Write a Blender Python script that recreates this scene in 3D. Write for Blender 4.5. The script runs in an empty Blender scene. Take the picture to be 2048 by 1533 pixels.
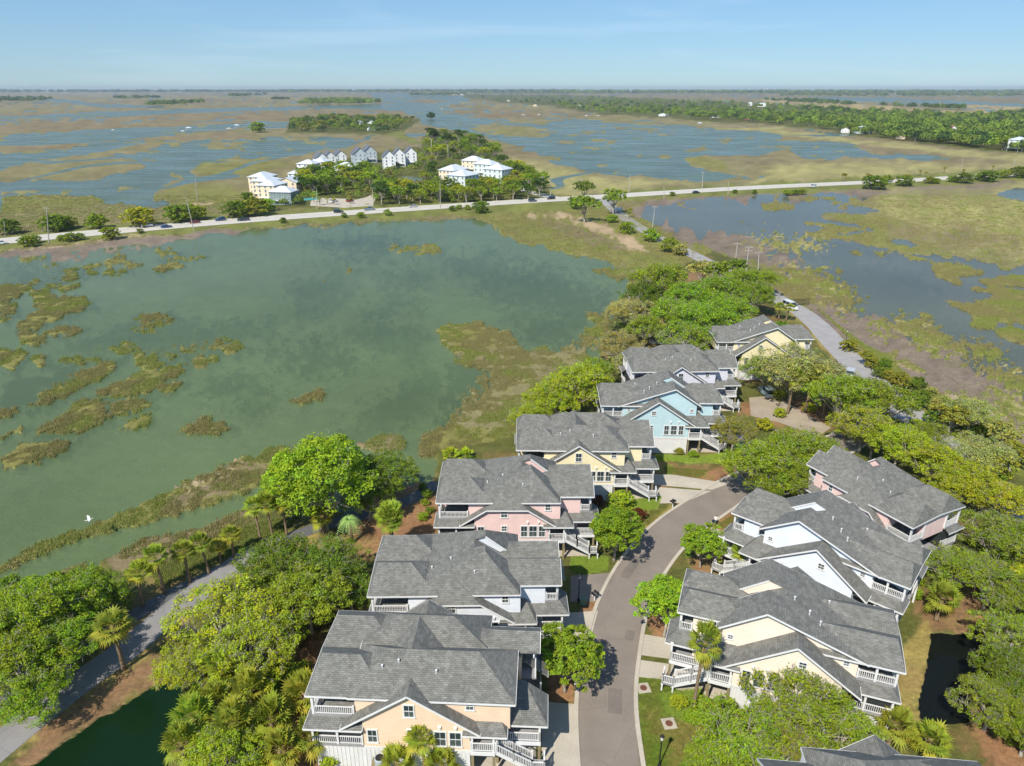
import bpy, bmesh, math, random
import numpy as np
from mathutils import Vector, Matrix
R = math.radians
scene = bpy.context.scene
# ------------------------------------------------------------------ camera, sky, sun, exposure
FPX, CAMH = 1420.0, 57.0
PITCH = math.atan((766.5 - 177) / FPX)
SP, CP = math.sin(PITCH), math.cos(PITCH)
cam = bpy.data.cameras.new('camera'); cam_o = bpy.data.objects.new('camera', cam)
scene.collection.objects.link(cam_o)
cam.sensor_width = 36.0; cam.lens = 36.0 * FPX / 2048.0
cam.clip_start = 0.5; cam.clip_end = 60000
cam_o.location = (0, 0, CAMH); cam_o.rotation_euler = (math.pi/2 - PITCH, 0, 0)
scene.camera = cam_o
SUN_EL, SHX, SHY = R(48), 0.506, 0.863            # shadows run to +x +y
world = bpy.data.worlds.new('World'); scene.world = world; world.use_nodes = True
wn = world.node_tree.nodes; wl = world.node_tree.links
sky = wn.new('ShaderNodeTexSky'); sky.sky_type = 'NISHITA'; sky.sun_disc = False
sky.sun_elevation = SUN_EL; sky.sun_rotation = math.atan2(-SHX, -SHY)
sky.altitude = 0; sky.air_density = 1.0; sky.dust_density = 0.0; sky.ozone_density = 5.0
tint = wn.new('ShaderNodeMix'); tint.data_type = 'RGBA'; tint.blend_type = 'MULTIPLY'; tint.inputs[0].default_value = 1
tint.inputs[7].default_value = (0.63, 0.875, 1.12, 1)
gam = wn.new('ShaderNodeGamma'); gam.inputs[1].default_value = 0.62            # evens the sky out as thin high haze does
wl.new(sky.outputs[0], gam.inputs[0]); wl.new(gam.outputs[0], tint.inputs[6])
# faint high wisps
wtc = wn.new('ShaderNodeTexCoord'); wmp = wn.new('ShaderNodeMapping'); wmp.inputs['Scale'].default_value = (1.0, 1.0, 9.0); wmp.inputs['Rotation'].default_value = (0.12, 0.1, 0)
wnz = wn.new('ShaderNodeTexNoise'); wnz.inputs['Scale'].default_value = 2.4; wnz.inputs['Detail'].default_value = 7; wnz.inputs['Distortion'].default_value = 0.6
wmr = wn.new('ShaderNodeMapRange'); wmr.inputs[1].default_value = 0.52; wmr.inputs[2].default_value = 0.85; wmr.inputs[3].default_value = 0.0; wmr.inputs[4].default_value = 0.26
wl.new(wtc.outputs['Generated'], wmp.inputs[0]); wl.new(wmp.outputs[0], wnz.inputs['Vector']); wl.new(wnz.outputs[0], wmr.inputs[0])
wmx = wn.new('ShaderNodeMix'); wmx.data_type = 'RGBA'; wmx.inputs[7].default_value = (4.6, 5.2, 5.9, 1)
wl.new(wmr.outputs[0], wmx.inputs[0]); wl.new(tint.outputs[2], wmx.inputs[6])
wl.new(wmx.outputs[2], wn['Background'].inputs[0]); wn['Background'].inputs[1].default_value = 0.165
sun = bpy.data.lights.new('sun', 'SUN'); sun.energy = 4.2; sun.angle = R(0.53); sun.color = (1.0, 0.95, 0.87)
sun_o = bpy.data.objects.new('sun', sun); scene.collection.objects.link(sun_o)
_d = Vector((SHX*math.cos(SUN_EL), SHY*math.cos(SUN_EL), -math.sin(SUN_EL)))
sun_o.rotation_euler = _d.to_track_quat('-Z', 'Y').to_euler()
vs = scene.view_settings
vs.view_transform = 'Standard'; vs.look = 'None'; vs.exposure = 0.36; vs.gamma = 1.0; vs.use_curve_mapping = False
scene.cycles.max_bounces = 5; scene.cycles.diffuse_bounces = 2; scene.cycles.glossy_bounces = 2; scene.cycles.adaptive_threshold = 0.02; scene.cycles.transparent_max_bounces = 12
scene.cycles.caustics_reflective = False; scene.cycles.caustics_refractive = False
scene.cycles.volume_bounces = 0

# ------------------------------------------------------------------ helpers
def at(x, y, z=0.0):
    """photo pixel -> world point on the level z"""
    u = (x-1024)/FPX; v = (y-766.5)/FPX
    t = (z-CAMH)/(-SP - v*CP)
    return Vector((u*t, (CP - v*SP)*t, z))
def pxm(p):
    """photo pixels per metre at a world point"""
    return FPX/(p[1]*CP + (CAMH-p[2])*SP)
def lin(r, g, b):
    return tuple(((c/255+0.055)/1.055)**2.4 if c > 10 else c/3294.6 for c in (r, g, b))
COL = scene.collection.objects
def obj(name, me, mat=None, parent=None):
    o = bpy.data.objects.new(name, me); COL.link(o)
    if mat is not None and me is not None and not me.materials:
        for m in (mat if isinstance(mat, (list, tuple)) else [mat]): me.materials.append(m)
    if parent is not None: o.parent = parent
    return o
def tag(o, label=None, cat=None, group=None, kind=None):
    if label: o['label'] = label
    if cat: o['category'] = cat
    if group: o['group'] = group
    if kind: o['kind'] = kind
    return o
def empty(name, loc=(0, 0, 0), rz=0.0, label=None, cat=None, group=None):
    o = bpy.data.objects.new(name, None); COL.link(o)
    o.location = loc; o.rotation_euler = (0, 0, rz)
    return tag(o, label, cat, group)
def copy_tree(o, parent=None):
    c = o.copy(); COL.link(c); c.parent = parent
    for ch in o.children: copy_tree(ch, c)
    return c
class MB:
    """collects polygons; build() links them as one mesh object"""
    def __init__(s): s.v = []; s.f = []; s.uv = None; s.mi = []
    def poly(s, pts, m=0):
        n = len(s.v); s.v.extend([tuple(p) for p in pts]); s.f.append(tuple(range(n, n+len(pts)))); s.mi.append(m)
    def box(s, x0, x1, y0, y1, z0, z1, m=0):
        n = len(s.v)
        s.v += [(x0,y0,z0),(x1,y0,z0),(x1,y1,z0),(x0,y1,z0),(x0,y0,z1),(x1,y0,z1),(x1,y1,z1),(x0,y1,z1)]
        for q in ((3,2,1,0),(4,5,6,7),(0,1,5,4),(1,2,6,5),(2,3,7,6),(3,0,4,7)):
            s.f.append(tuple(n+i for i in q)); s.mi.append(m)
    def bar(s, a, b, w, h, m=0, up=(0, 0, 1)):
        """a box from a to b, w wide and h high"""
        a = Vector(a); b = Vector(b); d = (b-a)
        if d.length < 1e-6: return
        d.normalize(); u = Vector(up)
        if abs(d.dot(u)) > 0.98: u = Vector((0, 1, 0))
        r = d.cross(u).normalized(); u = r.cross(d).normalized()
        n = len(s.v)
        for p in (a, b):
            for i, j in ((-1,-1),(1,-1),(1,1),(-1,1)):
                s.v.append(tuple(p + r*(i*w/2) + u*(j*h/2)))
        for q in ((0,1,2,3),(7,6,5,4),(0,4,5,1),(1,5,6,2),(2,6,7,3),(3,7,4,0)):
            s.f.append(tuple(n+i for i in q)); s.mi.append(m)
    def tube(s, pts, rad, k=6, m=0, cap=True):
        n0 = len(s.v); P = [Vector(p) for p in pts]
        for i, p in enumerate(P):
            d = (P[min(i+1, len(P)-1)] - P[max(i-1, 0)])
            d = d.normalized() if d.length > 1e-9 else Vector((0, 0, 1))
            a = d.cross(Vector((1, 0, 0)) if abs(d.x) < 0.9 else Vector((0, 1, 0))).normalized(); b = d.cross(a)
            r = rad[i] if isinstance(rad, (list, tuple)) else rad
            for j in range(k):
                t = 2*math.pi*j/k
                s.v.append(tuple(p + a*(r*math.cos(t)) + b*(r*math.sin(t))))
        for i in range(len(P)-1):
            for j in range(k):
                s.f.append((n0+i*k+j, n0+i*k+(j+1) % k, n0+(i+1)*k+(j+1) % k, n0+(i+1)*k+j)); s.mi.append(m)
        if cap:
            s.f.append(tuple(n0+j for j in range(k))[::-1]); s.mi.append(m)
            s.f.append(tuple(n0+(len(P)-1)*k+j for j in range(k))); s.mi.append(m)
    def lathe(s, prof, cx=0, cy=0, k=12, m=0):
        n0 = len(s.v)
        for r, z in prof:
            for j in range(k):
                t = 2*math.pi*j/k; s.v.append((cx+r*math.cos(t), cy+r*math.sin(t), z))
        for i in range(len(prof)-1):
            for j in range(k):
                s.f.append((n0+i*k+j, n0+i*k+(j+1) % k, n0+(i+1)*k+(j+1) % k, n0+(i+1)*k+j)); s.mi.append(m)
        s.f.append(tuple(n0+j for j in range(k))[::-1]); s.mi.append(m)
        s.f.append(tuple(n0+(len(prof)-1)*k+j for j in range(k))); s.mi.append(m)
    def mesh(s, name, mats, smooth=False):
        me = bpy.data.meshes.new(name); me.from_pydata(s.v, [], s.f)
        for m in (mats if isinstance(mats, (list, tuple)) else [mats]): me.materials.append(m)
        if len(me.materials) > 1: me.polygons.foreach_set('material_index', s.mi)
        if smooth: me.polygons.foreach_set('use_smooth', [True]*len(s.f))
        me.update(); return me
    def build(s, name, mats, parent=None, smooth=False):
        return obj(name, s.mesh(name, mats, smooth), None, parent)

# ------------------------------------------------------------------ materials
def new_mat(name):
    m = bpy.data.materials.new(name); m.use_nodes = True
    nt = m.node_tree; return m, nt.nodes, nt.links, nt.nodes['Principled BSDF']
def nnode(n, t, **k):
    x = n.new(t)
    for a, b in k.items(): setattr(x, a, b)
    return x
MATS = {}
def mat(name, col, rough=0.7, var=0.12, scale=1.5, metal=0.0, bump=0.0, spec=0.3, coords='Object'):
    """plain surface with two scales of procedural colour variation"""
    if name in MATS: return MATS[name]
    m, n, l, b = new_mat(name)
    tc = n.new('ShaderNodeTexCoord')
    n1 = nnode(n, 'ShaderNodeTexNoise'); n1.inputs['Scale'].default_value = scale; n1.inputs['Detail'].default_value = 6
    l.new(tc.outputs[coords], n1.inputs['Vector'])
    mr = nnode(n, 'ShaderNodeMapRange'); mr.inputs[1].default_value = 0.3; mr.inputs[2].default_value = 0.7
    mr.inputs[3].default_value = 1-var; mr.inputs[4].default_value = 1+var
    l.new(n1.outputs[0], mr.inputs[0])
    mx = nnode(n, 'ShaderNodeMix', data_type='RGBA', blend_type='MULTIPLY'); mx.inputs[0].default_value = 1
    mx.inputs[6].default_value = (*col, 1); l.new(mr.outputs[0], mx.inputs[7])
    l.new(mx.outputs[2], b.inputs['Base Color'])
    b.inputs['Roughness'].default_value = rough; b.inputs['Metallic'].default_value = metal
    b.inputs['Specular IOR Level'].default_value = spec
    if bump:
        bp = nnode(n, 'ShaderNodeBump'); bp.inputs['Strength'].default_value = bump; bp.inputs['Distance'].default_value = 0.05
        l.new(n1.outputs[0], bp.inputs['Height']); l.new(bp.outputs[0], b.inputs['Normal'])
    MATS[name] = m; return m
# ------------------------------------------------------------------ terrain: marsh, mud, banks and land as one height field
def hash2(ix, iy, s):
    h = (ix.astype(np.int64)*374761393 + iy.astype(np.int64)*668265263 + s*1274126177) & 0x7fffffff
    h = ((h ^ (h >> 13))*1274126177) & 0x7fffffff
    return ((h ^ (h >> 16)) & 0xffff)/65535.0
def vnoise(x, y, s=0):
    ix = np.floor(x); iy = np.floor(y); fx = x-ix; fy = y-iy
    fx = fx*fx*(3-2*fx); fy = fy*fy*(3-2*fy)
    a = hash2(ix, iy, s); b = hash2(ix+1, iy, s); c = hash2(ix, iy+1, s); d = hash2(ix+1, iy+1, s)
    return (a*(1-fx)+b*fx)*(1-fy)+(c*(1-fx)+d*fx)*fy
def fbm(x, y, o=4, s=0):
    r = 0; a = 0.5; t = 0
    for i in range(o):
        r = r + a*vnoise(x, y, s+i); t += a; x = x*2.03+17.1; y = y*2.03+5.7; a *= 0.5
    return r/t - 0.5
def sdist(px, py, poly):
    """signed distance (positive inside) of points to a polygon"""
    P = np.array(poly, float); n = len(P)
    d2 = np.full(px.shape, 1e18); ins = np.zeros(px.shape, bool)
    for i in range(n):
        x0, y0 = P[i]; x1, y1 = P[(i+1) % n]
        dx, dy = x1-x0, y1-y0
        t = np.clip(((px-x0)*dx+(py-y0)*dy)/(dx*dx+dy*dy+1e-12), 0, 1)
        d2 = np.minimum(d2, (px-x0-t*dx)**2+(py-y0-t*dy)**2)
        c = ((y0 > py) != (y1 > py))
        if dy != 0: ins ^= c & (px < (dx)*(py-y0)/dy+x0)
    return np.where(ins, 1, -1)*np.sqrt(d2)
# colours of the ground kinds (as they are in even light)
C = {k: np.array(lin(*v)) for k, v in dict(
    bed=(114,126,82), weed=(42,50,34), weedbed=(70,82,52), marsh=(130,122,84), mbrown=(128,114,84), mgreen=(124,120,66), mlight=(154,146,94), mud=(126,112,96), mudbed=(120,106,94),
    sand=(172,150,116), wrack=(172,152,122), land=(92,94,46), straw=(144,108,76), lawn=(98,128,36), dry=(150,134,76), bright=(126,150,58),
    dirt=(132,104,74), bank=(118,120,60), gold=(160,142,98), pave=(188,180,166), green=(96,116,44)).items()}
HT = dict(bed=-0.9, weed=-0.5, weedbed=-0.6, marsh=-0.08, mbrown=-0.08, mgreen=-0.06, mlight=-0.05, mud=-0.19, mudbed=-0.62, sand=-0.02, wrack=0.03, land=0.0, straw=0.0,
          lawn=0.0, dry=0.0, bright=0.0, dirt=0.0, bank=-0.01, gold=-0.05, pave=0.0, green=0.0)
G = []          # (kind, soft px, noise px, noise scale px, polygon)
def g(kind, pts, soft=2.0, na=6.0, ns=26.0): G.append((kind, soft, na, ns, pts))
# --- far water
g('bed', [(0,235),(250,222),(520,215),(700,211),(850,206),(880,212),(905,218),(862,236),(835,233),(800,222),(700,217),(520,221),(250,232),(0,239)], 1, 2, 40)
g('bed', [(735,187),(850,186),(930,194),(945,200),(885,213),(800,206),(758,200)], 1, 2, 30)
g('mbrown', [(798,202),(850,198),(905,202),(860,208)], 1, 2, 20)
g('bed', [(-900,322),(0,270),(230,258),(480,247),(580,242),(580,256),(480,259),(420,263),(300,276),(150,286),(0,293),(-900,350)], 1.2, 3, 40)
g('bed', [(60,194),(200,207),(330,214),(330,216),(180,211),(60,198)], 1, 2, 30)
g('bed', [(1620,194),(1780,197),(2010,207),(2400,222),(2400,228),(2010,213),(1800,206),(1640,199)], 0.8, 1, 30)
g('bed', [(340,281),(450,283),(520,279),(560,275),(640,273),(705,281),(700,291),(650,301),(560,311),(470,321),(430,328),(380,341),(388,352),(332,366),(302,385),(305,397),(345,405),(280,413),(212,412),(200,396),(110,397),(30,412),(0,427),(-500,470),(-500,420),(0,366),(100,363),(190,360),(245,346),(290,332),(255,318),(232,311),(300,301),(332,290),(300,284),(200,301),(150,311),(80,319),(0,336),(-500,380),(-500,350),(0,306),(100,300),(200,284),(290,281)], 1.5, 5, 45)
g('bed', [(1000,240),(1100,242),(1180,242),(1290,249),(1400,254),(1480,258),(1555,268),(1562,277),(1640,285),(1705,287),(1722,298),(1762,312),(1860,312),(1935,320),(1860,322),(1790,318),(1740,315),(1690,312),(1660,321),(1605,318),(1580,300),(1500,310),(1430,311),(1370,318),(1382,331),(1420,345),(1500,355),(1572,356),(1480,351),(1430,361),(1330,357),(1240,352),(1182,341),(1112,325),(1072,302),(1010,285),(950,268),(900,262),(855,250),(838,236),(870,228),(920,226),(960,236)], 1.5, 5, 40)
for q in ([(990,243),(1060,238),(1110,240),(1100,247),(1030,249)], [(930,255),(990,246),(1060,252),(1115,262),(1080,276),(1000,270),(960,266)], [(1085,282),(1130,280),(1162,283),(1130,288)],
          [(1155,290),(1200,292),(1220,296),(1180,297)], [(1290,262),(1340,266),(1372,268),(1335,274),(1300,268)], [(1425,280),(1450,275),(1470,278),(1440,283)], [(1355,300),(1400,295),(1430,302),(1380,304)],
          [(1150,325),(1190,327),(1240,330),(1200,331)], [(1300,314),(1330,310),(1350,315),(1320,319)], [(1190,252),(1290,256),(1360,259),(1300,261),(1220,258)], [(1120,260),(1180,262),(1250,263),(1180,266)],
          [(1260,312),(1285,309),(1280,313)], [(1205,285),(1230,280),(1236,287),(1215,290)], [(1500,292),(1560,291),(1640,296),(1560,298)], [(1510,276),(1600,279),(1680,284),(1590,283)],
          [(390,290),(430,283),(480,285),(470,293),(420,295)], [(200,370),(260,376),(300,376),(250,382)], [(400,365),(430,352),(455,357),(430,362)], [(220,376),(260,372),(255,384),(232,384)], [(0,384),(50,380),(100,381),(50,390),(0,392)],
          [(560,277),(600,274),(640,276),(590,283)], [(500,280),(520,277),(530,283)], [(620,285),(660,284),(650,292)], [(340,360),(352,356),(362,361)], [(170,376),(200,374),(210,379)]):
    g('marsh', q, 1, 3, 18)
g('mgreen', [(975,262),(1030,256),(1060,262),(1010,268)], 2, 3, 20)
g('mgreen', [(0,395),(60,388),(190,388),(215,400),(140,418),(0,425)], 6, 6, 30)
g('mgreen', [(310,392),(345,372),(470,372),(500,400),(400,412),(330,404)], 8, 6, 40)
g('mgreen', [(380,332),(440,325),(560,318),(600,330),(480,350),(400,352)], 8, 6, 40)
g('mlight', [(1560,330),(1700,325),(2048,330),(2048,345),(1700,360),(1500,368)], 12, 12, 60)
g('mlight', [(1430,258),(1560,258),(1720,280),(2048,312),(2048,325),(1850,305),(1700,285),(1560,268)], 3, 4, 50)
g('mgreen', [(1370,320),(1400,312),(1440,322),(1460,345),(1420,342)], 5, 5, 30)
g('mlight', [(1080,380),(1060,350),(1030,320),(1100,330),(1200,358),(1400,366),(1330,372),(1150,388)], 10, 10, 50)
g('gold', [(1520,199),(1660,206),(1800,214),(1960,226),(1900,234),(1760,228),(1640,216),(1520,206)], 1, 2, 40)
g('gold', [(1850,207),(2048,214),(2048,222),(1960,224)], 1, 2, 40)
g('mbrown', [(0,240),(250,234),(520,223),(700,219),(790,224),(700,232),(575,240),(480,245),(230,256),(0,268)], 3, 5, 40)
g('mbrown', [(0,293),(150,287),(300,277),(420,266),(580,257),(640,262),(560,272),(450,281),(330,280),(200,283),(100,298),(0,305)], 2, 5, 40)
g('marsh', [(430,255),(470,258),(575,262),(640,268),(560,270),(470,268)], 2, 4, 30)
# --- the right basin
g('mud', [(1262,418),(1300,402),(1400,393),(1600,386),(1760,379),(1900,370),(2048,360),(2400,340),(2400,1200),(2048,930),(1990,860),(1900,800),(1800,745),(1690,700),(1600,650),(1540,590),(1480,520),(1420,505),(1330,475),(1290,452)], 2, 5, 30)
g('mudbed', [(1308,416),(1345,404),(1400,400),(1500,397),(1600,395),(1690,393),(1760,402),(2048,400),(2048,560),(2600,640),(2600,1000),(2048,805),(2000,752),(1920,706),(1830,656),(1780,626),(1690,570),(1640,536),(1590,506),(1530,480),(1460,463),(1400,456),(1340,446),(1302,432)], 16, 22, 40)
g('mud', [(1480,500),(1560,560),(1640,640),(1760,700),(1880,770),(2000,840),(2048,880),(2100,960),(1990,860),(1900,800),(1800,745),(1690,700),(1600,650),(1540,590)], 16, 24, 30)
g('weed', [(1560,500),(1700,500),(1860,560),(1900,620),(1960,660),(2048,700),(2048,740),(1900,680),(1760,640),(1680,590)], 10, 40, 14)
g('marsh', [(1745,392),(1850,380),(2048,364),(2600,340),(2600,600),(2048,532),(2010,536),(1960,521),(1900,513),(1830,506),(1775,496),(1700,487),(1655,477),(1690,471),(1748,461),(1725,451),(1680,447),(1640,438),(1640,430),(1700,428),(1770,420),(1690,412),(1700,402)], 2.5, 8, 30)
g('mlight', [(1760,400),(1900,385),(2048,375),(2600,360),(2600,560),(2048,520),(1900,480),(1780,440)], 16, 14, 60)
g('mgreen', [(1640,432),(1760,428),(1800,445),(1770,470),(1900,508),(1830,503),(1700,484),(1660,476),(1750,461),(1690,447)], 5, 6, 24)
g('mbrown', [(1780,450),(1950,450),(2040,480),(2040,500),(1880,490),(1790,470)], 20, 20, 60)
g('bed', [(1780,480),(1800,477),(1840,488),(1835,492),(1795,487)], 1.5, 3, 14)
g('bed', [(1990,385),(2030,378),(2080,376),(2080,402),(2020,398)], 2, 3, 20)
g('mgreen', [(1575,395),(1640,392),(1670,396),(1620,402)], 2, 5, 14)
for q in ([(1525,410),(1545,407),(1592,412),(1565,417),(1550,422),(1528,421)], [(1606,443),(1640,446),(1710,455),(1727,460),(1690,469),(1655,475),(1662,485),(1640,481),(1612,468),(1660,462),(1622,451)],
          [(1858,525),(1900,522),(1958,534),(1974,546),(1930,551),(1906,550),(1922,566),(1870,551)], [(1958,560),(2000,552),(2100,553),(2100,578),(1990,573)],
          [(1938,577),(1990,576),(2100,578),(2100,650),(2000,642),(1960,622),(1953,600),(1990,592)], [(1892,600),(1940,608),(1992,620),(1996,632),(1960,640)], [(1945,632),(1990,634),(2000,646),(1985,657),(1945,650)],
          [(1982,650),(2020,654),(2100,690),(2100,715),(2010,676)], [(1690,502),(1730,508),(1720,512)], [(1808,508),(1880,520),(1860,522),(1820,516)], [(1735,500),(1790,503),(1760,510)]):
    g('mgreen', q, 1.6, 5, 16)
for q in ([(1755,650),(1850,643),(1905,690),(1870,700),(1800,672)], [(1570,530),(1640,540),(1710,600),(1690,622),(1640,596),(1570,552)], [(1960,738),(2010,733),(2060,765),(2060,790),(1990,760)], [(1500,470),(1580,478),(1640,490),(1600,500),(1530,490)], [(1900,690),(1960,690),(1990,705),(1930,705)], [(1990,780),(2060,800),(2060,850),(2020,830)]):
    g('mlight' if sum(a[0] for a in q) % 2 < 1 else 'mgreen', q, 4, 34, 6)
g('mgreen', [(1318,462),(1420,500),(1452,520),(1530,530),(1592,560),(1640,592),(1640,612),(1580,592),(1530,562),(1450,545),(1400,508)], 5, 20, 10)
g('mgreen', [(1670,676),(1720,700),(1790,706),(1780,714),(1700,700)], 2, 8, 16)
# --- the lagoon left of the houses
g('bed', [(-700,600),(0,507),(330,474),(560,455),(985,434),(1002,455),(1100,488),(1215,520),(1242,545),(1262,560),(1256,600),(1218,640),(1203,690),(1197,730),(1172,765),(1105,815),(1036,880),(1040,915),(872,962),(820,975),(700,1046),(620,1052),(480,1090),(300,1136),(170,1150),(0,1240),(-700,1600)], 1.5, 5, 30)
g('mud', [(-200,522),(0,503),(330,471),(480,458),(480,464),(330,484),(140,505),(0,520),(-200,540)], 3, 6, 30)
g('mud', [(0,516),(200,500),(330,488),(200,512),(60,528)], 6, 14, 26)
for q in ([(0,575),(35,572),(72,563),(75,572),(28,592),(0,604)], [(65,584),(95,580),(110,600),(170,600),(176,612),(100,640),(45,660),(38,648),(75,620)], [(0,612),(30,612),(30,624),(0,628)], [(0,634),(14,634),(0,642)],
          [(35,668),(70,665),(82,680),(50,684)], [(90,665),(130,654),(160,657),(130,668)], [(150,690),(230,668),(250,655),(290,650),(345,650),(320,672),(318,695),(350,702),(305,736),(280,730),(268,708),(220,698),(175,697)],
          [(272,633),(330,626),(352,645),(290,648)], [(350,690),(372,662),(415,672),(400,686),(455,676),(497,690),(462,706),(420,700),(375,698)], [(378,715),(425,710),(428,722),(395,735)],
          [(60,808),(100,770),(150,745),(215,724),(230,732),(205,748),(140,785),(90,803)], [(190,790),(220,770),(280,750),(350,736),(366,724),(370,742),(320,765),(295,790),(250,793),(210,798)], [(318,775),(350,763),(365,765),(330,785)],
          [(75,862),(120,835),(160,798),(200,802),(215,830),(180,858),(120,865)], [(215,806),(260,800),(298,810),(270,824),(230,826)], [(240,848),(270,834),(298,834),(285,850),(252,856)], [(358,858),(400,842),(440,850),(455,855),(430,868),(395,866)],
          [(0,925),(40,890),(90,882),(135,882),(118,902),(60,920),(10,932)], [(0,878),(42,855),(0,872)], [(0,705),(40,700),(50,712),(25,735),(0,728)], [(70,716),(90,710),(98,725),(75,728)], [(120,717),(160,711),(198,716),(150,722)],
          [(0,820),(35,812),(20,825),(0,833)], [(45,518),(85,516),(60,522)], [(90,534),(120,532),(105,540)], [(130,540),(180,530),(200,527),(170,540)], [(205,520),(235,514),(260,528),(215,532)], [(232,534),(290,532),(262,538)], [(172,544),(245,545),(230,549)],
          [(318,500),(350,504),(330,509)], [(322,516),(405,513),(380,520),(335,519)], [(312,533),(345,523),(365,526),(325,538)], [(98,570),(120,562),(124,572),(105,575)], [(115,558),(150,550),(162,555),(130,562)], [(97,548),(118,544),(105,554)], [(118,578),(150,572),(130,580)],
          [(715,0),(716,0),(715,1)], [(585,800),(645,784),(640,790),(600,806)], [(600,573),(650,558),(640,570),(612,584)], [(650,555),(700,543),(690,555)], [(1158,620),(1185,620),(1212,632),(1190,640)], [(1140,690),(1160,672),(1190,656),(1215,646),(1220,668),(1172,690)],
          [(770,490),(832,488),(882,500),(862,507),(805,500)], [(1178,535),(1230,536),(1262,548),(1240,556),(1205,545)], [(150,1136),(178,1120),(172,1144),(110,1158),(70,1165)]):
    cx_ = sum(a[0] for a in q)/len(q); cy_ = sum(a[1] for a in q)/len(q)
    g('weed', [(cx_+(a[0]-cx_)*1.22+6, cy_+(a[1]-cy_)*1.35) for a in q], 7, 12, 14)
    g('mgreen', q, 1.8, 9, 13)
g('weed', [(0,760),(60,745),(150,735),(140,752),(90,785),(30,815),(0,812)], 12, 20, 20)
for q in ([(130,690),(240,655),(380,640),(500,660),(420,680),(300,700)], [(0,545),(60,540),(110,548),(40,556)], [(455,662),(540,652),(510,664),(470,668)], [(480,820),(530,806),(510,830)], [(600,640),(700,570),(690,545),(590,562),(570,575)], [(740,612),(800,590),(835,598),(775,625),(730,640)], [(755,545),(850,548),(858,570),(780,560)],
          [(690,830),(800,770),(860,740),(880,780),(830,830),(740,870)], [(700,660),(760,640),(800,660),(860,680),(840,710),(760,700)], [(620,905),(700,850),(720,870),(640,915)], [(960,560),(1040,590),(1100,600),(1020,612)], [(870,520),(960,520),(1010,545),(920,535)], [(1020,620),(1090,618),(1060,635),(1010,640)]):
    g('weedbed', q, 26, 30, 30); g('weed', [(sum(a[0] for a in q)/len(q)+(b_[0]-sum(a[0] for a in q)/len(q))*.7, sum(a[1] for a in q)/len(q)+(b_[1]-sum(a[1] for a in q)/len(q))*.7) for b_ in q], 24, 40, 9)
for q in ([(960,520),(1100,545),(1205,590),(1150,640),(1050,600),(980,560)], [(560,700),(640,690),(700,720),(620,740)], [(420,760),(500,750),(520,775),(450,785)], [(640,480),(760,470),(800,490),(700,500)], [(1060,630),(1150,640),(1130,680),(1060,680)]): g('weedbed', q, 26, 34, 22); g('weed', q, 30, 60, 9)
g('marsh', [(868,655),(950,641),(1020,662),(1042,700),(1090,700),(1180,688),(1178,730),(1152,762),(1122,802),(1062,832),(1022,902),(930,928),(850,912),(834,885),(890,842),(922,790),(905,702)], 2, 12, 20)
g('weed', [(900,715),(955,735),(975,775),(925,800),(895,845),(870,850)], 10, 30, 10)
g('mgreen', [(880,660),(950,645),(1000,662),(990,690),(930,700),(905,690)], 6, 14, 16)
g('mgreen', [(840,885),(900,850),(1000,860),(1030,880),(930,920),(860,908)], 6, 14, 16)
g('mgreen', [(-300,1260),(0,1125),(120,1072),(250,1020),(330,985),(450,930),(545,898),(575,893),(600,900),(560,938),(480,985),(330,1036),(200,1062),(90,1106),(0,1142),(-300,1280)], 2, 7, 18)
g('mbrown', [(320,1005),(450,940),(540,905),(580,895),(560,930),(480,975),(360,1015)], 5, 10, 16)
g('wrack', [(350,975),(420,940),(470,922),(480,928),(440,945),(380,975)], 1.5, 10, 10)
g('mbrown', [(715,885),(760,868),(805,866),(805,892),(750,905)], 2, 6, 16)
# --- wedge of marsh by the junction
g('mgreen', [(950,428),(1200,402),(1295,440),(1375,500),(1410,520),(1345,545),(1272,562),(1215,547),(1230,540),(1258,532),(1150,506),(1070,490),(1000,470),(986,445)], 2, 8, 24)
g('mbrown', [(1085,438),(1160,450),(1230,478),(1270,498),(1200,492),(1120,466)], 4, 8, 18)
g('sand', [(1060,428),(1130,421),(1200,444),(1275,482),(1300,505),(1262,496),(1200,462),(1130,436),(1080,434)], 5, 9, 12)
# --- dry land
g('bank', [(-600,560),(0,500),(330,468),(560,450),(985,428),(1200,412),(1300,399),(1500,389),(1760,377),(2048,360),(2600,325),(2600,305),(2048,338),(1500,367),(1100,393),(800,405),(500,428),(0,468),(-600,525)], 2, 4, 24)
g('wrack', [(0,500),(60,494),(130,488),(200,478),(300,470),(260,474),(120,492),(0,504)], 1.5, 4, 12)
g('land', [(480,418),(495,405),(520,392),(590,345),(640,328),(700,318),(840,292),(850,268),(900,262),(950,280),(1010,318),(1070,352),(1112,388),(1100,400),(800,410),(560,422)], 2, 6, 24)
g('mlight', [(1000,320),(1030,318),(1100,362),(1130,385),(1110,390),(1070,352)], 3, 5, 24)
g('sand', [(380,408),(440,406),(470,409),(400,412)], 1, 2, 16)
g('mgreen', [(375,402),(470,400),(490,408),(400,408)], 2, 3, 20)
g('bed', [(745,372),(790,360),(830,352),(850,360),(800,372),(770,380)], 1.5, 3, 16)
g('land', [(572,264),(576,240),(700,230),(840,240),(832,250),(792,270),(650,268)], 1.5, 3, 20)
g('bank', [(770,268),(800,262),(820,275),(850,285),(830,290),(790,275)], 1.5, 3, 20)
g('land', [(925,196),(1000,204),(1100,213),(1200,230),(1290,233),(1420,243),(1550,251),(1640,259),(1720,273),(1800,283),(1900,293),(2000,304),(2048,306),(2700,330),(2700,215),(2048,218),(1930,232),(1760,223),(1650,216),(1500,206),(1300,198),(1100,190),(930,189)], 1, 3, 24)
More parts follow.
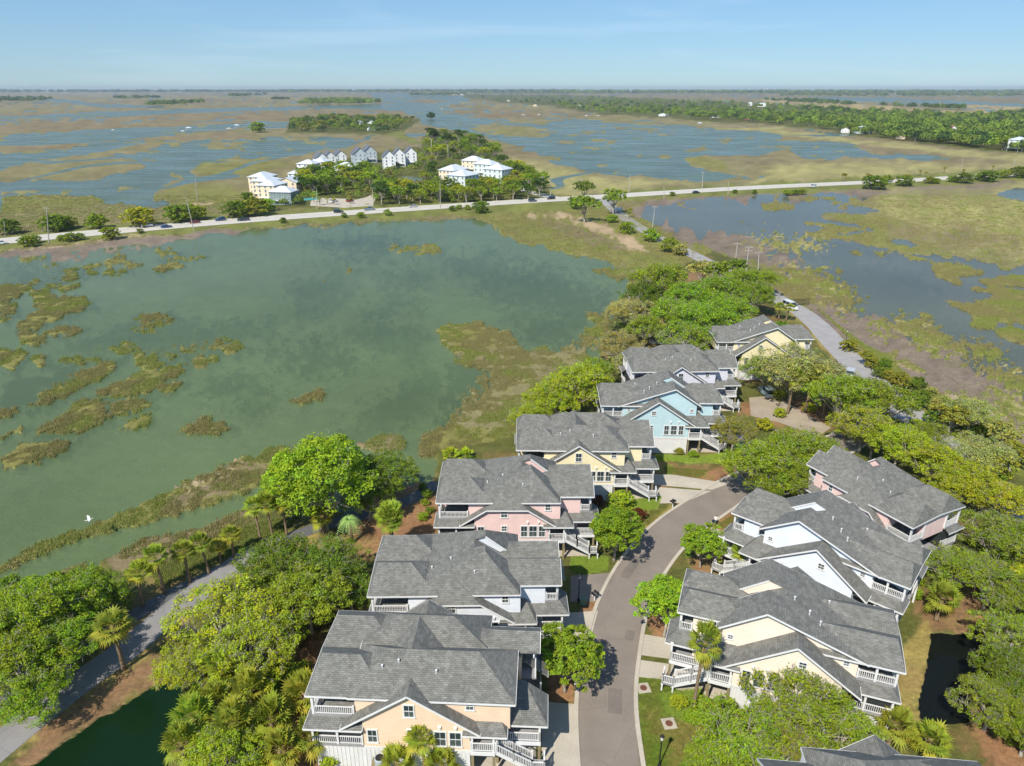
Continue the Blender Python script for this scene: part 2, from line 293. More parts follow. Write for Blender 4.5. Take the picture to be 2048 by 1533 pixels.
g('land', [(1395,520),(1430,503),(1480,522),(1540,588),(1590,640),(1680,690),(1740,702),(1800,742),(1900,802),(2000,852),(2048,905),(2700,1150),(2700,2600),(-1500,2600),(-900,1680),(-300,1390),(0,1240),(60,1182),(170,1158),(205,1118),(280,1078),(400,1056),(480,1020),(560,1000),(640,1004),(700,1036),(760,992),(832,975),(872,955),(872,905),(1036,868),(1100,802),(1180,762),(1200,722),(1212,660),(1232,630),(1262,580),(1300,548),(1350,532)], 1.5, 4, 20)
g('mbrown', [(205,1118),(280,1078),(400,1056),(500,1015),(520,1040),(460,1090),(380,1120),(300,1150),(240,1150)], 3, 8, 16)
g('bank', [(1545,590),(1600,640),(1690,690),(1740,702),(1800,742),(1900,805),(2000,855),(2060,910),(2060,960),(1950,900),(1850,830),(1760,760),(1690,720),(1610,660)], 3, 8, 24)
g('wrack', [(1760,716),(1830,726),(1850,742),(1790,738)], 3, 12, 12)
g('wrack', [(1850,770),(1930,790),(2010,830),(1990,840),(1900,800)], 3, 12, 12)
g('dry', [(1575,618),(1592,612),(1660,690),(1745,770),(1840,845),(1900,880),(1880,890),(1810,850),(1735,782),(1650,700)], 3.6, 6.4, 16)
g('straw', [(735,975),(870,955),(880,1050),(810,1125),(715,1115),(695,1060)], 9, 16, 20)
g('dirt', [(780,985),(860,965),(860,990),(790,1000)], 9, 16, 20)
g('straw', [(540,1290),(640,1280),(665,1533),(640,1700),(520,1700),(530,1400)], 14.4, 22.4, 24)
g('straw', [(1312,922),(1475,932),(1450,968),(1318,952)], 7.2, 9.6, 20)
g('lawn', [(1330,935),(1420,940),(1400,955),(1335,948)], 14.4, 16, 20)
g('straw', [(1480,800),(1640,800),(1700,860),(1640,870),(1560,850),(1490,830)], 9, 12.8, 20)
g('straw', [(1375,1120),(1440,1055),(1490,1060),(1450,1130),(1400,1180)], 9, 12.8, 20)
g('lawn', [(1425,1055),(1470,1028),(1500,1030),(1480,1060)], 5.4, 9.6, 16)
g('straw', [(1290,1190),(1330,1160),(1370,1270),(1295,1290)], 7.2, 12.8, 16)
g('straw', [(1270,960),(1480,1000),(1480,1040),(1440,1060)], 1, 1, 16)
g('dirt', [(1810,1180),(1960,1190),(1990,1260),(1850,1270)], 14.4, 19.2, 24)
g('straw', [(1930,1190),(2060,1180),(2060,1533),(1990,1600),(1930,1460),(1960,1270)], 14.4, 22.4, 30)
g('dry', [(1800,1290),(1850,1240),(1870,1290),(1840,1400),(1850,1450),(1790,1440)], 9, 12.8, 24)
g('lawn', [(1274,1355),(1340,1350),(1400,1440),(1420,1533),(1440,1800),(1274,1800)], 7.2, 12.8, 24)
g('dry', [(1300,1430),(1400,1440),(1420,1500),(1340,1533)], 18, 25.6, 24)
g('bright', [(1312,912),(1400,914),(1470,905),(1482,926),(1390,924),(1318,922)], 2, 3, 16)
g('bright', [(1144,1116),(1215,1116),(1212,1140),(1172,1148),(1144,1142)], 2, 3, 16)
g('bright', [(1215,1008),(1320,995),(1312,1018),(1220,1030)], 3, 4, 16)
g('dry', [(1290,1030),(1370,1005),(1380,1012),(1310,1065),(1285,1060)], 5.4, 8, 16)
g('bright', [(1325,1390),(1400,1380),(1425,1440),(1390,1450),(1335,1425)], 3, 4, 16)
g('straw', [(1095,1345),(1150,1340),(1150,1405),(1100,1400)], 5.4, 9.6, 16)
g('straw', [(1160,1190),(1195,1180),(1200,1215),(1165,1225)], 5.4, 9.6, 16)
g('dry', [(240,1240),(330,1215),(430,1150),(560,1095),(620,1065),(640,1075),(560,1120),(470,1165),(380,1240),(300,1320),(250,1375),(120,1470),(40,1500),(0,1500),(150,1350)], 9, 16, 24)
g('dirt', [(100,1440),(300,1310),(360,1330),(300,1375),(180,1450),(60,1533),(20,1533)], 10.8, 16, 20)
g('straw', [(1290,600),(1350,560),(1390,575),(1330,650),(1300,690)], 9, 12.8, 14)
g('dirt', [(1370,548),(1420,548),(1410,575),(1375,570)], 7.2, 9.6, 14)
g('bed', [(40,1545),(150,1472),(260,1402),(300,1372),(362,1358),(368,1420),(335,1482),(328,1600),(-60,1600)], 2, 3, 20)
g('bed', [(1862,1266),(1960,1264),(1990,1290),(1985,1360),(1935,1380),(1940,1445),(1850,1450),(1838,1400),(1855,1330)], 2, 3, 20)
g('bed', [(1310,655),(1335,655),(1348,676),(1303,686)], 1.5, 2, 14)
# fan of rows and columns, denser near the houses
NR, NC = 700, 680
rows_py = np.concatenate([np.linspace(2600, 1560, 40), np.linspace(1555, 183.2, NR-40)])
tt = (rows_py-766.5)/FPX
Yr = CAMH*(CP-tt*SP)/(SP+tt*CP)
tc_ = np.linspace(-1, 1, NC)
XX = tc_[None, :]*(0.80*Yr[:, None]+34); YY = np.repeat(Yr[:, None], NC, 1)
dep = YY*CP + CAMH*SP
PX = 1024+FPX*XX/dep; PY = np.repeat(rows_py[:, None], NC, 1)
lw = 1.0/np.clip((PY-170)/300.0, 0.06, 1.0)                 # far patches stretch sideways
w1x = fbm(PX/60, PY/60*lw, 4, 3)*26; w1y = fbm(PX/60+40, PY/60*lw, 4, 9)*26/lw
h = np.full(PX.shape, HT['marsh'])
m0 = np.clip(fbm(XX/300, YY/900, 4, 21)*3+0.5, 0, 1)[..., None]
col = C['mbrown']*m0 + C['marsh']*(1-m0)
m1 = np.clip(fbm(XX/160, YY/500, 4, 31)*4-0.3, 0, 1)[..., None]
col = col*(1-m1*0.6)+C['mgreen']*m1*0.6
land = np.zeros(PX.shape); mudm = np.zeros(PX.shape); mdf = mudm.ravel()
fx, fy = PX.ravel()+w1x.ravel()*0.5, PY.ravel()+w1y.ravel()*0.5
hf, cf, lf = h.ravel(), col.reshape(-1, 3), land.ravel()
order_py = PY.ravel()
for kind, soft, na, ns, poly in G:
    P = np.array(poly, float); mg = soft+na*1.4+4
    sel = np.nonzero((fx > P[:, 0].min()-mg) & (fx < P[:, 0].max()+mg) & (fy > P[:, 1].min()-mg) & (fy < P[:, 1].max()+mg))[0]
    if not len(sel): continue
    sx, sy = fx[sel], fy[sel]
    k = lw.ravel()[sel]
    sd = sdist(sx, sy, poly) + na*2.6*fbm(sx/ns, sy/ns*k, 4, 51) + na*1.3*fbm(sx/ns*3.3, sy/ns*3.3*k, 3, 57) + (2.5 if kind == 'mgreen' and soft == 1.8 else 0)
    a = np.clip(sd/(2*soft)+0.5, 0, 1); a = a*a*(3-2*a)
    hf[sel] = hf[sel]*(1-a)+HT[kind]*a
    cf[sel] = cf[sel]*(1-a[:, None])+C[kind]*a[:, None]
    mdf[sel] = mdf[sel]*(1-a)+(1.0 if kind == 'mud' else 0.0)*a
    dry_k = kind in ('land','straw','lawn','dry','bright','dirt','bank','green','sand')
    lf[sel] = lf[sel]*(1-a)+(1.0 if dry_k else 0.0)*a
h = hf.reshape(PX.shape); col = cf.reshape(PX.shape+(3,)); land = lf.reshape(PX.shape); mudm = mdf.reshape(PX.shape)
# small islets in the far basins and narrow creeks through the far marsh
far_ = np.clip((YY-330)/60, 0, 1)*(land < .3)
isl = np.clip((fbm(PX/44, PY/20*lw, 4, 133)-.15)*16, 0, 1)*far_*(h < -.4)
h = h*(1-isl)+HT['marsh']*isl; col = col*(1-isl[..., None])+(C['marsh']*.55+C['mgreen']*.45)*isl[..., None]
crk = np.clip(1-np.abs(fbm(XX/260, YY/420, 4, 143))*60, 0, 1)*far_*(h > -.3)*(mudm < .3)*np.clip((YY-420)/80, 0, 1)
h = h*(1-crk)+HT['bed']*crk; col = col*(1-crk[..., None])+C['bed']*crk[..., None]
# colour variation that belongs to the ground: grain of the marsh, patches of grass and litter
v = 1+0.5*fbm(PX/22, PY/11*lw, 3, 71)+0.45*fbm(PX/14, PY/3.2, 3, 73)*(YY > 240)+0.35*fbm(XX/1.3, YY/1.3, 3, 77)*(YY < 260)
col = col*v[..., None]
gm = np.clip(fbm(PX/35, PY/18*lw, 4, 91)*4-0.25, 0, 1)[..., None]*(h > -0.2)[..., None]*(land < 0.5)[..., None]
col = col*(1-gm*0.45)+C['mgreen']*gm*0.45
gl = np.clip(fbm(XX/7, YY/7, 4, 95)*5-0.2, 0, 1)[..., None]*(land > 0.5)[..., None]*(YY < 260)[..., None]
col = col*(1-gl*0.45)+C['straw']*gl*0.45
gl2 = np.clip(fbm(XX/5+9, YY/5, 4, 98)*5-0.4, 0, 1)[..., None]*(land > 0.5)[..., None]*(YY < 260)[..., None]
col = col*(1-gl2*0.5)+C['dry']*gl2*0.5
hz = h + (h > -0.2)*(land < 0.5)*(fbm(PX/9, PY/9*lw, 3, 61)*0.14)
V = np.stack([XX, YY, hz], -1).reshape(-1, 3)
idx = np.arange(NR*NC).reshape(NR, NC)
F = np.stack([idx[:-1, :-1], idx[:-1, 1:], idx[1:, 1:], idx[1:, :-1]], -1).reshape(-1, 4)
def grid_mesh(name, V, F):
    me = bpy.data.meshes.new(name)
    me.vertices.add(len(V)); me.vertices.foreach_set('co', V.astype(np.float32).ravel())
    k = F.shape[1]
    me.loops.add(F.size); me.loops.foreach_set('vertex_index', F.astype(np.int32).ravel())
    me.polygons.add(len(F)); me.polygons.foreach_set('loop_start', np.arange(0, F.size, k, dtype=np.int32))
    me.update(calc_edges=True); return me
def vcol(me, name, rgb):
    a = me.color_attributes.new(name, 'FLOAT_COLOR', 'POINT')
    a.data.foreach_set('color', np.concatenate([rgb, np.ones((len(rgb), 1))], 1).astype(np.float32).ravel())
me = grid_mesh('terrain', V, F); me.polygons.foreach_set('use_smooth', np.ones(len(F), bool))
vcol(me, 'ground', np.clip(col.reshape(-1, 3), 0, 1))
m, n, l, b = new_mat('ground')
at_ = nnode(n, 'ShaderNodeAttribute', attribute_name='ground'); tc = n.new('ShaderNodeTexCoord')
na_ = nnode(n, 'ShaderNodeTexNoise'); na_.inputs['Scale'].default_value = 2.2; na_.inputs['Detail'].default_value = 4; na_.inputs['Roughness'].default_value = 0.7
l.new(tc.outputs['Object'], na_.inputs['Vector'])
mr = nnode(n, 'ShaderNodeMapRange'); mr.inputs[1].default_value = 0.25; mr.inputs[2].default_value = 0.75; mr.inputs[3].default_value = 0.62; mr.inputs[4].default_value = 1.38
l.new(na_.outputs[0], mr.inputs[0])
mx = nnode(n, 'ShaderNodeMix', data_type='RGBA', blend_type='MULTIPLY'); mx.inputs[0].default_value = 1
l.new(at_.outputs[0], mx.inputs[6]); l.new(mr.outputs[0], mx.inputs[7]); l.new(mx.outputs[2], b.inputs['Base Color'])
b.inputs['Roughness'].default_value = 0.85; b.inputs['Specular IOR Level'].default_value = 0.15
bp = nnode(n, 'ShaderNodeBump'); bp.inputs['Strength'].default_value = 0.5; bp.inputs['Distance'].default_value = 0.12
l.new(na_.outputs[0], bp.inputs['Height']); l.new(bp.outputs[0], b.inputs['Normal'])
tag(obj('terrain', me, m), 'salt marsh, mud flats, banks and dry land around the water', None, None, 'structure')
# --- water: murky, half clear, so that weed beds and the bed show through it
def water_mat(name, c, clear, bump, scale, rough=0.06, spec=0.5):
    m, n, l, b = new_mat(name)
    b.inputs['Base Color'].default_value = (*c, 1); b.inputs['Roughness'].default_value = rough; b.inputs['IOR'].default_value = 1.33; b.inputs['Specular IOR Level'].default_value = spec
    tc = n.new('ShaderNodeTexCoord'); mp = nnode(n, 'ShaderNodeMapping'); mp.inputs['Scale'].default_value = (1, 0.55, 1)
    l.new(tc.outputs['Object'], mp.inputs[0])
    n1 = nnode(n, 'ShaderNodeTexNoise'); n1.inputs['Scale'].default_value = scale; n1.inputs['Detail'].default_value = 4
    l.new(mp.outputs[0], n1.inputs['Vector'])
    bp = nnode(n, 'ShaderNodeBump'); bp.inputs['Strength'].default_value = bump; bp.inputs['Distance'].default_value = 0.06
    l.new(n1.outputs[0], bp.inputs['Height']); l.new(bp.outputs[0], b.inputs['Normal'])
    n2 = nnode(n, 'ShaderNodeTexNoise'); n2.inputs['Scale'].default_value = 0.025; n2.inputs['Detail'].default_value = 5
    l.new(tc.outputs['Object'], n2.inputs['Vector'])
    mr = nnode(n, 'ShaderNodeMapRange'); mr.inputs[1].default_value = 0.3; mr.inputs[2].default_value = 0.7; mr.inputs[3].default_value = 0.82; mr.inputs[4].default_value = 1.16
    l.new(n2.outputs[0], mr.inputs[0])
    mx = nnode(n, 'ShaderNodeMix', data_type='RGBA', blend_type='MULTIPLY'); mx.inputs[0].default_value = 1
    mx.inputs[6].default_value = (*c, 1); l.new(mr.outputs[0], mx.inputs[7]); l.new(mx.outputs[2], b.inputs['Base Color'])
    m3 = nnode(n, 'ShaderNodeMapping'); m3.inputs['Scale'].default_value = (0.02, 0.10, 1); m3.inputs['Rotation'].default_value = (0, 0, .35); l.new(tc.outputs['Object'], m3.inputs[0])
    n3 = nnode(n, 'ShaderNodeTexNoise'); n3.inputs['Scale'].default_value = 1.0; n3.inputs['Detail'].default_value = 4; l.new(m3.outputs[0], n3.inputs['Vector'])
    r3 = nnode(n, 'ShaderNodeMapRange'); r3.inputs[1].default_value = .35; r3.inputs[2].default_value = .65; r3.inputs[3].default_value = rough*.7; r3.inputs[4].default_value = rough*1.9
    l.new(n3.outputs[0], r3.inputs[0]); l.new(r3.outputs[0], b.inputs['Roughness'])
    tr = n.new('ShaderNodeBsdfTransparent'); ms = n.new('ShaderNodeMixShader'); ms.inputs[0].default_value = clear
    l.new(b.outputs[0], ms.inputs[1]); l.new(tr.outputs[0], ms.inputs[2]); l.new(ms.outputs[0], n['Material Output'].inputs[0])
    return m
WZ = -0.28
wb = MB(); wb.poly([(-14000, 5, WZ), (14000, 5, WZ), (14000, 11800, WZ), (-14000, 11800, WZ)])
tag(wb.build('water', water_mat('lagoon_water', lin(106,125,82), 0.42, 0.3, 0.9, .07)), 'murky green tidal water', None, None, 'structure')
wb = MB(); wb.poly([at(x, y, WZ+.004) for x, y in [(1225,404),(1300,394),(1500,380),(2048,350),(2700,316),(2700,1230),(2048,975),(1900,842),(1700,728),(1560,604),(1420,514),(1290,454)]][::-1])
tag(wb.build('water', water_mat('flat_water', lin(122,122,112), 0.58, 0.3, 0.9, .08)), 'shallow blue-grey water over mud right of the road', None, None, 'structure')
wb = MB(); P_ = [at(x, y, WZ+.004) for x, y in [(-900,570),(-300,510),(0,481),(500,438),(1000,404),(1200,392),(1500,374),(1800,360),(2048,346),(2600,318)]]
wb.poly([tuple(q) for q in P_]+[(14000, 1200, WZ+.004), (14000, 11800, WZ+.004), (-14000, 11800, WZ+.004), (-14000, 300, WZ+.004)])
tag(wb.build('water', water_mat('estuary_water', lin(106,122,102), 0.45, 0.5, 0.5, .2)), 'grey-blue water of the far estuary', None, None, 'structure')
def pond(name, pts, z, m, label):
    b_ = MB(); b_.poly([at(x, y, z) for x, y in pts][::-1]); o = b_.build(name, m); tag(o, label, None, None, 'structure')
dark = water_mat('pond_water', lin(15,42,20), 0.1, 0.35, 3.0, .06, .25)
pond('pond', [(20,1560),(150,1466),(260,1396),(300,1366),(366,1352),(374,1420),(340,1485),(332,1620),(-60,1620)], -0.16, dark, 'dark green pond under the palms')
pond('pond', [(1858,1260),(1962,1258),(1996,1288),(1990,1364),(1940,1384),(1946,1452),(1846,1456),(1832,1400),(1850,1330)], -0.16, water_mat('pond_dark', lin(22,26,24), 0.1, 0.2, 3.0, .06, .25), 'small black pond under the oaks')
pond('pond', [(1307,652),(1337,652),(1352,678),(1299,690)], -0.16, dark, 'little pond among the oaks')
# ------------------------------------------------------------------ roads, kerbs, drives
def catmull(P, k=8):
    P = [Vector((p[0], p[1], 0)) for p in P]; out = []
    for i in range(len(P)-1):
        p0, p1, p2, p3 = P[max(i-1, 0)], P[i], P[i+1], P[min(i+2, len(P)-1)]
        for j in range(k):
            t = j/k
            out.append(0.5*((2*p1)+(p2-p0)*t+(2*p0-5*p1+4*p2-p3)*t*t+(3*p1-p0-3*p2+p3)*t**3))
    out.append(P[-1]); return out
def normals(L):
    N = []
    for i in range(len(L)):
        d = (L[min(i+1, len(L)-1)]-L[max(i-1, 0)]); d.normalize(); N.append(Vector((d.y, -d.x, 0)))
    return N
def strip(L, o0, o1, z0, z1=None, mb=None):
    """a band between offsets o0 and o1 right of the line; with z1 a raised kerb"""
    mb = mb or MB(); N = normals(L)
    for i in range(len(L)-1):
        a0, a1 = L[i]+N[i]*o0, L[i]+N[i]*o1; b0, b1 = L[i+1]+N[i+1]*o0, L[i+1]+N[i+1]*o1
        zt = z0 if z1 is None else z1
        up = lambda p, z: (p.x, p.y, z)
        mb.poly([up(a0, zt), up(a1, zt), up(b1, zt), up(b0, zt)])
        if z1 is not None:
            mb.poly([up(a0, z0), up(a0, zt), up(b0, zt), up(b0, z0)]); mb.poly([up(a1, zt), up(a1, z0), up(b1, z0), up(b1, zt)])
    return mb
def road_mat(name, c, var=0.1, crack=0.14):
    m, n, l, b = new_mat(name)
    tc = n.new('ShaderNodeTexCoord')
    n1 = nnode(n, 'ShaderNodeTexNoise'); n1.inputs['Scale'].default_value = 0.35; n1.inputs['Detail'].default_value = 5
    n2 = nnode(n, 'ShaderNodeTexNoise'); n2.inputs['Scale'].default_value = 14; n2.inputs['Detail'].default_value = 3
    vo = nnode(n, 'ShaderNodeTexVoronoi', feature='DISTANCE_TO_EDGE'); vo.inputs['Scale'].default_value = 0.22
    nd = nnode(n, 'ShaderNodeTexNoise'); nd.inputs['Scale'].default_value = 1.2
    mv = nnode(n, 'ShaderNodeMix', data_type='RGBA'); mv.inputs[0].default_value = 0.25
    l.new(tc.outputs['Object'], nd.inputs['Vector']); l.new(tc.outputs['Object'], mv.inputs[6]); l.new(nd.outputs['Color'], mv.inputs[7])
    for q in (n1, n2): l.new(tc.outputs['Object'], q.inputs['Vector'])
    l.new(mv.outputs[2], vo.inputs['Vector'])
    r1 = nnode(n, 'ShaderNodeMapRange'); r1.inputs[1].default_value = .3; r1.inputs[2].default_value = .7; r1.inputs[3].default_value = 1-var; r1.inputs[4].default_value = 1+var
    r2 = nnode(n, 'ShaderNodeMapRange'); r2.inputs[1].default_value = .3; r2.inputs[2].default_value = .7; r2.inputs[3].default_value = .86; r2.inputs[4].default_value = 1.14
    r3 = nnode(n, 'ShaderNodeMapRange'); r3.inputs[1].default_value = 0; r3.inputs[2].default_value = .012; r3.inputs[3].default_value = 1-crack; r3.inputs[4].default_value = 1
    l.new(n1.outputs[0], r1.inputs[0]); l.new(n2.outputs[0], r2.inputs[0]); l.new(vo.outputs[0], r3.inputs[0])
    a = nnode(n, 'ShaderNodeMath', operation='MULTIPLY'); l.new(r1.outputs[0], a.inputs[0]); l.new(r2.outputs[0], a.inputs[1])
    a2 = nnode(n, 'ShaderNodeMath', operation='MULTIPLY'); l.new(a.outputs[0], a2.inputs[0]); l.new(r3.outputs[0], a2.inputs[1])
    mx = nnode(n, 'ShaderNodeMix', data_type='RGBA', blend_type='MULTIPLY'); mx.inputs[0].default_value = 1; mx.inputs[6].default_value = (*c, 1)
    l.new(a2.outputs[0], mx.inputs[7]); l.new(mx.outputs[2], b.inputs['Base Color']); b.inputs['Roughness'].default_value = 0.88
    return m
M_ASPH = road_mat('street_asphalt', lin(134,123,111)); M_OLD = road_mat('worn_asphalt', lin(158,154,150)); M_CAUSE = road_mat('causeway_asphalt', lin(196,190,178), 0.06, 0.06)
M_CONC = road_mat('concrete', lin(186,176,158), 0.10, 0.1); M_PATH = road_mat('path_asphalt', lin(98,96,96))
M_PAINT = mat('road_paint', lin(225,222,214), 0.7); M_YEL = mat('yellow_paint', lin(196,160,70), 0.7)
def structure(name, mb, m, label): return tag(mb.build(name, m), label, None, None, 'structure')
ST = catmull([(9,20),(8.9,36),(9,46.3),(9.5,53.9),(11,60.8),(13.3,68.2),(17,75.8),(22.2,83.2),(28.6,89.6),(36.2,96.2),(46,102.5),(56,109),(66,117.5),(72.5,127)])
structure('street', strip(ST, -2.75, 2.75, 0.02), M_ASPH, 'curving dark asphalt street between the houses')
for s_ in (-1, 1):
    k = strip(ST, min(s_*2.75, s_*3.18), max(s_*2.75, s_*3.18), 0.0, 0.11 if s_ > 0 else 0.112)
    structure('kerb', k, M_CONC, 'pale concrete kerb along the street')
RD = catmull([at(*q).xy for q in [(1207,399),(1235,425),(1290,462),(1345,490),(1400,517),(1562,601),(1625,642),(1682,702),(1762,778),(1860,862),(1990,980),(2200,1160)]])
structure('road', strip(RD, -3.1, 3.1, 0.032), M_OLD, 'pale worn road along the right shore')
CW = catmull([at(*q).xy for q in [(-900,572),(-300,512),(0,483),(500,440),(1000,406),(1200,394),(1500,376),(1800,362),(2048,348),(2600,320)]])
structure('causeway_road', strip(CW, -7.4, 7.4, 0.05), M_CAUSE, 'wide pale causeway road across the marsh')
mk = MB(); strip(CW, -0.28, -0.10, 0.056, None, mk); strip(CW, 0.10, 0.28, 0.056, None, mk)
structure('centre_line', mk, M_YEL, 'double yellow centre line of the causeway road')
mk = MB(); strip(CW, -5.6, -5.4, 0.056, None, mk); strip(CW, 5.4, 5.6, 0.056, None, mk)
structure('edge_line', mk, M_PAINT, 'white edge lines of the causeway road')
BR = catmull([at(*q).xy for q in [(1112,396),(1085,391),(1062,384),(1040,376),(1010,362)]])
structure('side_road', strip(BR, -3.6, 3.6, 0.044), M_CAUSE, 'short side road on the island')
LOT = [(622,402),(640,396),(690,398),(712,400),(735,394),(748,386),(760,388),(750,400),(745,412),(690,416),(620,412)]
def slab(name, pts, m, label, z=0.03, px=True):
    b_ = MB(); P = [at(x, y) for x, y in pts] if px else [Vector((x, y, 0)) for x, y in pts]
    if sum((P[i].x*P[(i+1) % len(P)].y-P[(i+1) % len(P)].x*P[i].y) for i in range(len(P))) < 0: P.reverse()
    b_.poly([(p.x, p.y, z) for p in P])
    for i in range(len(P)):
        a, c = P[i], P[(i+1) % len(P)]; b_.poly([(a.x, a.y, -0.05), (c.x, c.y, -0.05), (c.x, c.y, z), (a.x, a.y, z)])
    return structure(name, b_, m, label)
slab('parking_lot', LOT, M_CONC, 'pale parking lot of the island condominiums')
slab('driveway', [(1082,1404),(1151,1409),(1152,1533),(1152,1600),(1085,1600)], M_CONC, 'concrete drive of the nearest peach house', 0.045)
slab('driveway', [(1118,1228),(1196,1222),(1176,1300),(1115,1300)], M_CONC, 'concrete drive of the white house')
slab('parking_pad', [(1142,1152),(1226,1146),(1212,1182),(1188,1204),(1140,1204)], M_ASPH, 'asphalt pad beside the white house', 0.026)
slab('driveway', [(1300,949),(1345,950),(1458,968),(1424,980),(1296,969)], M_CONC, 'upper concrete drive of the yellow house')
slab('driveway', [(1294,973),(1422,983),(1368,1006),(1300,1008)], M_CONC, 'lower concrete drive of the yellow house')
slab('driveway', [(1282,1268),(1372,1284),(1366,1322),(1278,1310)], M_CONC, 'upper concrete drive of the peach house on the right')
slab('driveway', [(1276,1320),(1362,1332),(1350,1362),(1273,1354)], M_CONC, 'lower concrete drive of the peach house on the right')
slab('footpath', [(1418,1052),(1442,1062),(1482,1086),(1472,1096),(1428,1074)], M_CONC, 'concrete footpath to the white house on the right')
slab('driveway', [(1498,796),(1560,790),(1572,806),(1602,822),(1662,856),(1636,874),(1560,846),(1502,832)], road_mat('tan_concrete', lin(164,150,130), .12, .1), 'tan concrete drive behind the blue house')
LP = catmull([at(*q).xy for q in [(520,1098),(470,1132),(400,1182),(330,1235),(250,1302),(170,1358),(60,1442),(-120,1590)]])
structure('lane', strip(LP, -1.9, 1.9, 0.03), road_mat('lane_asphalt', lin(140,136,132)), 'pale asphalt lane under the oaks at the left')
PP = catmull([at(*q).xy for q in [(875,966),(820,1000),(720,1032),(640,1054),(545,1090),(470,1126),(410,1158),(350,1186),(290,1220),(235,1252),(120,1330),(-100,1480)]])
structure('footpath', strip(PP, -1.2, 1.2, 0.024), M_PATH, 'dark footpath along the palms')

def patch(t, off, L_, w_, label):
    i = int(t*(len(ST)-1)); p = ST[i]; d = (ST[i+1]-ST[i-1]).normalized(); n_ = Vector((d.y, -d.x, 0)); c_ = p+n_*off
    b_ = MB(); b_.poly([tuple(c_+d*a*L_/2+n_*e*w_/2+Vector((0, 0, .0235))) for a, e in ((-1, 1), (1, 1), (1, -1), (-1, -1))]); structure('asphalt_patch', b_, M_PATCH, label)
M_PATCH = road_mat('patched_asphalt', lin(120,111,102))
patch(.24, .9, 3.2, 1.4, 'darker asphalt patch low on the street'); patch(.46, -1.2, 5.0, 1.2, 'darker asphalt patch at the street bend'); patch(.34, 1.6, 1.6, 1.0, 'small asphalt patch beside the kerb')
# ------------------------------------------------------------------ houses
def shingle_mat(name, c, c2, sc=1.0):
    m, n, l, b = new_mat(name)
    uv = n.new('ShaderNodeUVMap'); br = nnode(n, 'ShaderNodeTexBrick')
    br.inputs['Scale'].default_value = sc; br.inputs['Brick Width'].default_value = 0.42; br.inputs['Row Height'].default_value = 0.17
    br.inputs['Mortar Size'].default_value = 0.012; br.inputs['Mortar Smooth'].default_value = 0.3; br.inputs['Bias'].default_value = -0.15
    br.inputs['Color1'].default_value = (*c, 1); br.inputs['Color2'].default_value = (*c2, 1); br.inputs['Mortar'].default_value = (*[x*0.55 for x in c], 1)
    l.new(uv.outputs[0], br.inputs['Vector'])
    n1 = nnode(n, 'ShaderNodeTexNoise'); n1.inputs['Scale'].default_value = 0.5; n1.inputs['Detail'].default_value = 6; l.new(uv.outputs[0], n1.inputs['Vector'])
    wnz = nnode(n, 'ShaderNodeTexVoronoi'); wnz.inputs['Scale'].default_value = 2.6; l.new(uv.outputs[0], wnz.inputs['Vector'])
    r1 = nnode(n, 'ShaderNodeMapRange'); r1.inputs[1].default_value = .3; r1.inputs[2].default_value = .7; r1.inputs[3].default_value = .92; r1.inputs[4].default_value = 1.08
    l.new(n1.outputs[0], r1.inputs[0])
    sx = n.new('ShaderNodeSeparateColor'); l.new(wnz.outputs['Color'], sx.inputs[0])
    r2 = nnode(n, 'ShaderNodeMapRange'); r2.inputs[3].default_value = .86; r2.inputs[4].default_value = 1.18; l.new(sx.outputs[0], r2.inputs[0])
    a = nnode(n, 'ShaderNodeMath', operation='MULTIPLY'); l.new(r1.outputs[0], a.inputs[0]); l.new(r2.outputs[0], a.inputs[1])
    mx = nnode(n, 'ShaderNodeMix', data_type='RGBA', blend_type='MULTIPLY'); mx.inputs[0].default_value = 1
    l.new(br.outputs[0], mx.inputs[6]); l.new(a.outputs[0], mx.inputs[7]); l.new(mx.outputs[2], b.inputs['Base Color'])
    b.inputs['Roughness'].default_value = 0.9; b.inputs['Specular IOR Level'].default_value = 0.2
    bp = nnode(n, 'ShaderNodeBump'); bp.inputs['Strength'].default_value = 0.6; bp.inputs['Distance'].default_value = 0.02
    l.new(br.outputs[1], bp.inputs['Height']); bp.invert = True; l.new(bp.outputs[0], b.inputs['Normal'])
    return m
M_ROOF = shingle_mat('grey_shingles', lin(115,114,107), lin(132,131,124))
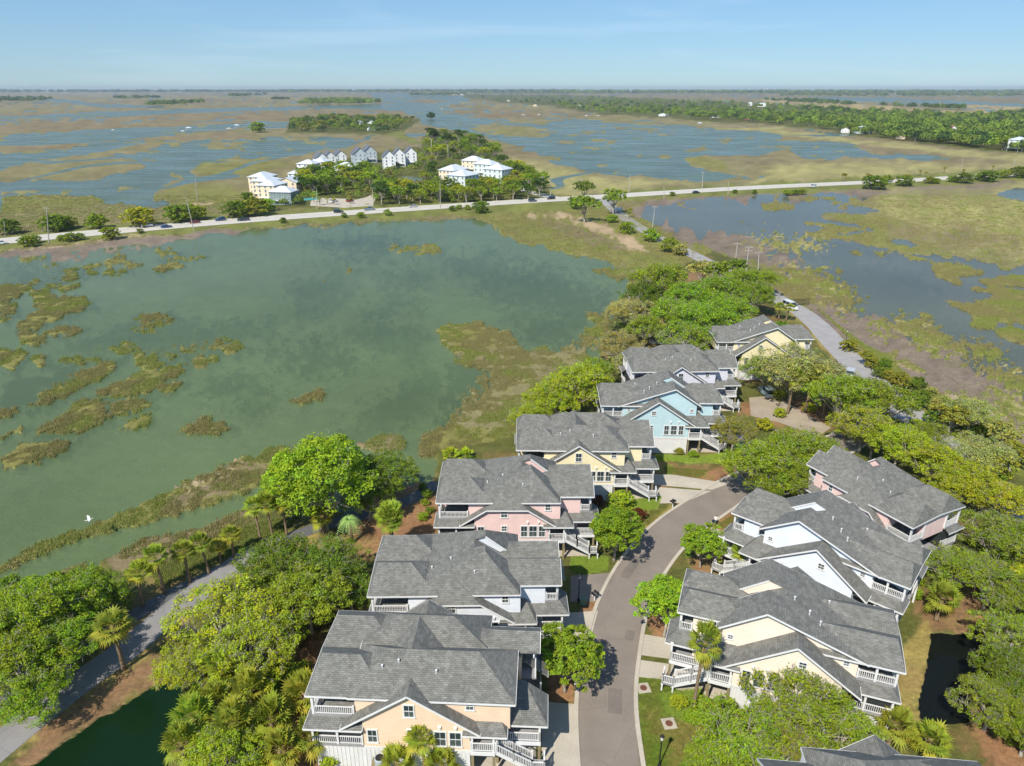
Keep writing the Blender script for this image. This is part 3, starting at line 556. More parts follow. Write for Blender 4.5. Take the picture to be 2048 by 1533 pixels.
def siding_mat(name, c, lap=0.16):
    if name in MATS: return MATS[name]
    m, n, l, b = new_mat(name)
    tc = n.new('ShaderNodeTexCoord'); sp = n.new('ShaderNodeSeparateXYZ'); l.new(tc.outputs['Object'], sp.inputs[0])
    d = nnode(n, 'ShaderNodeMath', operation='DIVIDE'); d.inputs[1].default_value = lap; l.new(sp.outputs[2], d.inputs[0])
    fr = nnode(n, 'ShaderNodeMath', operation='FRACT'); l.new(d.outputs[0], fr.inputs[0])
    r1 = nnode(n, 'ShaderNodeMapRange'); r1.inputs[1].default_value = 0.0; r1.inputs[2].default_value = 0.14; r1.inputs[3].default_value = 0.78; r1.inputs[4].default_value = 1
    l.new(fr.outputs[0], r1.inputs[0])
    n1 = nnode(n, 'ShaderNodeTexNoise'); n1.inputs['Scale'].default_value = 0.7; n1.inputs['Detail'].default_value = 5; l.new(tc.outputs['Object'], n1.inputs['Vector'])
    r2 = nnode(n, 'ShaderNodeMapRange'); r2.inputs[1].default_value = .3; r2.inputs[2].default_value = .7; r2.inputs[3].default_value = .93; r2.inputs[4].default_value = 1.05
    l.new(n1.outputs[0], r2.inputs[0])
    a = nnode(n, 'ShaderNodeMath', operation='MULTIPLY'); l.new(r1.outputs[0], a.inputs[0]); l.new(r2.outputs[0], a.inputs[1])
    mx = nnode(n, 'ShaderNodeMix', data_type='RGBA', blend_type='MULTIPLY'); mx.inputs[0].default_value = 1; mx.inputs[6].default_value = (*c, 1)
    l.new(a.outputs[0], mx.inputs[7]); l.new(mx.outputs[2], b.inputs['Base Color']); b.inputs['Roughness'].default_value = 0.6
    bp = nnode(n, 'ShaderNodeBump'); bp.inputs['Strength'].default_value = 0.7; bp.inputs['Distance'].default_value = 0.02
    l.new(fr.outputs[0], bp.inputs['Height']); bp.invert = True; l.new(bp.outputs[0], b.inputs['Normal'])
    MATS[name] = m; return m
M_TRIM = mat('white_trim', lin(224,223,219), 0.5, 0.04, 1.2); M_SKIRT = mat('white_batten_board', lin(222,220,216), 0.6, 0.07, 0.9)
M_DECK = mat('grey_deck_board', lin(150,148,146), 0.7, 0.12, 3.0); M_POST = mat('timber_post', lin(140,128,96), 0.8, 0.2, 3.0)
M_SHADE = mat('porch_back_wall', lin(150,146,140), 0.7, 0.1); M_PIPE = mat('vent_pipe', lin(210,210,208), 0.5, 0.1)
m, n, l, b = new_mat('window_glass'); b.inputs['Base Color'].default_value = (0.03, 0.045, 0.05, 1); b.inputs['Roughness'].default_value = 0.08; M_GLASS = m
m, n, l, b = new_mat('window_screen'); b.inputs['Base Color'].default_value = (0.07, 0.09, 0.085, 1); b.inputs['Roughness'].default_value = 0.35; M_BLIND = m
M_SCREEN = mat('porch_screen', (0.035, 0.04, 0.042), 0.6, 0.1)

class House:
    def __init__(s, name, label, loc, yaw, wall, sx=1, D=12.0):
        s.root = empty(name, (loc[0], loc[1], 0), R(yaw), label, 'house', 'houses along the street')
        s.sx = sx; s.D = D; s.wall = wall; s.flip = sx < 0
    # local point, mirrored in x for houses whose street side is the left one; back=True mirrors to the rear unit
    def p(s, x, y, z, back=False): return (x*s.sx, (s.D-y) if back else y, z)
    def roofplane(s, faces, back=False, th=0.14, mat_=None):
        """faces: (points, indices of free edges); slabs with shingles, white fascia on the free edges"""
        mb = MB(); fb = MB(); uvs = []
        inv = (s.sx < 0) != back
        for pts, free in faces:
            P = [Vector(s.p(*q, back)) for q in pts]; n = len(P)
            nor = Vector((0, 0, 0))
            for i in range(1, n-1): nor += (P[i]-P[0]).cross(P[i+1]-P[0])
            if nor.z < 0: P = P[::-1]; fr = [(n-2-i) % n for i in free]; nor = -nor
            else: fr = list(free)
            nor.normalize(); e = Vector((-nor.y, nor.x, 0))
            e = e.normalized() if e.length > 1e-6 else Vector((1, 0, 0)); w = nor.cross(e)
            mb.poly(P); uvs += [(q.dot(e), q.dot(w)) for q in P]
            lo = [q-Vector((0, 0, th)) for q in P]
            mb.poly(lo[::-1]); uvs += [(q.dot(e), q.dot(w)) for q in lo[::-1]]
            for i in range(n):
                a, c = P[i], P[(i+1) % n]; a2, c2 = lo[i], lo[(i+1) % n]
                mb.poly([a2, c2, c, a]); uvs += [(q.dot(e), q.dot(w)) for q in (a2, c2, c, a)]
                if i in fr:
                    d = (c-a); d2 = Vector((d.y, -d.x, 0))
                    if d2.length < 1e-6: continue
                    d2.normalize(); o = d2*0.02; dz = Vector((0, 0, 0.105))
                    fb.bar(a+o-dz, c+o-dz, 0.05, 0.17)
        me = mb.mesh('roof', mat_ or M_ROOF)
        ul = me.uv_layers.new(name='UVMap'); ul.data.foreach_set('uv', np.array(uvs, np.float32).ravel())
        o = obj('roof', me, None, s.root)
        if fb.f: fb.build('fascia', M_TRIM, o)
        return o
    def ridge(s, ax, x0, x1, y0, y1, e0, e1, zr, rp, h0=0.0, h1=0.0, c0=None, back=False, free=True, skip=''):
        """ridged roof: ax is the ridge axis, e0/e1 eave heights, rp ridge position across, h0/h1 hip insets, c0 clip height of the gable at the low end"""
        q = (lambda a, c, z: (a, c, z)) if ax == 'x' else (lambda a, c, z: (c, a, z))
        a0, a1, b0, b1 = (x0, x1, y0, y1) if ax == 'x' else (y0, y1, x0, x1)
        fs = []
        r0, r1 = q(a0+h0, rp, zr), q(a1-h1, rp, zr)
        if c0 is not None:                        # clipped gable at the a0 end
            t0 = (zr-c0)/(zr-e0); k0 = rp+(b0-rp)*t0; t1 = (zr-c0)/(zr-e1); k1 = rp+(b1-rp)*t1
            fs.append(([q(a0, b0, e0), q(a1, b0, e0), r1, r0, q(a0, k0, c0)], [0, 4]))
            fs.append(([q(a0, b1, e1), q(a1, b1, e1), r1, r0, q(a0, k1, c0)], [0, 4]))
            fs.append(([q(a0, k0, c0), q(a0, k1, c0), r0], [0]))
        else:
            # skip: '0'/'1' no trim at the low/high end, 'v' none along the inner eave, 'l' none on the inner rake of the first slope
            f0 = [0]+([3] if h0 == 0 and '0' not in skip else [])+([1] if h1 == 0 and '1' not in skip else [])
            fa = [i for i in f0 if not ('l' in skip and i == 1)]; fb_ = [i for i in f0 if not ('v' in skip and i == 0)]
            fs.append(([q(a0, b0, e0), q(a1, b0, e0), r1, r0], fa)); fs.append(([q(a0, b1, e1), q(a1, b1, e1), r1, r0], fb_))
            if h0: fs.append(([q(a0, b0, e0), q(a0, b1, e1), r0], [] if '0' in skip else [0]))
            if h1: fs.append(([q(a1, b0, e0), q(a1, b1, e1), r1], [] if '1' in skip else [0]))
        if not free: fs = [(p_, []) for p_, f_ in fs]
        return s.roofplane(fs, back)
    def lean(s, x0, x1, y0, y1, ze, zt, hl=0.0, hr=0.0, back=False):
        """lean-to roof falling to the front eave y0, hipped down at its ends by hl / hr"""
        fs = [([(x0, y0, ze), (x1, y0, ze), (x1-hr, y1, zt), (x0+hl, y1, zt)], [0]+([1] if not hr else [])+([3] if not hl else []))]
        if hl: fs.append(([(x0, y0, ze), (x0, y1, ze), (x0+hl, y1, zt)], [0]))
        if hr: fs.append(([(x1, y0, ze), (x1, y1, ze), (x1-hr, y1, zt)], [0]))
        return s.roofplane(fs, back)
    def box(s, name, x0, x1, y0, y1, z0, z1, m, parent=None, back=False):
        mb = MB(); a = s.p(x0, y0, z0, back); c = s.p(x1, y1, z1, back)
        mb.box(min(a[0], c[0]), max(a[0], c[0]), min(a[1], c[1]), max(a[1], c[1]), z0, z1)
        return mb.build(name, m, parent or s.root)
    def gable(s, prof, y, dep, m, back=False, name='gable_wall'):
        """wall with the outline prof [(x, z)...] standing at y and dep thick"""
        mb = MB(); F = [s.p(x, y, z, back) for x, z in prof]; B = [s.p(x, y+dep, z, back) for x, z in prof]
        if (s.sx < 0) != back: F.reverse(); B.reverse()
        mb.poly(F); mb.poly(B[::-1])
        for i in range(len(F)): j = (i+1) % len(F); mb.poly([F[j], F[i], B[i], B[j]])
        return mb.build(name, m, s.root)
    def window(s, x, z, w, h, y, grid=(1, 1), back=False, side=None):
        """window on a wall facing the front; x centre, z sill height"""
        fr = MB(); gl = MB(); mu = MB(); t = 0.11
        def bx(mb, a0, a1, z0, z1, d0, d1):
            a = s.p(a0, y-d1, z0, back); c = s.p(a1, y-d0, z1, back)
            mb.box(min(a[0], c[0]), max(a[0], c[0]), min(a[1], c[1]), max(a[1], c[1]), z0, z1)
        x0, x1 = x-w/2, x+w/2
        bx(fr, x0-t, x0, z-t, z+h+t, -0.02, 0.07); bx(fr, x1, x1+t, z-t, z+h+t, -0.02, 0.07)
        bx(fr, x0, x1, z+h, z+h+t, -0.02, 0.07)
        bx(gl, x0, x1, z, z+h/2, -0.03, 0.02); bx(mu, x0, x1, z+h/2-0.03, z+h/2+0.03, 0.0, 0.05)
        for i in range(1, grid[0]+1): xx = x0+w*i/(grid[0]+1); bx(mu, xx-0.015, xx+0.015, z, z+h/2-0.03, 0.0, 0.035); bx(mu, xx-0.015, xx+0.015, z+h/2+0.03, z+h, 0.0, 0.035)
        wn_ = empty('window'); wn_.parent = s.root
        fr.build('frame', M_TRIM, wn_); gl.build('pane', M_BLIND, wn_); mu.build('muntin', M_TRIM, wn_)
        g2 = MB(); bx(g2, x0, x1, z+h/2, z+h, -0.03, 0.02); g2.build('pane', M_GLASS, wn_)
        sl = MB(); bx(sl, x0-t-0.04, x1+t+0.04, z-t, z-0.001, -0.02, 0.12); sl.build('sill', M_TRIM, wn_)
    def rail(s, pts, z, hgt=0.95, back=False, name='railing'):
        mb = MB()
        for a, c in zip(pts, pts[1:]):
            za = a[2] if len(a) > 2 else z; zc = c[2] if len(c) > 2 else z
            A = Vector(s.p(a[0], a[1], za, back)); B = Vector(s.p(c[0], c[1], zc, back)); L = (B-A).length
            up = Vector((0, 0, 1))
            mb.bar(A+up*hgt, B+up*hgt, 0.10, 0.06); mb.bar(A+up*0.12, B+up*0.12, 0.06, 0.06)
            k = max(2, int(L/0.17))
            for i in range(1, k):
                q = A.lerp(B, i/k); mb.bar(q+up*0.12, q+up*hgt, 0.05, 0.05)
            for q in (A, B): mb.bar(q, q+up*(hgt+0.16), 0.15, 0.15)
        return mb.build(name, M_TRIM, s.root)
    def column(s, x, y, z0, z1, w=0.2, m=None, back=False):
        mb = MB(); a = s.p(x, y, z0, back)
        mb.box(a[0]-w/2, a[0]+w/2, a[1]-w/2, a[1]+w/2, z0, z1); mb.box(a[0]-w*.75, a[0]+w*.75, a[1]-w*.75, a[1]+w*.75, z1-0.12, z1-0.002)
        return mb.build('column', m or M_TRIM, s.root)
    def stair(s, x0, z0, x1, z1, ya, yb):
        """flight along x from (x0, z0) down to a landing at x1, between ya and yb"""
        st = empty('stair'); st.parent = s.root; n = int((z0-z1)/0.18); tr = MB(); sg = MB()
        for i in range(n):
            t = (i+0.5)/n; x = x0+(x1-x0)*t; z = z0+(z1-z0)*(i+1)/n
            a = s.p(x-0.16, ya, z); c = s.p(x+0.16, yb, z); tr.box(min(a[0], c[0]), max(a[0], c[0]), ya, yb, z-0.05, z)
            tr.box(*(sorted((s.p(x-0.15, 0, 0)[0], s.p(x-0.12, 0, 0)[0]))), ya+.01, yb-.01, z+0.003, z+0.13)
        for y in (ya-0.03, yb+0.03): sg.bar(s.p(x0, y, z0-0.1), s.p(x1, y, z1-0.1), 0.05, 0.28)
        tr.build('tread', M_DECK, st); sg.build('stringer', M_TRIM, st)
        s.box('landing', x1, x1+1.25, ya-0.05, yb+0.05, z1-0.16, z1, M_DECK, st)
        for q in ((x1+0.08, ya), (x1+1.17, ya), (x1+0.08, yb), (x1+1.17, yb)): s.column(q[0], q[1], -0.05, z1-0.16, 0.15)
        s.rail([(x0, ya, z0), ((x0+x1)/2, ya, (z0+z1)/2), (x1+0.08, ya, z1), (x1+1.17, ya, z1)], 0)
        s.rail([(x0, yb, z0), ((x0+x1)/2, yb, (z0+z1)/2), (x1+0.08, yb, z1)], 0)
        s.rail([(x1+1.17, ya, z1), (x1+1.17, yb, z1)], 0, 0.95)
    def skirt(s, x0, x1, y, z0, z1, dep, m=None):
        """white board-and-batten base"""
        o = s.box('base_wall', x0, x1, y+0.03, y+dep, z0, z1, m or M_SKIRT)
        mb = MB(); k = int((x1-x0)/0.38)
        for i in range(k+1):
            x = x0+0.06+(x1-x0-0.12)*i/k; a = s.p(x, y, 0)[0]; mb.box(a-0.035, a+0.035, y-0.005, y+0.028, z0, z1-0.26)
        b_ = mb.build('batten', M_TRIM, o); b_['kind'] = 'stuff'
        s.box('band_board', x0-0.02, x1+0.02, y-0.03, y+0.02, z1-0.25, z1+0.03, M_TRIM)
    def vents(s, pts):
        for x, y, z in pts:
            mb = MB(); a = s.p(x, y, z); mb.lathe([(0.07, z-0.3), (0.07, z+0.32), (0.11, z+0.33), (0.11, z+0.42), (0.03, z+0.46)], a[0], a[1], 8); mb.build('vent_pipe', M_PIPE, s.root)
    def lamps(s, pts, y):
        for x, z in pts:
            mb = MB(); a = s.p(x, y, z); mb.box(a[0]-0.09, a[0]+0.09, a[1]-0.16, a[1], z-0.12, z+0.16); mb.box(a[0]-0.14, a[0]+0.14, a[1]-0.22, a[1], z+0.16, z+0.2); mb.build('flood_light', M_TRIM, s.root)

def porch_side(h, x0, x1, y0, y1, z, back=False, screens=(), post_z=None, deckth=0.22):
    h.box('deck', x0, x1, y0, y1, z-deckth, z, M_DECK, None, back)
def common(h, A, right_ext=11.4):
    W = h.wall
    # street-side decks of the front unit, with the stair
    h.box('deck', 5.22, 7.4, -0.1, 3.2, 2.78, 3.0, M_DECK); h.box('deck', 7.4, right_ext, 1.2, 5.2, 2.78, 2.995, M_DECK)
    h.box('band_board', 5.24, 7.42, -0.16, -0.1, 2.62, 3.02, M_TRIM); h.box('band_board', 7.45, right_ext+0.02, 1.12, 1.18, 2.62, 3.015, M_TRIM)
    h.rail([(5.3, -0.02), (7.3, -0.02)], 3.0); h.rail([(8.0, 1.28), (right_ext-0.08, 1.28), (right_ext-0.08, 5.1)], 3.0)
    h.stair(7.5, 3.0, 10.6, 1.05, -0.05, 1.0)
    for x, y in ((5.4, 0.05), (7.3, 0.05), (right_ext-0.1, 1.3)): h.column(x, y, 3.0, 5.22, 0.19)
    for x, y in ((5.4, 0.1), (7.3, 0.1), (7.5, 1.4), (right_ext-0.1, 1.4), (9.4, 5.0)): h.column(x, y, -0.05, 2.78, 0.24, M_POST)
    h.box('wall', 5.2, 9.3, 2.6, h.D-2.6, 3.0, 5.6, W)
    h.box('door', 5.8, 6.75, 2.52, 2.6, 3.02, 5.1, M_TRIM); h.box('door', 7.8, 8.7, 2.52, 2.6, 3.02, 5.1, M_GLASS)
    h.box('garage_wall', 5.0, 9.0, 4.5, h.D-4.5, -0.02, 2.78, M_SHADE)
    h.box('garage_floor', 5.0, 11.0, 0.6, h.D-0.6, -0.02, 0.035, M_CONC)
    # rear unit, simplified
    h.box('deck', 5.22, right_ext, 0.4, 4.2, 2.78, 3.0, M_DECK, None, True); h.rail([(5.3, 0.5), (right_ext-0.08, 0.5), (right_ext-0.08, 4.2)], 3.0, 0.95, True)
    for x in (5.4, 8.4, right_ext-0.1): h.column(x, 0.55, -0.05, 5.2, 0.2, None, True)

def house_A(name, label, loc, yaw, wall, sx=1, clip=None, hipx=(-5.4, 7.3), rw=True, zr=11.0, seedv=0, left_sh=False, win='triple', balcony=False, D=11.4, main='x'):
    """hipped main roof over two mirrored units, lower gable on each front, wings with porches"""
    h = House(name, label, loc, yaw, wall, sx, D); W = wall
    for bk in (False, True):
        if bk and hipx[1] > 8: hipx = (-5.4, 6.4); rw = True
        # lower front gable and its wall
        xl, xr_ = -4.2, 5.2
        h.ridge('y', -6.1, 6.2, -0.45, 4.2, 5.45, 5.35, 9.55, 0.0, 1.9 if clip else 0, 0, clip, bk, True, '1')
        k = 0.672
        top = lambda x: 9.55-abs(x)*k-0.16
        if clip:
            xc = (9.55-clip)/k
            prof = [(xl, 3.0), (xr_, 3.0), (xr_, top(xr_)), (xc, clip-0.16), (-xc, clip-0.16), (xl, top(xl))]
        else: prof = [(xl, 3.0), (xr_, 3.0), (xr_, top(xr_)), (0, top(0)), (xl, top(xl))]
        h.gable(prof, 0.0, 2.4, W, bk)
        # main hip
        x0, x1 = hipx
        if main == 'x': h.ridge('x', x0, x1, 0.2, D/2+0.02, 8.4, 9.25, zr, 3.5, 3.3, 3.4, None, bk, True, 'v')
        else: h.ridge('y', -5.8, 6.8, 0.3, 4.9, 8.4, 8.4, 11.4, 3.1, 3.4, 0, None, bk, True, 'l'); u_ = lambda x: (11.4-(x-3.1)*(3.0/3.7) if x > 3.1 else 11.4-(3.1-x)*(3.0/8.9))-.16; h.gable([(-5.0, 8.0), (6.2, 8.0), (6.2, u_(6.2)), (3.1, u_(3.1)), (-5.0, u_(-5.0))], 4.4, .3, W, bk)
        h.box('wall', x0+0.5, x1-0.5, 0.75, D/2-0.02, 5.0, 8.36, W, None, bk)
        # side wings
        if rw:
            h.ridge('x', 4.0, 11.2, 1.75, D/2+0.01, 8.42, 9.0, 10.1, 4.1, 3.0, 0, None, bk, True, '0v')
            h.box('wall', x1-0.6, 9.5, 2.2, D/2-0.03, 5.4, 8.38, W, None, bk)
            h.gable([(0, 0), (1, 0), (1, 1)], 0, 1, W, bk) if False else None
            h.box('deck', 9.5, 10.9, 2.3, D/2-0.05, 5.75, 5.95, M_DECK, None, bk)
            h.rail([(9.6, 2.35), (10.8, 2.35), (10.8, D/2-0.1)], 5.95, 0.9, bk); h.column(10.8, 2.4, 5.95, 8.4, 0.22, None, bk)
            # gable end triangle of the wing
            mb = MB(); P = [h.p(10.75, 2.2, 8.3, bk), h.p(10.75, D/2-0.05, 8.5, bk), h.p(10.75, 4.2, 9.72, bk)]; mb.poly(P); mb.poly(P[::-1]); 
            mb = MB(); P = [h.p(10.7, 2.2, 8.25, bk), h.p(10.7, D/2-0.1, 8.25, bk), h.p(10.7, D/2-0.1, 8.55, bk), h.p(10.7, 4.1, 9.9, bk)]; Q = [h.p(10.55, *h_) for h_ in ()]
            P2 = [(q[0]-0.12*h.sx, q[1], q[2]) for q in P]; mb.poly(P); mb.poly(P2[::-1])
            for i in range(4): j = (i+1) % 4; mb.poly([P[i], P2[i], P2[j], P[j]])
            mb.build('gable_end', M_TRIM, h.root)
        h.ridge('x', -9.1, -1.8, 0.25, D/2+0.015, 8.42, 8.8, 10.45, 3.2, 0.9, 3.0, None, bk, True, '1v')
        h.box('wall', -5.0, -3.9, 0.9, D/2-0.04, 5.2, 8.38, W, None, bk)
        h.box('porch_back', -8.6, -5.0, 3.4, D/2-0.05, 5.4, 8.38, W, None, bk)
        h.box('deck', -8.8, -5.0, 0.6, 3.4, 5.7, 5.9, M_DECK, None, bk)
        h.rail([(-5.1, 0.7), (-8.7, 0.7), (-8.7, 3.3)], 5.9, 0.9, bk); h.column(-8.7, 0.72, 5.9, 8.45, 0.22, None, bk)
        h.column(-8.7, 3.4, 5.9, 8.45, 0.2, None, bk)
        # low porch roofs
        h.lean(4.6, 8.5, -0.4, 3.0, 5.2, 6.75, 0, 1.5, bk); h.lean(7.0, 12.0, 1.0, 4.6, 5.15, 6.8, 0, 2.2, bk)
        h.lean(-9.4, -4.2, -0.4, 3.0, 5.25, 6.6, 2.0, 0, bk)
        # left porch, first floor
        h.box('porch_screen', -8.7, -4.2, 0.35, 3.5, 3.02, 5.2, M_SCREEN, None, bk)
        h.box('deck', -8.9, -4.2, 0.1, D/2-0.06, 2.75, 3.0, M_DECK, None, bk)
        h.rail([(-4.4, 0.16), (-8.8, 0.16), (-8.8, 3.4)], 3.0, 0.9, bk)
        for x in (-8.8, -6.6): h.column(x, 0.16, 3.0, 5.22, 0.2, None, bk)
        h.box('wall', -4.2, 5.2, 2.3, D/2-0.01, 3.0, 5.4, W, None, bk)
    # ridge that links the two units
    if main == 'x': h.ridge('y', -3.4, 3.0, 3.5, D-3.5, 8.8, 8.8, zr-0.05, -0.2, 0, 0, None, False, False)
    else: h.ridge('y', -5.8, 6.4, 4.7, D-4.7, 8.38, 8.0, 10.97, 1.9, 0, 0, None, False, False)
    h.skirt(-4.2, 5.2, 0.0, -0.02, 3.0, D-0.1); h.skirt(-8.8, -4.22, 0.3, -0.02, 2.75, D-0.8)
    common(h, True)
    if win == 'triple':
        for i, w in ((0, .75), (1, 0.95), (2, .75)): h.window(2.15+i*1.15, 3.55, w, 1.55, 0.0, (1, 1))
    else:
        h.window(2.6, 3.5, 0.95, 1.6, 0.0); h.window(3.95, 3.5, 0.95, 1.6, 0.0); h.window(0.2, 3.6, 0.85, 1.6, 0.0)
    if not clip: h.window(0.0, 6.75, 0.8, 1.3, 0.0)
    else: h.window(-0.4, clip-1.3, 0.75, 0.95, 0.0)
    if clip: h.window(-0.4, 4.4, 0.6, 0.7, 0.0)
    h.window(-3.4, 3.6, 0.75, 1.4, 0.0)
    h.window(5.2, 7.05, 0.6, 0.8, 0.75); h.window(-4.4, 7.3, 0.5, 0.6, 0.9)
    h.lamps([(2.6, 5.62), (4.0, 5.62)], 0.0)
    h.vents([(-2.6, 2.2, 9.9), (-1.2, 2.6, 10.2), (2.2, 2.0, 9.75)] if main == 'x' else [(-2.6, 3.4, 9.35), (-.6, 4.1, 10.0), (2.0, 2.0, 9.8), (-3.2, 7.0, 9.1)])
    return h

def house_B(name, label, loc, yaw, wall, sx=1, D=12.0, diamond=True, win='triple'):
    """broad gable with a lower gable nested before it, both units mirrored"""
    h = House(name, label, loc, yaw, wall, sx, D); W = wall
    for bk in (False, True):
        h.ridge('y', -6.0, 6.3, -0.45, 2.6, 5.5, 5.3, 9.6, 0.0, 0, 0, None, bk, True, '1')
        top = lambda x: 9.6-abs(x)*0.683-0.16
        h.gable([(-4.3, 3.0), (5.2, 3.0), (5.2, top(5.2)), (0, top(0)), (-4.3, top(-4.3))], 0.0, 2.0, W, bk)
        # upper gable: long slope to the marsh, short one to the street
        h.ridge('y', -6.4, 7.3, 1.45, 5.2, 7.95, 8.15, 11.15, 2.9, 0, 0, None, bk, True, 'l')
        u = lambda x: (11.15-(x-2.9)*(3.0/4.4) if x > 2.9 else 11.15-(2.9-x)*(3.2/9.3))-0.16
        h.gable([(-5.6, 5.0), (6.7, 5.0), (6.7, u(6.7)), (2.9, u(2.9)), (-5.6, u(-5.6))], 1.95, 3.2, W, bk)
        # wings
        h.ridge('x', 4.2, 11.2, 2.3, D/2+0.01, 8.35, 8.8, 9.8, 4.4, 2.6, 0.8, None, bk, True, '0v')
        h.box('wall', 6.6, 9.6, 2.8, D/2-0.03, 5.4, 8.3, W, None, bk)
        h.box('deck', 9.6, 10.9, 2.7, D/2-0.05, 5.75, 5.95, M_DECK, None, bk)
        h.rail([(9.7, 2.75), (10.8, 2.75), (10.8, D/2-0.1)], 5.95, 0.9, bk); h.column(10.8, 2.8, 5.95, 8.35, 0.22, None, bk)
        h.ridge('x', -9.4, -2.0, 1.5, D/2+0.015, 8.0, 8.4, 9.5, 4.1, 0.6, 0, None, bk, True, '1v')
        h.box('porch_back', -8.9, -5.6, 3.6, D/2-0.05, 5.4, 8.0, W, None, bk)
        h.box('deck', -9.0, -5.6, 1.8, 3.6, 5.7, 5.9, M_DECK, None, bk)
        h.rail([(-5.7, 1.9), (-8.9, 1.9), (-8.9, 3.5)], 5.9, 0.9, bk)
        for x in (-8.9, -7.2): h.column(x, 1.92, 5.9, 8.05, 0.2, None, bk)
        # low porch roofs
        h.lean(4.6, 8.6, -0.4, 3.0, 5.2, 6.6, 0, 1.4, bk); h.lean(7.0, 12.0, 1.2, 4.8, 5.15, 6.7, 0, 2.2, bk)
        h.lean(-9.4, -4.3, 0.6, 3.4, 5.25, 6.3, 1.6, 0, bk)
        h.box('porch_screen', -8.8, -4.3, 1.2, 4.2, 3.02, 5.2, M_SCREEN, None, bk); h.box('deck', -9.0, -4.3, 0.9, D/2-0.06, 2.75, 3.0, M_DECK, None, bk)
        h.rail([(-4.5, 0.96), (-8.9, 0.96), (-8.9, 3.6)], 3.0, 0.9, bk)
        for x in (-8.9, -6.6): h.column(x, 0.96, 3.0, 5.24, 0.2, None, bk); h.column(x, 1.0, -0.05, 2.75, 0.2, None, bk)
        h.box('wall', -4.3, 5.2, 1.9, D/2-0.01, 3.0, 5.4, W, None, bk)
    # lower link between the units
    h.ridge('y', -6.4, 6.9, 5.0, D-5.0, 7.94, 7.75, 10.62, 1.4, 0, 0, None, False, False)
    h.skirt(-4.3, 5.2, 0.0, -0.02, 3.0, D-0.1); h.skirt(-8.6, -4.32, 1.6, -0.02, 2.75, D-3.2)
    common(h, False)
    if win == 'triple':
        for i, w in ((0, .72), (1, 0.92), (2, .72)): h.window(1.6+i*1.2, 3.55, w, 1.6, 0.0, (1, 1))
    h.window(-0.7, 7.1, 0.6, 0.62, 0.0); h.window(-1.0, 4.5, 0.6, 0.65, 0.0); h.window(-3.3, 3.7, 0.7, 1.3, 0.0)
    h.window(-4.6, 6.9, 0.42, 0.45, 1.95); h.window(5.9, 6.85, 0.42, 0.45, 1.95); h.window(7.3, 6.7, 0.7, 1.2, 2.8)
    h.lamps([(2.2, 5.75), (3.5, 5.75)], 0.0)
    h.vents([(-2.0, 3.6, 9.6), (-1.0, 4.4, 9.95), (0.4, 5.6, 10.3), (-3.0, 7.6, 9.2)])
    return h
PEACH = siding_mat('peach_siding', lin(238,208,176)); WHITE = siding_mat('white_siding', lin(226,230,234)); PINK = siding_mat('pink_siding', lin(236,203,194))
YEL = siding_mat('yellow_siding', lin(244,230,186)); TEAL = siding_mat('aqua_siding', lin(190,217,220)); LAV = siding_mat('pale_lilac_siding', lin(222,220,228))
CREAM = siding_mat('cream_siding', lin(244,228,206)); PALEB = siding_mat('pale_blue_siding', lin(228,234,242))
house_A('house', 'peach house with two-window gable nearest the camera on the left', (-8.9, 45.7), -2.9, PEACH, hipx=(-5.4, 9.2), rw=False, win='double')
house_A('house', 'white house with clipped gable behind the nearest peach house', (-5.9, 59.3), 1.0, WHITE, clip=7.75, win='double', main='y')
house_A('house', 'pink house with clipped gable and white stair at the lagoon', (-0.6, 77.1), 0.0, PINK, clip=7.75, main='y')
house_A('house', 'pale yellow house with pointed gable behind the pink lagoon house', (9.7, 91.2), -1.0, YEL)
house_B('house', 'aqua blue house with nested gables', (24.15, 106.4), -2.0, TEAL)
house_A('house', 'pale lilac house between the aqua house and the far yellow house', (31.4, 122.4), 2.0, LAV)
house_B('house', 'yellow house farthest up the row beside the shore road', (52.3, 139.0), 0.0, YEL)
house_B('house', 'white house with nested gables right of the street', (34.2, 66.2), -41.0, PALEB, sx=-1)
house_B('house', 'cream peach house with nested gables right of the street', (26.4, 51.2), -20.0, CREAM, sx=-1)
_h = house_A('house', 'pink house half hidden behind the white house on the right', (44.2, 78.4), -62.0, PINK, sx=-1, clip=7.75, main='y'); _h.root.scale = (.84, .95, 1)
_h = house_A('house', 'grey roofed house cut by the lower right edge', (27.6, 29.6), -6.0, WHITE, sx=-1, main='y'); _h.root.scale = (.84, 1, 1)
# ------------------------------------------------------------------ trees, palms, shrubs, grass
def leaf_mat(name, trans=0.38):
    m, n, l, b = new_mat(name)
    oi = n.new('ShaderNodeObjectInfo'); va = nnode(n, 'ShaderNodeAttribute', attribute_name='leaf')
    mx = nnode(n, 'ShaderNodeMix', data_type='RGBA', blend_type='MULTIPLY'); mx.inputs[0].default_value = 1
    l.new(oi.outputs['Color'], mx.inputs[6]); l.new(va.outputs[0], mx.inputs[7])
    b.inputs['Roughness'].default_value = 0.6; b.inputs['Specular IOR Level'].default_value = 0.12
    l.new(mx.outputs[2], b.inputs['Base Color'])
    tr = n.new('ShaderNodeBsdfTranslucent'); l.new(mx.outputs[2], tr.inputs[0])
    ms = n.new('ShaderNodeMixShader'); ms.inputs[0].default_value = trans
    l.new(b.outputs[0], ms.inputs[1]); l.new(tr.outputs[0], ms.inputs[2]); l.new(ms.outputs[0], n['Material Output'].inputs[0])
    return m
M_LEAF = leaf_mat('leaves'); M_BARK = mat('grey_bark', lin(164,156,142), 0.9, 0.25, 3.0); M_PTRUNK = mat('palm_trunk', lin(136,116,92), 0.9, 0.25, 5.0)
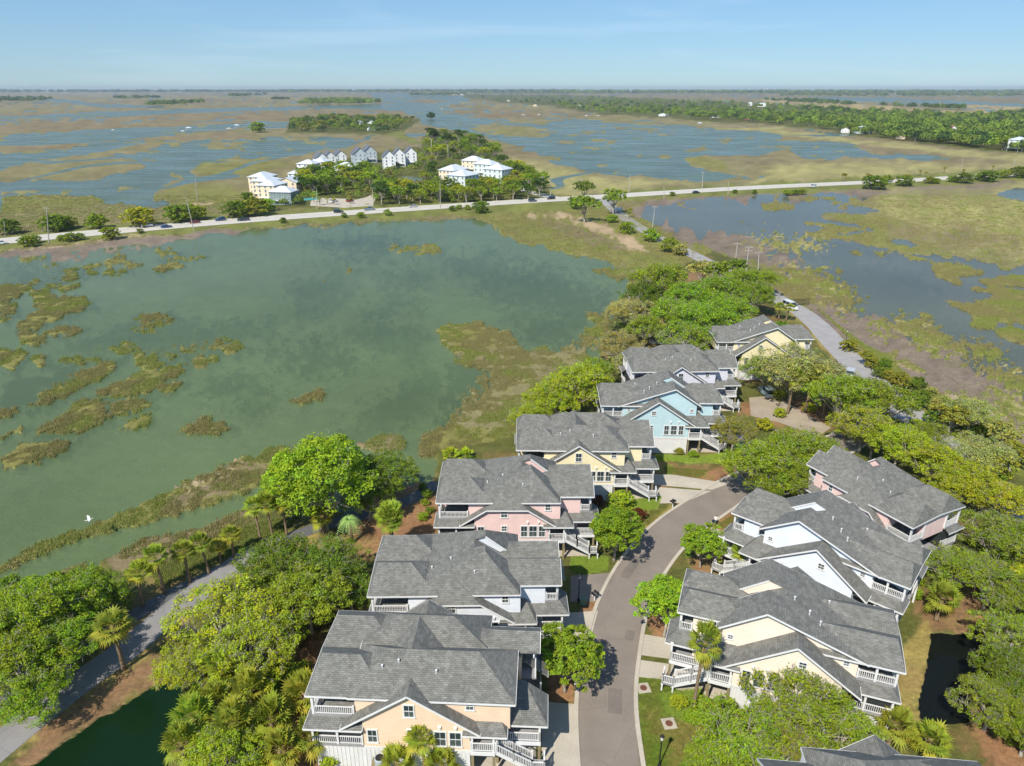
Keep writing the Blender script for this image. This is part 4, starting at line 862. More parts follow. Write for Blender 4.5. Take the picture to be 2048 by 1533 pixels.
def quads_mesh(name, P, A, B, colr):
    """rhombic leaves at P spanned by A and B"""
    N = len(P); V = np.stack([P-A, P-B*0.6, P+A, P+B*0.6], 1).reshape(-1, 3)
    me = grid_mesh(name, V, np.arange(4*N).reshape(N, 4)); vcol(me, 'leaf', np.repeat(colr, 4, 0)); me.materials.append(M_LEAF)
    return me
def rnd_dirs(rng, n):
    v = rng.normal(size=(n, 3)); return v/np.linalg.norm(v, axis=1)[:, None]
def crown_leaves(rng, centres, radii, per, size, flat=0.7, up=1.1):
    P, A, B, Cc = [], [], [], []
    for c, r in zip(centres, radii):
        k = max(4, int(per*rng.uniform(.7, 1.3)))
        d = rnd_dirs(rng, k)*(rng.uniform(0.25, 1, k)**0.5)[:, None]*r; d[:, 2] *= flat
        nrm = rnd_dirs(rng, k)+np.array([0, 0, up])+d/np.maximum(r, .01)*0.8; nrm /= np.linalg.norm(nrm, axis=1)[:, None]
        t = rnd_dirs(rng, k); a = np.cross(nrm, t); a /= np.linalg.norm(a, axis=1)[:, None]; b = np.cross(nrm, a)
        s = size*(rng.uniform(.45, 1.0, k)+rng.exponential(.22, k))[:, None]
        P.append(c+d); A.append(a*s); B.append(b*s)
        base = rng.uniform(.78, 1.15); hue = rng.uniform(-.12, .16)
        cc = np.ones((k, 3))*base*rng.uniform(.75, 1.25, k)[:, None]; cc[:, 0] *= 1+hue; cc[:, 2] *= 1-hue
        Cc.append(cc)
    return np.concatenate(P), np.concatenate(A), np.concatenate(B), np.concatenate(Cc)
def make_tree(seed, Rr, H, trunk_h, lumps, clus, per, size, tr, dome=0.62, twig=0.0, lump_r=0.36, spread=1.0, gaps=0.0, sides=6, minz=-0.25):
    """a crown of leaf clumps over limbs that reach them; returns (trunk mesh, crown mesh)"""
    rng = np.random.default_rng(seed); zc = H-Rr*dome
    LC = []
    for i in range(lumps):
        for _ in range(60):
            d = rnd_dirs(rng, 1)[0]
            if d[2] < minz: continue
            q = np.array([d[0]*Rr*rng.uniform(.55, .82)*spread, d[1]*Rr*rng.uniform(.55, .82)*spread, zc+d[2]*Rr*dome*0.72])
            if all(np.linalg.norm(q-o) > Rr*0.42 for o in LC): break
        LC.append(q)
    LC.append(np.array([0, 0, zc+Rr*dome*0.55]))
    cen, rad = [], []
    for q in LC:
        lr = Rr*lump_r*rng.uniform(.75, 1.25)
        for j in range(clus):
            d = rnd_dirs(rng, 1)[0]; d[2] = abs(d[2])*rng.uniform(.4, 1) if rng.random() < .75 else d[2]
            p = q+d*lr*np.array([1.1, 1.1, 0.75]); p[2] = max(p[2], .12)
            if rng.random() < gaps: continue
            cen.append(p); rad.append(Rr*0.115*rng.uniform(.7, 1.5))
    P, A, B, cc = crown_leaves(rng, cen, rad, per, size)
    crown = quads_mesh('crown', P, A, B, cc)
    mb = MB(); top = Vector((rng.normal()*.15, rng.normal()*.15, trunk_h))
    mb.tube([(0, 0, -0.1), (0, 0, 0.25), top*0.55, top], [tr*1.35, tr, tr*.85, tr*.75], sides+2)
    for q in LC:
        e = Vector(q); mid = top.lerp(e, .5)+Vector((rng.normal()*.3, rng.normal()*.3, -Rr*.06))
        mb.tube([top, mid, e], [tr*.55, tr*.34, tr*.12], sides, 0, False)
        for j in range(4):
            k = cen[rng.integers(len(cen))] if False else q+rnd_dirs(rng, 1)[0]*Rr*lump_r
            mb.tube([mid.lerp(e, rng.uniform(.3, 1)), Vector(k)], [tr*.16, tr*.05], 4, 0, False)
    if twig:
        for j in range(int(len(cen)*twig)):
            c = Vector(cen[rng.integers(len(cen))]); d = Vector(rnd_dirs(rng, 1)[0]); d.z = abs(d.z)*.9
            a = c-d*Rr*.12; e1 = c+d*Rr*rng.uniform(.08, .2); e2 = e1+Vector(rnd_dirs(rng, 1)[0])*Rr*.12; e2.z = max(e2.z, e1.z-.1)
            mb.tube([a, e1, e2], [tr*.10, tr*.075, tr*.03], 3, 0, False); mb.tube([a.lerp(e1, .5), a.lerp(e1, .5)+Vector(rnd_dirs(rng, 1)[0])*Rr*.13], [tr*.07, tr*.03], 3, 0, False)
    return mb.mesh('trunk', M_BARK, True), crown
def frond_fan(rng, mbv, base, d, plen, rad, seg, colr):
    """fan leaf of a sabal palm"""
    V, F, K = mbv; d = Vector(d).normalized(); base = Vector(base)
    hub = base+d*plen+Vector((0, 0, -0.12*plen*plen)); side = d.cross(Vector((0, 0, 1)))
    side = side.normalized() if side.length > .05 else Vector((1, 0, 0)); up = side.cross(d).normalized()
    w = side*0.02; n = len(V)
    V += [base-w, base+w, hub+w*.6, hub-w*.6]; F.append((n, n+1, n+2, n+3)); K += [(colr[0]*1.1, colr[1]*1.0, colr[2]*.8)]*4
    for i in range(seg):
        t = -1.9+3.8*(i+.5)/seg; r = rad*(1-.22*abs(t)/1.9)*rng.uniform(.88, 1.08)
        v = (d*math.cos(t)+side*math.sin(t)).normalized(); dr = -0.16*r-0.25*r*max(0, -d.z)
        tip = hub+v*r+up*(0.14*r)+Vector((0, 0, dr-abs(t)*.05)); mid = hub+v*(r*.5)+up*(0.05*r); q = v.cross(up).normalized()*(rad*.085)
        n = len(V); V += [hub, mid-q, tip, mid+q]; F.append((n, n+1, n+2, n+3)); g_ = rng.uniform(.75, 1.2)
        K += [tuple(c*g_ for c in colr)]*4
def make_palm(seed, H, fronds=34, plen=.95, rad=.95, tr=.19, lean=.4, boots=0):
    rng = random.Random(seed); mb = MB(); lx, ly = rng.uniform(-lean, lean), rng.uniform(-lean, lean)
    pts = [Vector((lx*t*t, ly*t*t, H*t-.05)) for t in (0, .1, .3, .55, .8, 1)]
    mb.tube(pts, [tr*1.35, tr, tr*.9, tr*.85, tr*.95, tr*.8], 8)
    top = pts[-1]
    for i in range(boots): a = rng.uniform(0, 6.28); z = top.z-rng.uniform(.2, 1.4); mb.bar((lx+math.cos(a)*tr*.7, ly+math.sin(a)*tr*.7, z), (lx+math.cos(a)*tr*2, ly+math.sin(a)*tr*2, z+.3), .07, .04)
    V, F, K = [], [], []
    for i in range(fronds):
        t = (i+.5)/fronds; el = math.radians(84-122*t+rng.uniform(-9, 9)); a = i*2.399963+rng.uniform(-.3, .3)
        d = (math.cos(el)*math.cos(a), math.cos(el)*math.sin(a), math.sin(el))
        old = t > .86; c = (1.25, .95, .75) if old and rng.random() < .7 else (rng.uniform(.85, 1.15), 1.0, rng.uniform(.7, 1.0))
        frond_fan(rng, (V, F, K), top, d, plen*rng.uniform(.8, 1.15), rad*rng.uniform(.85, 1.1), 11, c)
    me = grid_mesh('crown', np.array([tuple(v) for v in V]), np.array(F)); vcol(me, 'leaf', np.array(K)); me.materials.append(M_LEAF)
    return mb.mesh('trunk', M_PTRUNK, True), me
def make_feather_palm(seed, H):
    rng = random.Random(seed); mb = MB(); mb.tube([(0, 0, -.05), (0, 0, H*.5), (.1, 0, H)], [.3, .24, .26], 8); V, F, K = [], [], []
    for i in range(26):
        a = i*2.4; el = rng.uniform(.5, 1.3); L = rng.uniform(1.9, 2.4); h_ = Vector((math.cos(a), math.sin(a), 0)); pts = []
        for k in range(11):
            t = k/10; pts.append(Vector((.1, 0, H))+h_*(L*t*math.cos(el*(1-t*.3)))+Vector((0, 0, L*(math.sin(el)*t*1.1-1.35*t*t))))
        s = h_.cross(Vector((0, 0, 1)))
        for k in range(1, 11):
            d = (pts[k]-pts[k-1]).normalized()
            for sg in (-1, 1):
                for o in (0, .5):
                    b0 = pts[k-1].lerp(pts[k], o); tip = b0+(s*sg*.8+d*.5+Vector((0, 0, .25))).normalized()*(.5*(1-.5*k/10)); n = len(V)
                    V += [b0-d*.03, tip, b0+d*.05, b0]; F.append((n, n+1, n+2, n+3)); g_ = rng.uniform(.8, 1.15); K += [(g_, g_, g_)]*4
    me = grid_mesh('crown', np.array([tuple(v) for v in V]), np.array(F)); vcol(me, 'leaf', np.array(K)); me.materials.append(M_LEAF)
    return mb.mesh('trunk', M_PTRUNK, True), me
SPEC = {}      # kind -> list of (trunk, crown, crown width, height, crown centre height)
def reg(kind, meshes, w, h_, zc): SPEC.setdefault(kind, []).append((meshes[0], meshes[1], w, h_, zc))
for i in range(4): reg('oak', make_tree(10+i, 5.5, 9.2, 2.6, 16, 24, 62, .125, .34, .6, .45, .34, 1.05, .2), 11.5, 9.2, 6.2)
for i in range(2): reg('bareoak', make_tree(30+i, 5.5, 9.0, 2.6, 16, 20, 48, .125, .3, .6, 1.0, .36, 1.08, .16), 11.5, 9.0, 6.0)
for i in range(2): reg('round', make_tree(40+i, 2.6, 5.6, 1.6, 13, 24, 44, .10, .13, .85, .15, .38, .95, .03), 5.4, 5.8, 3.6)
for i in range(2): reg('bright', make_tree(50+i, 5.2, 10.5, 2.4, 18, 26, 62, .13, .3, .8, .1, .34, 1.0, .03), 11, 10.5, 6.4)
for i in range(3): reg('low', make_tree(60+i, 4.6, 9.0, 2.5, 9, 12, 15, .36, .3, .65, .3, .36, 1.0, .05, 4), 9.6, 9.0, 6.0)
for i in range(2): reg('pine', make_tree(70+i, 3.2, 14.0, 8.0, 9, 13, 18, .28, .24, .9, .5, .36, 1.0, .1, 4), 6.6, 14.0, 11.0)
for i in range(3): reg('shrub', make_tree(80+i, 1.6, 2.3, .3, 15, 13, 16, .13, .06, .75, .3, .4, 1.0, .04, 3, -.95), 3.4, 2.4, 1.2)
reg('ball', make_tree(90, 1.0, 1.55, .2, 13, 16, 20, .06, .05, .78, 0, .36, 1.0, 0, 3), 2.1, 1.6, .8)
for i in range(4): reg('palm', make_palm(100+i, 5.6, 34, .95, .95, .19, .5), 3.7, 6.8, 5.5)
for i in range(3): reg('shortpalm', make_palm(110+i, 3.0, 36, 1.15, 1.1, .24, .3, 14), 4.3, 4.4, 3.0)
for i in range(2): reg('lowpalm', make_palm(115+i, 4.2, 20, .8, 1.0, .2, .4), 3.6, 5.4, 4.1)
reg('scrubpalm', make_palm(118, .5, 22, .9, .8, .16, .1), 3.2, 1.9, .8)
reg('feather', make_feather_palm(120, 3.4), 4.4, 5.0, 3.8)
NAME = dict(oak='oak_tree', bareoak='oak_tree', round='street_tree', bright='leafy_tree', low='tree', pine='pine_tree', shrub='shrub', ball='clipped_shrub', palm='palm_tree', shortpalm='palm_tree', lowpalm='palm_tree', scrubpalm='palmetto', feather='palm_tree')
CATN = dict(oak='oak', bareoak='oak', round='tree', bright='tree', low='tree', pine='pine', shrub='shrub', ball='shrub', palm='palm', shortpalm='palm', lowpalm='palm', scrubpalm='palmetto', feather='palm')
LEAFC = dict(oak=(120,138,50), yellow=(144,152,50), bright=(122,146,50), dark=(98,118,48), grey=(146,148,100), palm=(134,144,74), deep=(66,92,40), street=(116,140,50), blue=(150,168,140), red=(96,56,48), lime=(142,156,54), olive=(128,128,60))
VEG_RNG = random.Random(5); VCOUNT = {}
def plant(kind, pos, s, colour, label, group=None, var=None):
    i = VCOUNT.get(kind, 0); VCOUNT[kind] = i+1; L = SPEC[kind]; tm, cm, w, h_, zc = L[(i if var is None else var) % len(L)]
    r = empty(NAME[kind], (pos[0], pos[1], 0), VEG_RNG.uniform(0, 6.28), label, CATN[kind], group)
    s3 = s if isinstance(s, tuple) else (s, s, s); r.scale = s3
    t = obj('trunk', tm, None, r); c = obj('crown', cm, None, r)
    q = VEG_RNG.uniform(.9, 1.1); rr, gg, bb = lin(*LEAFC[colour]); c.color = (*[min(1, 1.55*x*q*VEG_RNG.uniform(.93, 1.07)) for x in (rr*1.02, gg*1.02, bb*.55)], 1)
    return r
def veg(kind, px, py, wpx, colour, label, group=None, hs=1.0, var=None, off=0):
    """tree whose crown is centred on the photo pixel, wpx photo pixels wide"""
    w, h_, zc = SPEC[kind][0][2:]; s = 1.0; p = at(px, py, 2)
    for _ in range(5):
        p = at(px, py, zc*s*hs); s = wpx/pxm(p)/w
    return plant(kind, p, (s, s, s*hs), colour, label, group, var)
def palm(bx, by, ty, label, kind='palm', group=None, colour='palm', cw=None):
    """palm from its foot pixel and the pixel row of its crown's heart"""
    p = at(bx, by); w, h_, zc = SPEC[kind][0][2:]
    v = (ty-766.5)/FPX; t = p.y/(CP-v*SP); z = CAMH+(-SP-v*CP)*t
    sz = z/(zc); return plant(kind, p, (cw or 1.0, cw or 1.0, max(sz, .4)), colour, label, group)
ORD = ['first','second','third','fourth','fifth','sixth','seventh','eighth','ninth','tenth','eleventh','twelfth','thirteenth','fourteenth','fifteenth','sixteenth','seventeenth','eighteenth']
# --- palms along the lagoon path, left to right
for i, (bx, by, ty) in enumerate([(286,1212,1146),(329,1187,1110),(380,1165,1104),(418,1148,1084),(442,1126,1093),(468,1115,1066),(522,1084,1014),(546,1078,1004),(574,1071,1006)]):
    o_ = ['first','second','third','fourth','fifth','sixth','seventh','eighth','ninth'][i]
    palm(bx, by, ty, o_+' palm from the left in the row along the lagoon path', 'palm', 'palms along the lagoon path', 'palm', 1.0 if i < 3 else .88)
palm(248,1339,1247, 'tall lone palm between the lane and the left pond', 'palm', None, 'palm', 1.25)
palm(648,1066,1031, 'stout palm in front of the bright green tree', 'shortpalm'); veg('feather', 699,1036,70,'blue','pale blue-grey feather palm beside the bright tree')
palm(782,1117,1031, 'left trunk of the twin palms before the pink house', 'palm', 'twin palms', 'palm', 1.2); palm(792,1119,1040, 'right trunk of the twin palms before the pink house', 'palm', 'twin palms', 'palm', 1.05)
# palm clump beside the left pond
for px, py, w, lb in [(444,1335,90,'palm at the back of the pond clump'),(501,1379,95,'palm in the middle of the pond clump'),(387,1427,95,'palm leaning over the pond edge'),(464,1449,105,'broad palm low in the pond clump'),(541,1431,95,'palm at the right of the pond clump'),(602,1387,95,'palm beside the nearest peach house'),(360,1480,90,'palm at the lower corner of the pond'),(618,1470,80,'palm at the left wall of the nearest peach house'),(555,1495,85,'palm low at the bottom edge between pond and house'),(430,1395,80,'palm tucked behind the pond palms')]:
    veg('shortpalm', px, py, w, 'palm', lb, 'palms by the left pond', 1.35)
palm(850,1545,1468, 'tall palm in front of the nearest peach facade', 'palm', None, 'palm', .92); veg('shortpalm', 792,1524,88,'palm','broad palm at the peach house base left of the tall palm'); veg('shortpalm', 888,1530,84,'palm','broad palm at the peach house base right of the tall palm')
# --- big trees at the left
for a in [('bright',640,955,215,'bright','large bright green tree at the lagoon edge'),('bright',575,985,110,'bright','smaller bright green tree leaning left of the large one'),('oak',772,948,130,'dark','dark green oak right of the bright green tree'),('oak',735,990,110,'dark','dark oak below the bright green tree'),
          ('oak',560,1128,160,'dark','dark oak over the path at the left of its clump'),('oak',665,1132,150,'dark','dark oak at the right of the path clump'),('oak',612,1195,170,'oak','broad oak at the foot of the path clump'),('oak',700,1180,110,'dark','oak beside the white house'),('oak',520,1180,120,'oak','oak over the lane bend'),
          ('bareoak',440,1235,200,'lime','yellow-green oak with grey twigs over the lane'),('bareoak',500,1305,180,'yellow','twiggy oak behind the pond palms'),('bareoak',380,1330,130,'yellow','twiggy oak reaching over the pond'),('oak',555,1255,120,'oak','oak left of the nearest peach roof'),
          ('oak',60,1235,200,'bright','oak at the left frame edge by the lagoon'),('oak',160,1190,150,'bright','oak between the lagoon and the lane'),('oak',215,1200,90,'dark','small dark oak beside the first path palm'),('oak',40,1330,190,'bright','oak over the lane at the left frame edge'),('oak',120,1290,150,'bright','oak in the middle of the left group'),('oak',70,1395,130,'bright','oak low over the left pond bank'),('oak',-40,1290,180,'bright','oak cut by the left frame edge'),
          ('oak',440,1515,150,'lime','lime green tree at the bottom edge by the pond'),('shrub',520,1540,70,'lime','lime shrub at the bottom edge')]:
    veg(*a, group='oaks and trees at the left' if a[0] != 'shrub' else None)
# --- street trees
for a in [('round',1232,1060,112,'street','round street tree before the pink lagoon house'),('round',1406,1086,92,'street','round street tree at the white house on the right'),('round',1335,1208,126,'bright','bright round street tree above the right drives'),('round',1132,1312,142,'street','round street tree nearest the camera')]:
    veg(*a, group='street trees')
# --- oaks around the street
for a in [('oak',1520,935,150,'oak','oak at the street bend, left of its clump'),('oak',1595,905,150,'oak','oak at the street bend, right of its clump'),('oak',1560,960,130,'oak','oak low at the street bend'),('oak',1640,900,90,'oak','oak behind the right pink house'),
          ('oak',1690,795,140,'oak','oak beside the shore road, left of a pair'),('oak',1765,800,130,'oak','oak beside the shore road, right of a pair'),('bareoak',1730,850,120,'yellow','twiggy oak below the shore road pair'),('bareoak',1590,735,150,'grey','loose oak over the drive of the lilac house'),('bareoak',1640,760,110,'grey','loose oak between drive and shore road'),('bareoak',1468,862,90,'olive','thin olive tree beside the aqua house stair'),('bareoak',1530,740,90,'oak','small tree before the far yellow house'),
          ('oak',1800,885,130,'yellow','yellow-green oak above the right pink roof'),('oak',1868,925,135,'yellow','yellow-green oak second above the right pink roof'),('oak',1935,960,130,'yellow','yellow oak right of the right pink roof'),('oak',1750,875,90,'oak','oak at the ridge of the right pink house'),('bareoak',1960,905,130,'grey','grey twiggy oak on the right slope'),('bareoak',1945,825,110,'grey','bare grey tree at the shore on the right'),
          ('oak',2010,1000,130,'yellow','yellow oak at the right edge'),('bareoak',1985,1065,150,'oak','twiggy oak beside the right pink house'),('oak',2040,1080,130,'oak','oak cut by the right edge'),('bareoak',1915,1135,140,'oak','twiggy oak at the corner of the white house'),('bareoak',1985,1160,160,'oak','twiggy oak above the black pond'),('oak',2045,1200,140,'oak','oak at the right edge above the pond'),('bareoak',2010,1270,150,'oak','twiggy oak right of the black pond'),('oak',2030,1350,160,'dark','dark oak right of the pond at the edge'),('bareoak',1985,1410,150,'oak','twiggy oak at the lower right pond bank'),('oak',2060,1460,150,'oak','oak at the lower right corner'),('bareoak',1870,1060,70,'oak','small oak at the right pink porch'),
          ('oak',1865,870,90,'oak','oak at the shore road end'),('oak',1905,975,110,'yellow','oak behind the right pink porch'),
          ('bareoak',1500,1480,190,'oak','twiggy oak at the bottom edge, left of its clump'),('bareoak',1600,1415,210,'oak','twiggy oak in front of the cream peach house'),('bareoak',1680,1465,150,'oak','twiggy oak at the bottom edge, right of its clump'),('oak',1430,1515,120,'oak','low oak at the bottom edge by the lawn'),('bareoak',1580,1500,160,'olive','olive oak over the lowest roof')]:
    a = list(a); a[3] *= .88 if a[1] > 1780 else 1; veg(*a, group='oaks around the right houses')
for px, py, w, lb in [(1790,1440,85,'palm left of the lowest right roof corner'),(1862,1478,90,'palm below the black pond'),(1885,1195,75,'palm on the slope under the white house'),(1725,1120,0,'')][:3]: veg('shortpalm', px, py, w, 'palm', lb, 'palms at the right', 1.1)
palm(1386,1425,1283, 'tall slender palm before the cream peach balcony', 'palm', None, 'palm', .95); palm(1477,1150,1098, 'palm before the white house stair on the right', 'palm', None, 'palm', .9)
palm(1572,642,615, 'left palm of the pair by the far yellow house', 'palm'); palm(1557,640,612, 'right-hand neighbour palm by the far yellow house', 'palm')
palm(1575,828,755, 'left palm of three along the tan drive', 'palm', None, 'palm', 1.25); palm(1610,826,750, 'middle palm of three along the tan drive', 'palm', None, 'palm', 1.2); palm(1645,838,770, 'right palm of three along the tan drive', 'palm', None, 'palm', 1.2)
palm(1690,880,850, 'palm at the end of the street behind the oaks', 'shortpalm'); palm(1740,1020,985, 'palm between the right pink and white houses', 'palm', None, 'palm', .8)
# --- clipped shrubs
for a in [('ball',1358,903,20,'olive','small round shrub on the aqua house lawn'),('ball',1387,908,22,'oak','second round shrub on the aqua house lawn'),('ball',1276,1028,34,'red','dark red shrub beside the yellow house stair'),('ball',1195,1000,26,'red','dark red shrub under the yellow gable'),('ball',1358,1403,36,'yellow','golden round shrub at the cream peach stair'),('shrub',1375,1432,24,'bright','small green shrub on the lower right lawn'),
          ('shrub',1240,1000,50,'lime','lime shrub under the yellow house stair'),('shrub',1560,825,26,'yellow','yellow shrub on the drive island'),('shrub',1530,848,34,'yellow','yellow shrub below the tan drive'),('shrub',1620,815,28,'yellow','yellow shrub beside the drive palms'),('shrub',1556,790,30,'yellow','shrub beside the parked car'),
          ('shrub',1500,1160,50,'oak','green shrub at the foot of the white house stair'),('shrub',1410,1425,60,'bright','bright low shrub by the tall slender palm'),('shrub',1560,655,40,'dark','dark shrub beside the far yellow house'),('shrub',660,1520,40,'lime','lime shrub at the peach house corner')]:
    veg(*a)
# --- grove on the neck beyond the houses
for a in [('oak',1320,562,120,'oak','oak at the far lagoon edge'),('oak',1282,592,90,'dark','dark oak hanging over the far lagoon'),('oak',1380,600,110,'bright','bright oak in the middle of the neck'),('oak',1435,585,120,'bright','bright oak at the back of the neck'),('oak',1485,565,90,'oak','oak beside the utility poles'),('oak',1510,590,80,'oak','oak at the shore road gate'),('oak',1400,645,130,'bright','bright oak behind the far yellow house'),('oak',1345,625,100,'bright','bright oak left of the far yellow house'),
          ('oak',1455,625,110,'bright','oak over the far yellow roof'),('bareoak',1262,625,95,'grey','grey twiggy oak at the lagoon edge'),('bareoak',1235,690,95,'grey','grey twiggy oak beside the lilac house'),('oak',1290,655,80,'oak','oak beside the little pond'),('bareoak',1380,680,110,'oak','twiggy oak before the far yellow porch'),('oak',1160,770,130,'lime','lime oak beside the aqua house'),('oak',1105,800,110,'yellow','yellow oak at the lagoon before the yellow house'),('oak',1062,835,90,'yellow','yellow shrubby oak at the yellow house corner'),('oak',1190,740,80,'oak','oak between the aqua and lilac houses'),
          ('low',1405,540,60,'grey','grey scrub tree at the tip of the neck'),('low',1440,545,60,'oak','scrub tree below the utility poles'),('low',1475,535,50,'dark','dark scrub tree at the utility poles'),('oak',1530,560,60,'oak','small oak by the shore road fence'),('bareoak',1250,730,70,'grey','grey shrubby oak at the lilac house corner')]:
    veg(*a, group='trees on the neck beyond the houses')
palm(1293,620,578, 'dead-topped palm in the grove', 'palm', None, 'olive', .7); veg('scrubpalm', 900, 905, 40, 'lime', 'palmetto at the lagoon behind the pink house'); veg('scrubpalm', 930, 908, 44, 'lime', 'second palmetto at the lagoon behind the pink house')
veg('scrubpalm', 1325, 668, 26, 'palm', 'palmetto beside the little pond')
# --- shore scrub on the right bank
for a in [('low',1735,712,32,'olive','lone scrub tree on the right bank'),('shrub',1760,745,30,'dark','dark shrub under the lone scrub tree'),('shrub',1700,690,36,'olive','olive shrub on the right bank'),('shrub',1800,760,40,'olive','olive shrub at the wrack line'),('low',1905,835,70,'olive','olive scrub tree on the right slope'),('low',1990,930,80,'olive','olive scrub tree at the right edge'),('shrub',1830,800,50,'dark','dark shrub beside the shore road'),('shrub',1870,840,50,'dark','dark shrub below the bare grey tree'),('low',2030,905,70,'olive','scrub tree cut by the right edge'),('low',2010,870,60,'grey','grey scrub at the shore on the right')]:
    veg(*a, group='scrub on the right bank')
# --- causeway shrubs
CS = [(15,455,50,'dark'),(105,448,56,'dark'),(130,446,44,'dark'),(192,444,48,'oak'),(275,436,64,'yellow'),(355,428,60,'dark'),(390,426,50,'oak'),(470,420,56,'dark'),(510,415,60,'olive'),(495,395,30,'dark'),(530,412,40,'bright')]
for i, (px, py, w, c_) in enumerate(sorted(CS)): veg('shrub', px, py-2, w*.95, c_, ORD[i]+' bushy shrub from the left on the far causeway bank', 'shrubs on the far causeway bank', .9)
for i, (px, py, w, c_) in enumerate([(55,482,34,'oak'),(70,478,24,'oak'),(122,476,18,'oak'),(140,474,26,'oak'),(160,473,20,'oak'),(220,466,36,'oak'),(280,462,14,'dark'),(566,441,16,'dark'),(688,431,14,'dark'),(722,430,18,'oak'),(775,425,18,'oak'),(905,417,16,'dark'),(918,414,14,'oak'),(935,415,14,'oak'),(1345,388,12,'dark'),(1470,383,12,'dark'),(1509,384,12,'dark')]):
    veg('shrub', px, py, w, c_, ORD[i]+' small bush from the left on the near causeway bank', 'small bushes on the near causeway bank')
for px, py, w, c_, lb in [(960,414,34,'dark','dark bushy pine alone on the causeway bank'),(1170,410,56,'oak','oak at the junction left of the side road'),(1168,376,44,'dark','dark pine crown above the junction'),(1228,396,52,'oak','oak at the junction right of the side road'),(1152,405,36,'dark','dark shrub left of the junction'),(1302,470,36,'bright','bright bush along the side road'),(1255,455,34,'oak','grey-green bush along the side road'),(1225,437,24,'oak','small bush beside the side road'),(1340,490,40,'oak','oak bush at the side road end'),(1360,500,30,'grey','grey bush at the side road end')]:
    veg('shrub' if 'bush' in lb or 'shrub' in lb else 'low', px, py, w, c_, lb)
palm(1258,436,420, 'small palm by the junction sign', 'palm', None, 'palm', .9)
for i, (px, py, w, c_) in enumerate(sorted([(1750,362,50,'dark'),(1775,355,24,'oak'),(1810,360,36,'dark'),(1860,358,24,'olive'),(1870,360,20,'oak'),(1930,354,36,'dark'),(1980,350,40,'dark'),(2010,346,28,'oak'),(2040,342,40,'dark'),(1575,383,20,'oak'),(1605,381,20,'oak'),(1590,383,18,'dark'),(1815,352,18,'olive'),(1905,356,22,'oak'),(1960,352,22,'oak')])):
    veg('shrub', px, py+2, w, c_, ORD[i]+' shrub from the left at the right end of the causeway', 'shrubs at the right end of the causeway', .8)
for i, (bx, by, ty) in enumerate(sorted([(1683,364,350),(1689,364,351),(1732,362,350),(1738,362,352),(1840,352,343),(1888,346,337),(1985,342,334),(1850,354,346),(1925,350,341)])): palm(bx, by, ty, ORD[i]+' small far palm from the left on the causeway right of the junction', 'palm', 'far palms on the causeway', 'olive', 1.0)
# --- trees of the condominium island
def inpoly(x, y, P):
    c_ = False
    for i in range(len(P)):
        x0, y0 = P[i]; x1, y1 = P[i-1]
        if (y0 > y) != (y1 > y) and x < (x1-x0)*(y-y0)/(y1-y0)+x0: c_ = not c_
    return c_
def scatter(poly, n, wm, rng, mind):
    xs = [p[0] for p in poly]; ys = [p[1] for p in poly]; out = []; tries = 0
    while len(out) < n and tries < 6000:
        tries += 1; x, y = rng.uniform(min(xs), max(xs)), rng.uniform(min(ys), max(ys))
        if not inpoly(x, y, poly): continue
        p = at(x, y)
        if any((p-q).length < mind for q in out): continue
        out.append(p)
    return out
ir = random.Random(8)
for poly, n, lb, md, sc in [([(592,392),(610,362),(680,345),(735,352),(748,372),(742,388),(660,394)], 30, 'green oak among the left island condominiums', 7.5, (.9, 1.25)), ([(750,412),(760,384),(860,384),(1060,384),(1098,394),(1040,402),(900,408)], 42, 'green tree between the pond and the causeway on the island', 7.5, (.75, 1.15)),
                             ([(1000,350),(1035,345),(1085,378),(1060,380)], 16, 'tree at the right tip of the island', 8, (.8, 1.1)), ([(845,300),(870,272),(930,272),(1000,318),(1030,345),(1000,340),(950,318),(900,322),(850,326)], 40, 'tree at the back of the island', 9, (.9, 1.35)), ([(840,330),(870,326),(872,368),(846,374)], 8, 'tree between the white town houses and the grey roofs', 8, (.6, .8))]:
    for p in scatter(poly, n, 8, ir, md): plant('low', p, ir.uniform(*sc), ir.choice(['dark','oak','bright','oak','yellow','deep']), lb, lb+' group')
for px, py, w in [(862,268,26),(870,272,22),(918,270,24),(895,278,24)]: veg('pine', px, py, w, 'deep', 'tall dark pine at the back of the island', 'pines at the back of the island')
for i, (px, py) in enumerate(sorted([(640,411),(668,410),(655,409),(700,408),(628,405),(950,402),(965,402),(985,401),(1000,401),(1020,400),(905,405),(930,404),(880,405),(820,407),(780,408)])): palm(px, py, py-12, ORD[i]+' small palm from the left in front of the island', 'lowpalm', 'small palms on the island front', 'palm', 1.0)
# far island and its trees
for p in scatter([(578,260),(585,246),(650,238),(760,236),(832,243),(822,250),(770,266),(700,262),(640,264)], 40, 9, ir, 16): plant('low', p, ir.uniform(1.0, 1.5), ir.choice(['dark','oak','bright','olive','deep']), 'tree on the wooded islet left of centre', 'trees on the wooded islet')
veg('shrub', 515, 254, 30, 'oak', 'small tree alone on the marsh left of the wooded islet'); veg('shrub', 862, 231, 18, 'deep', 'tiny dark tree alone in the far marsh')

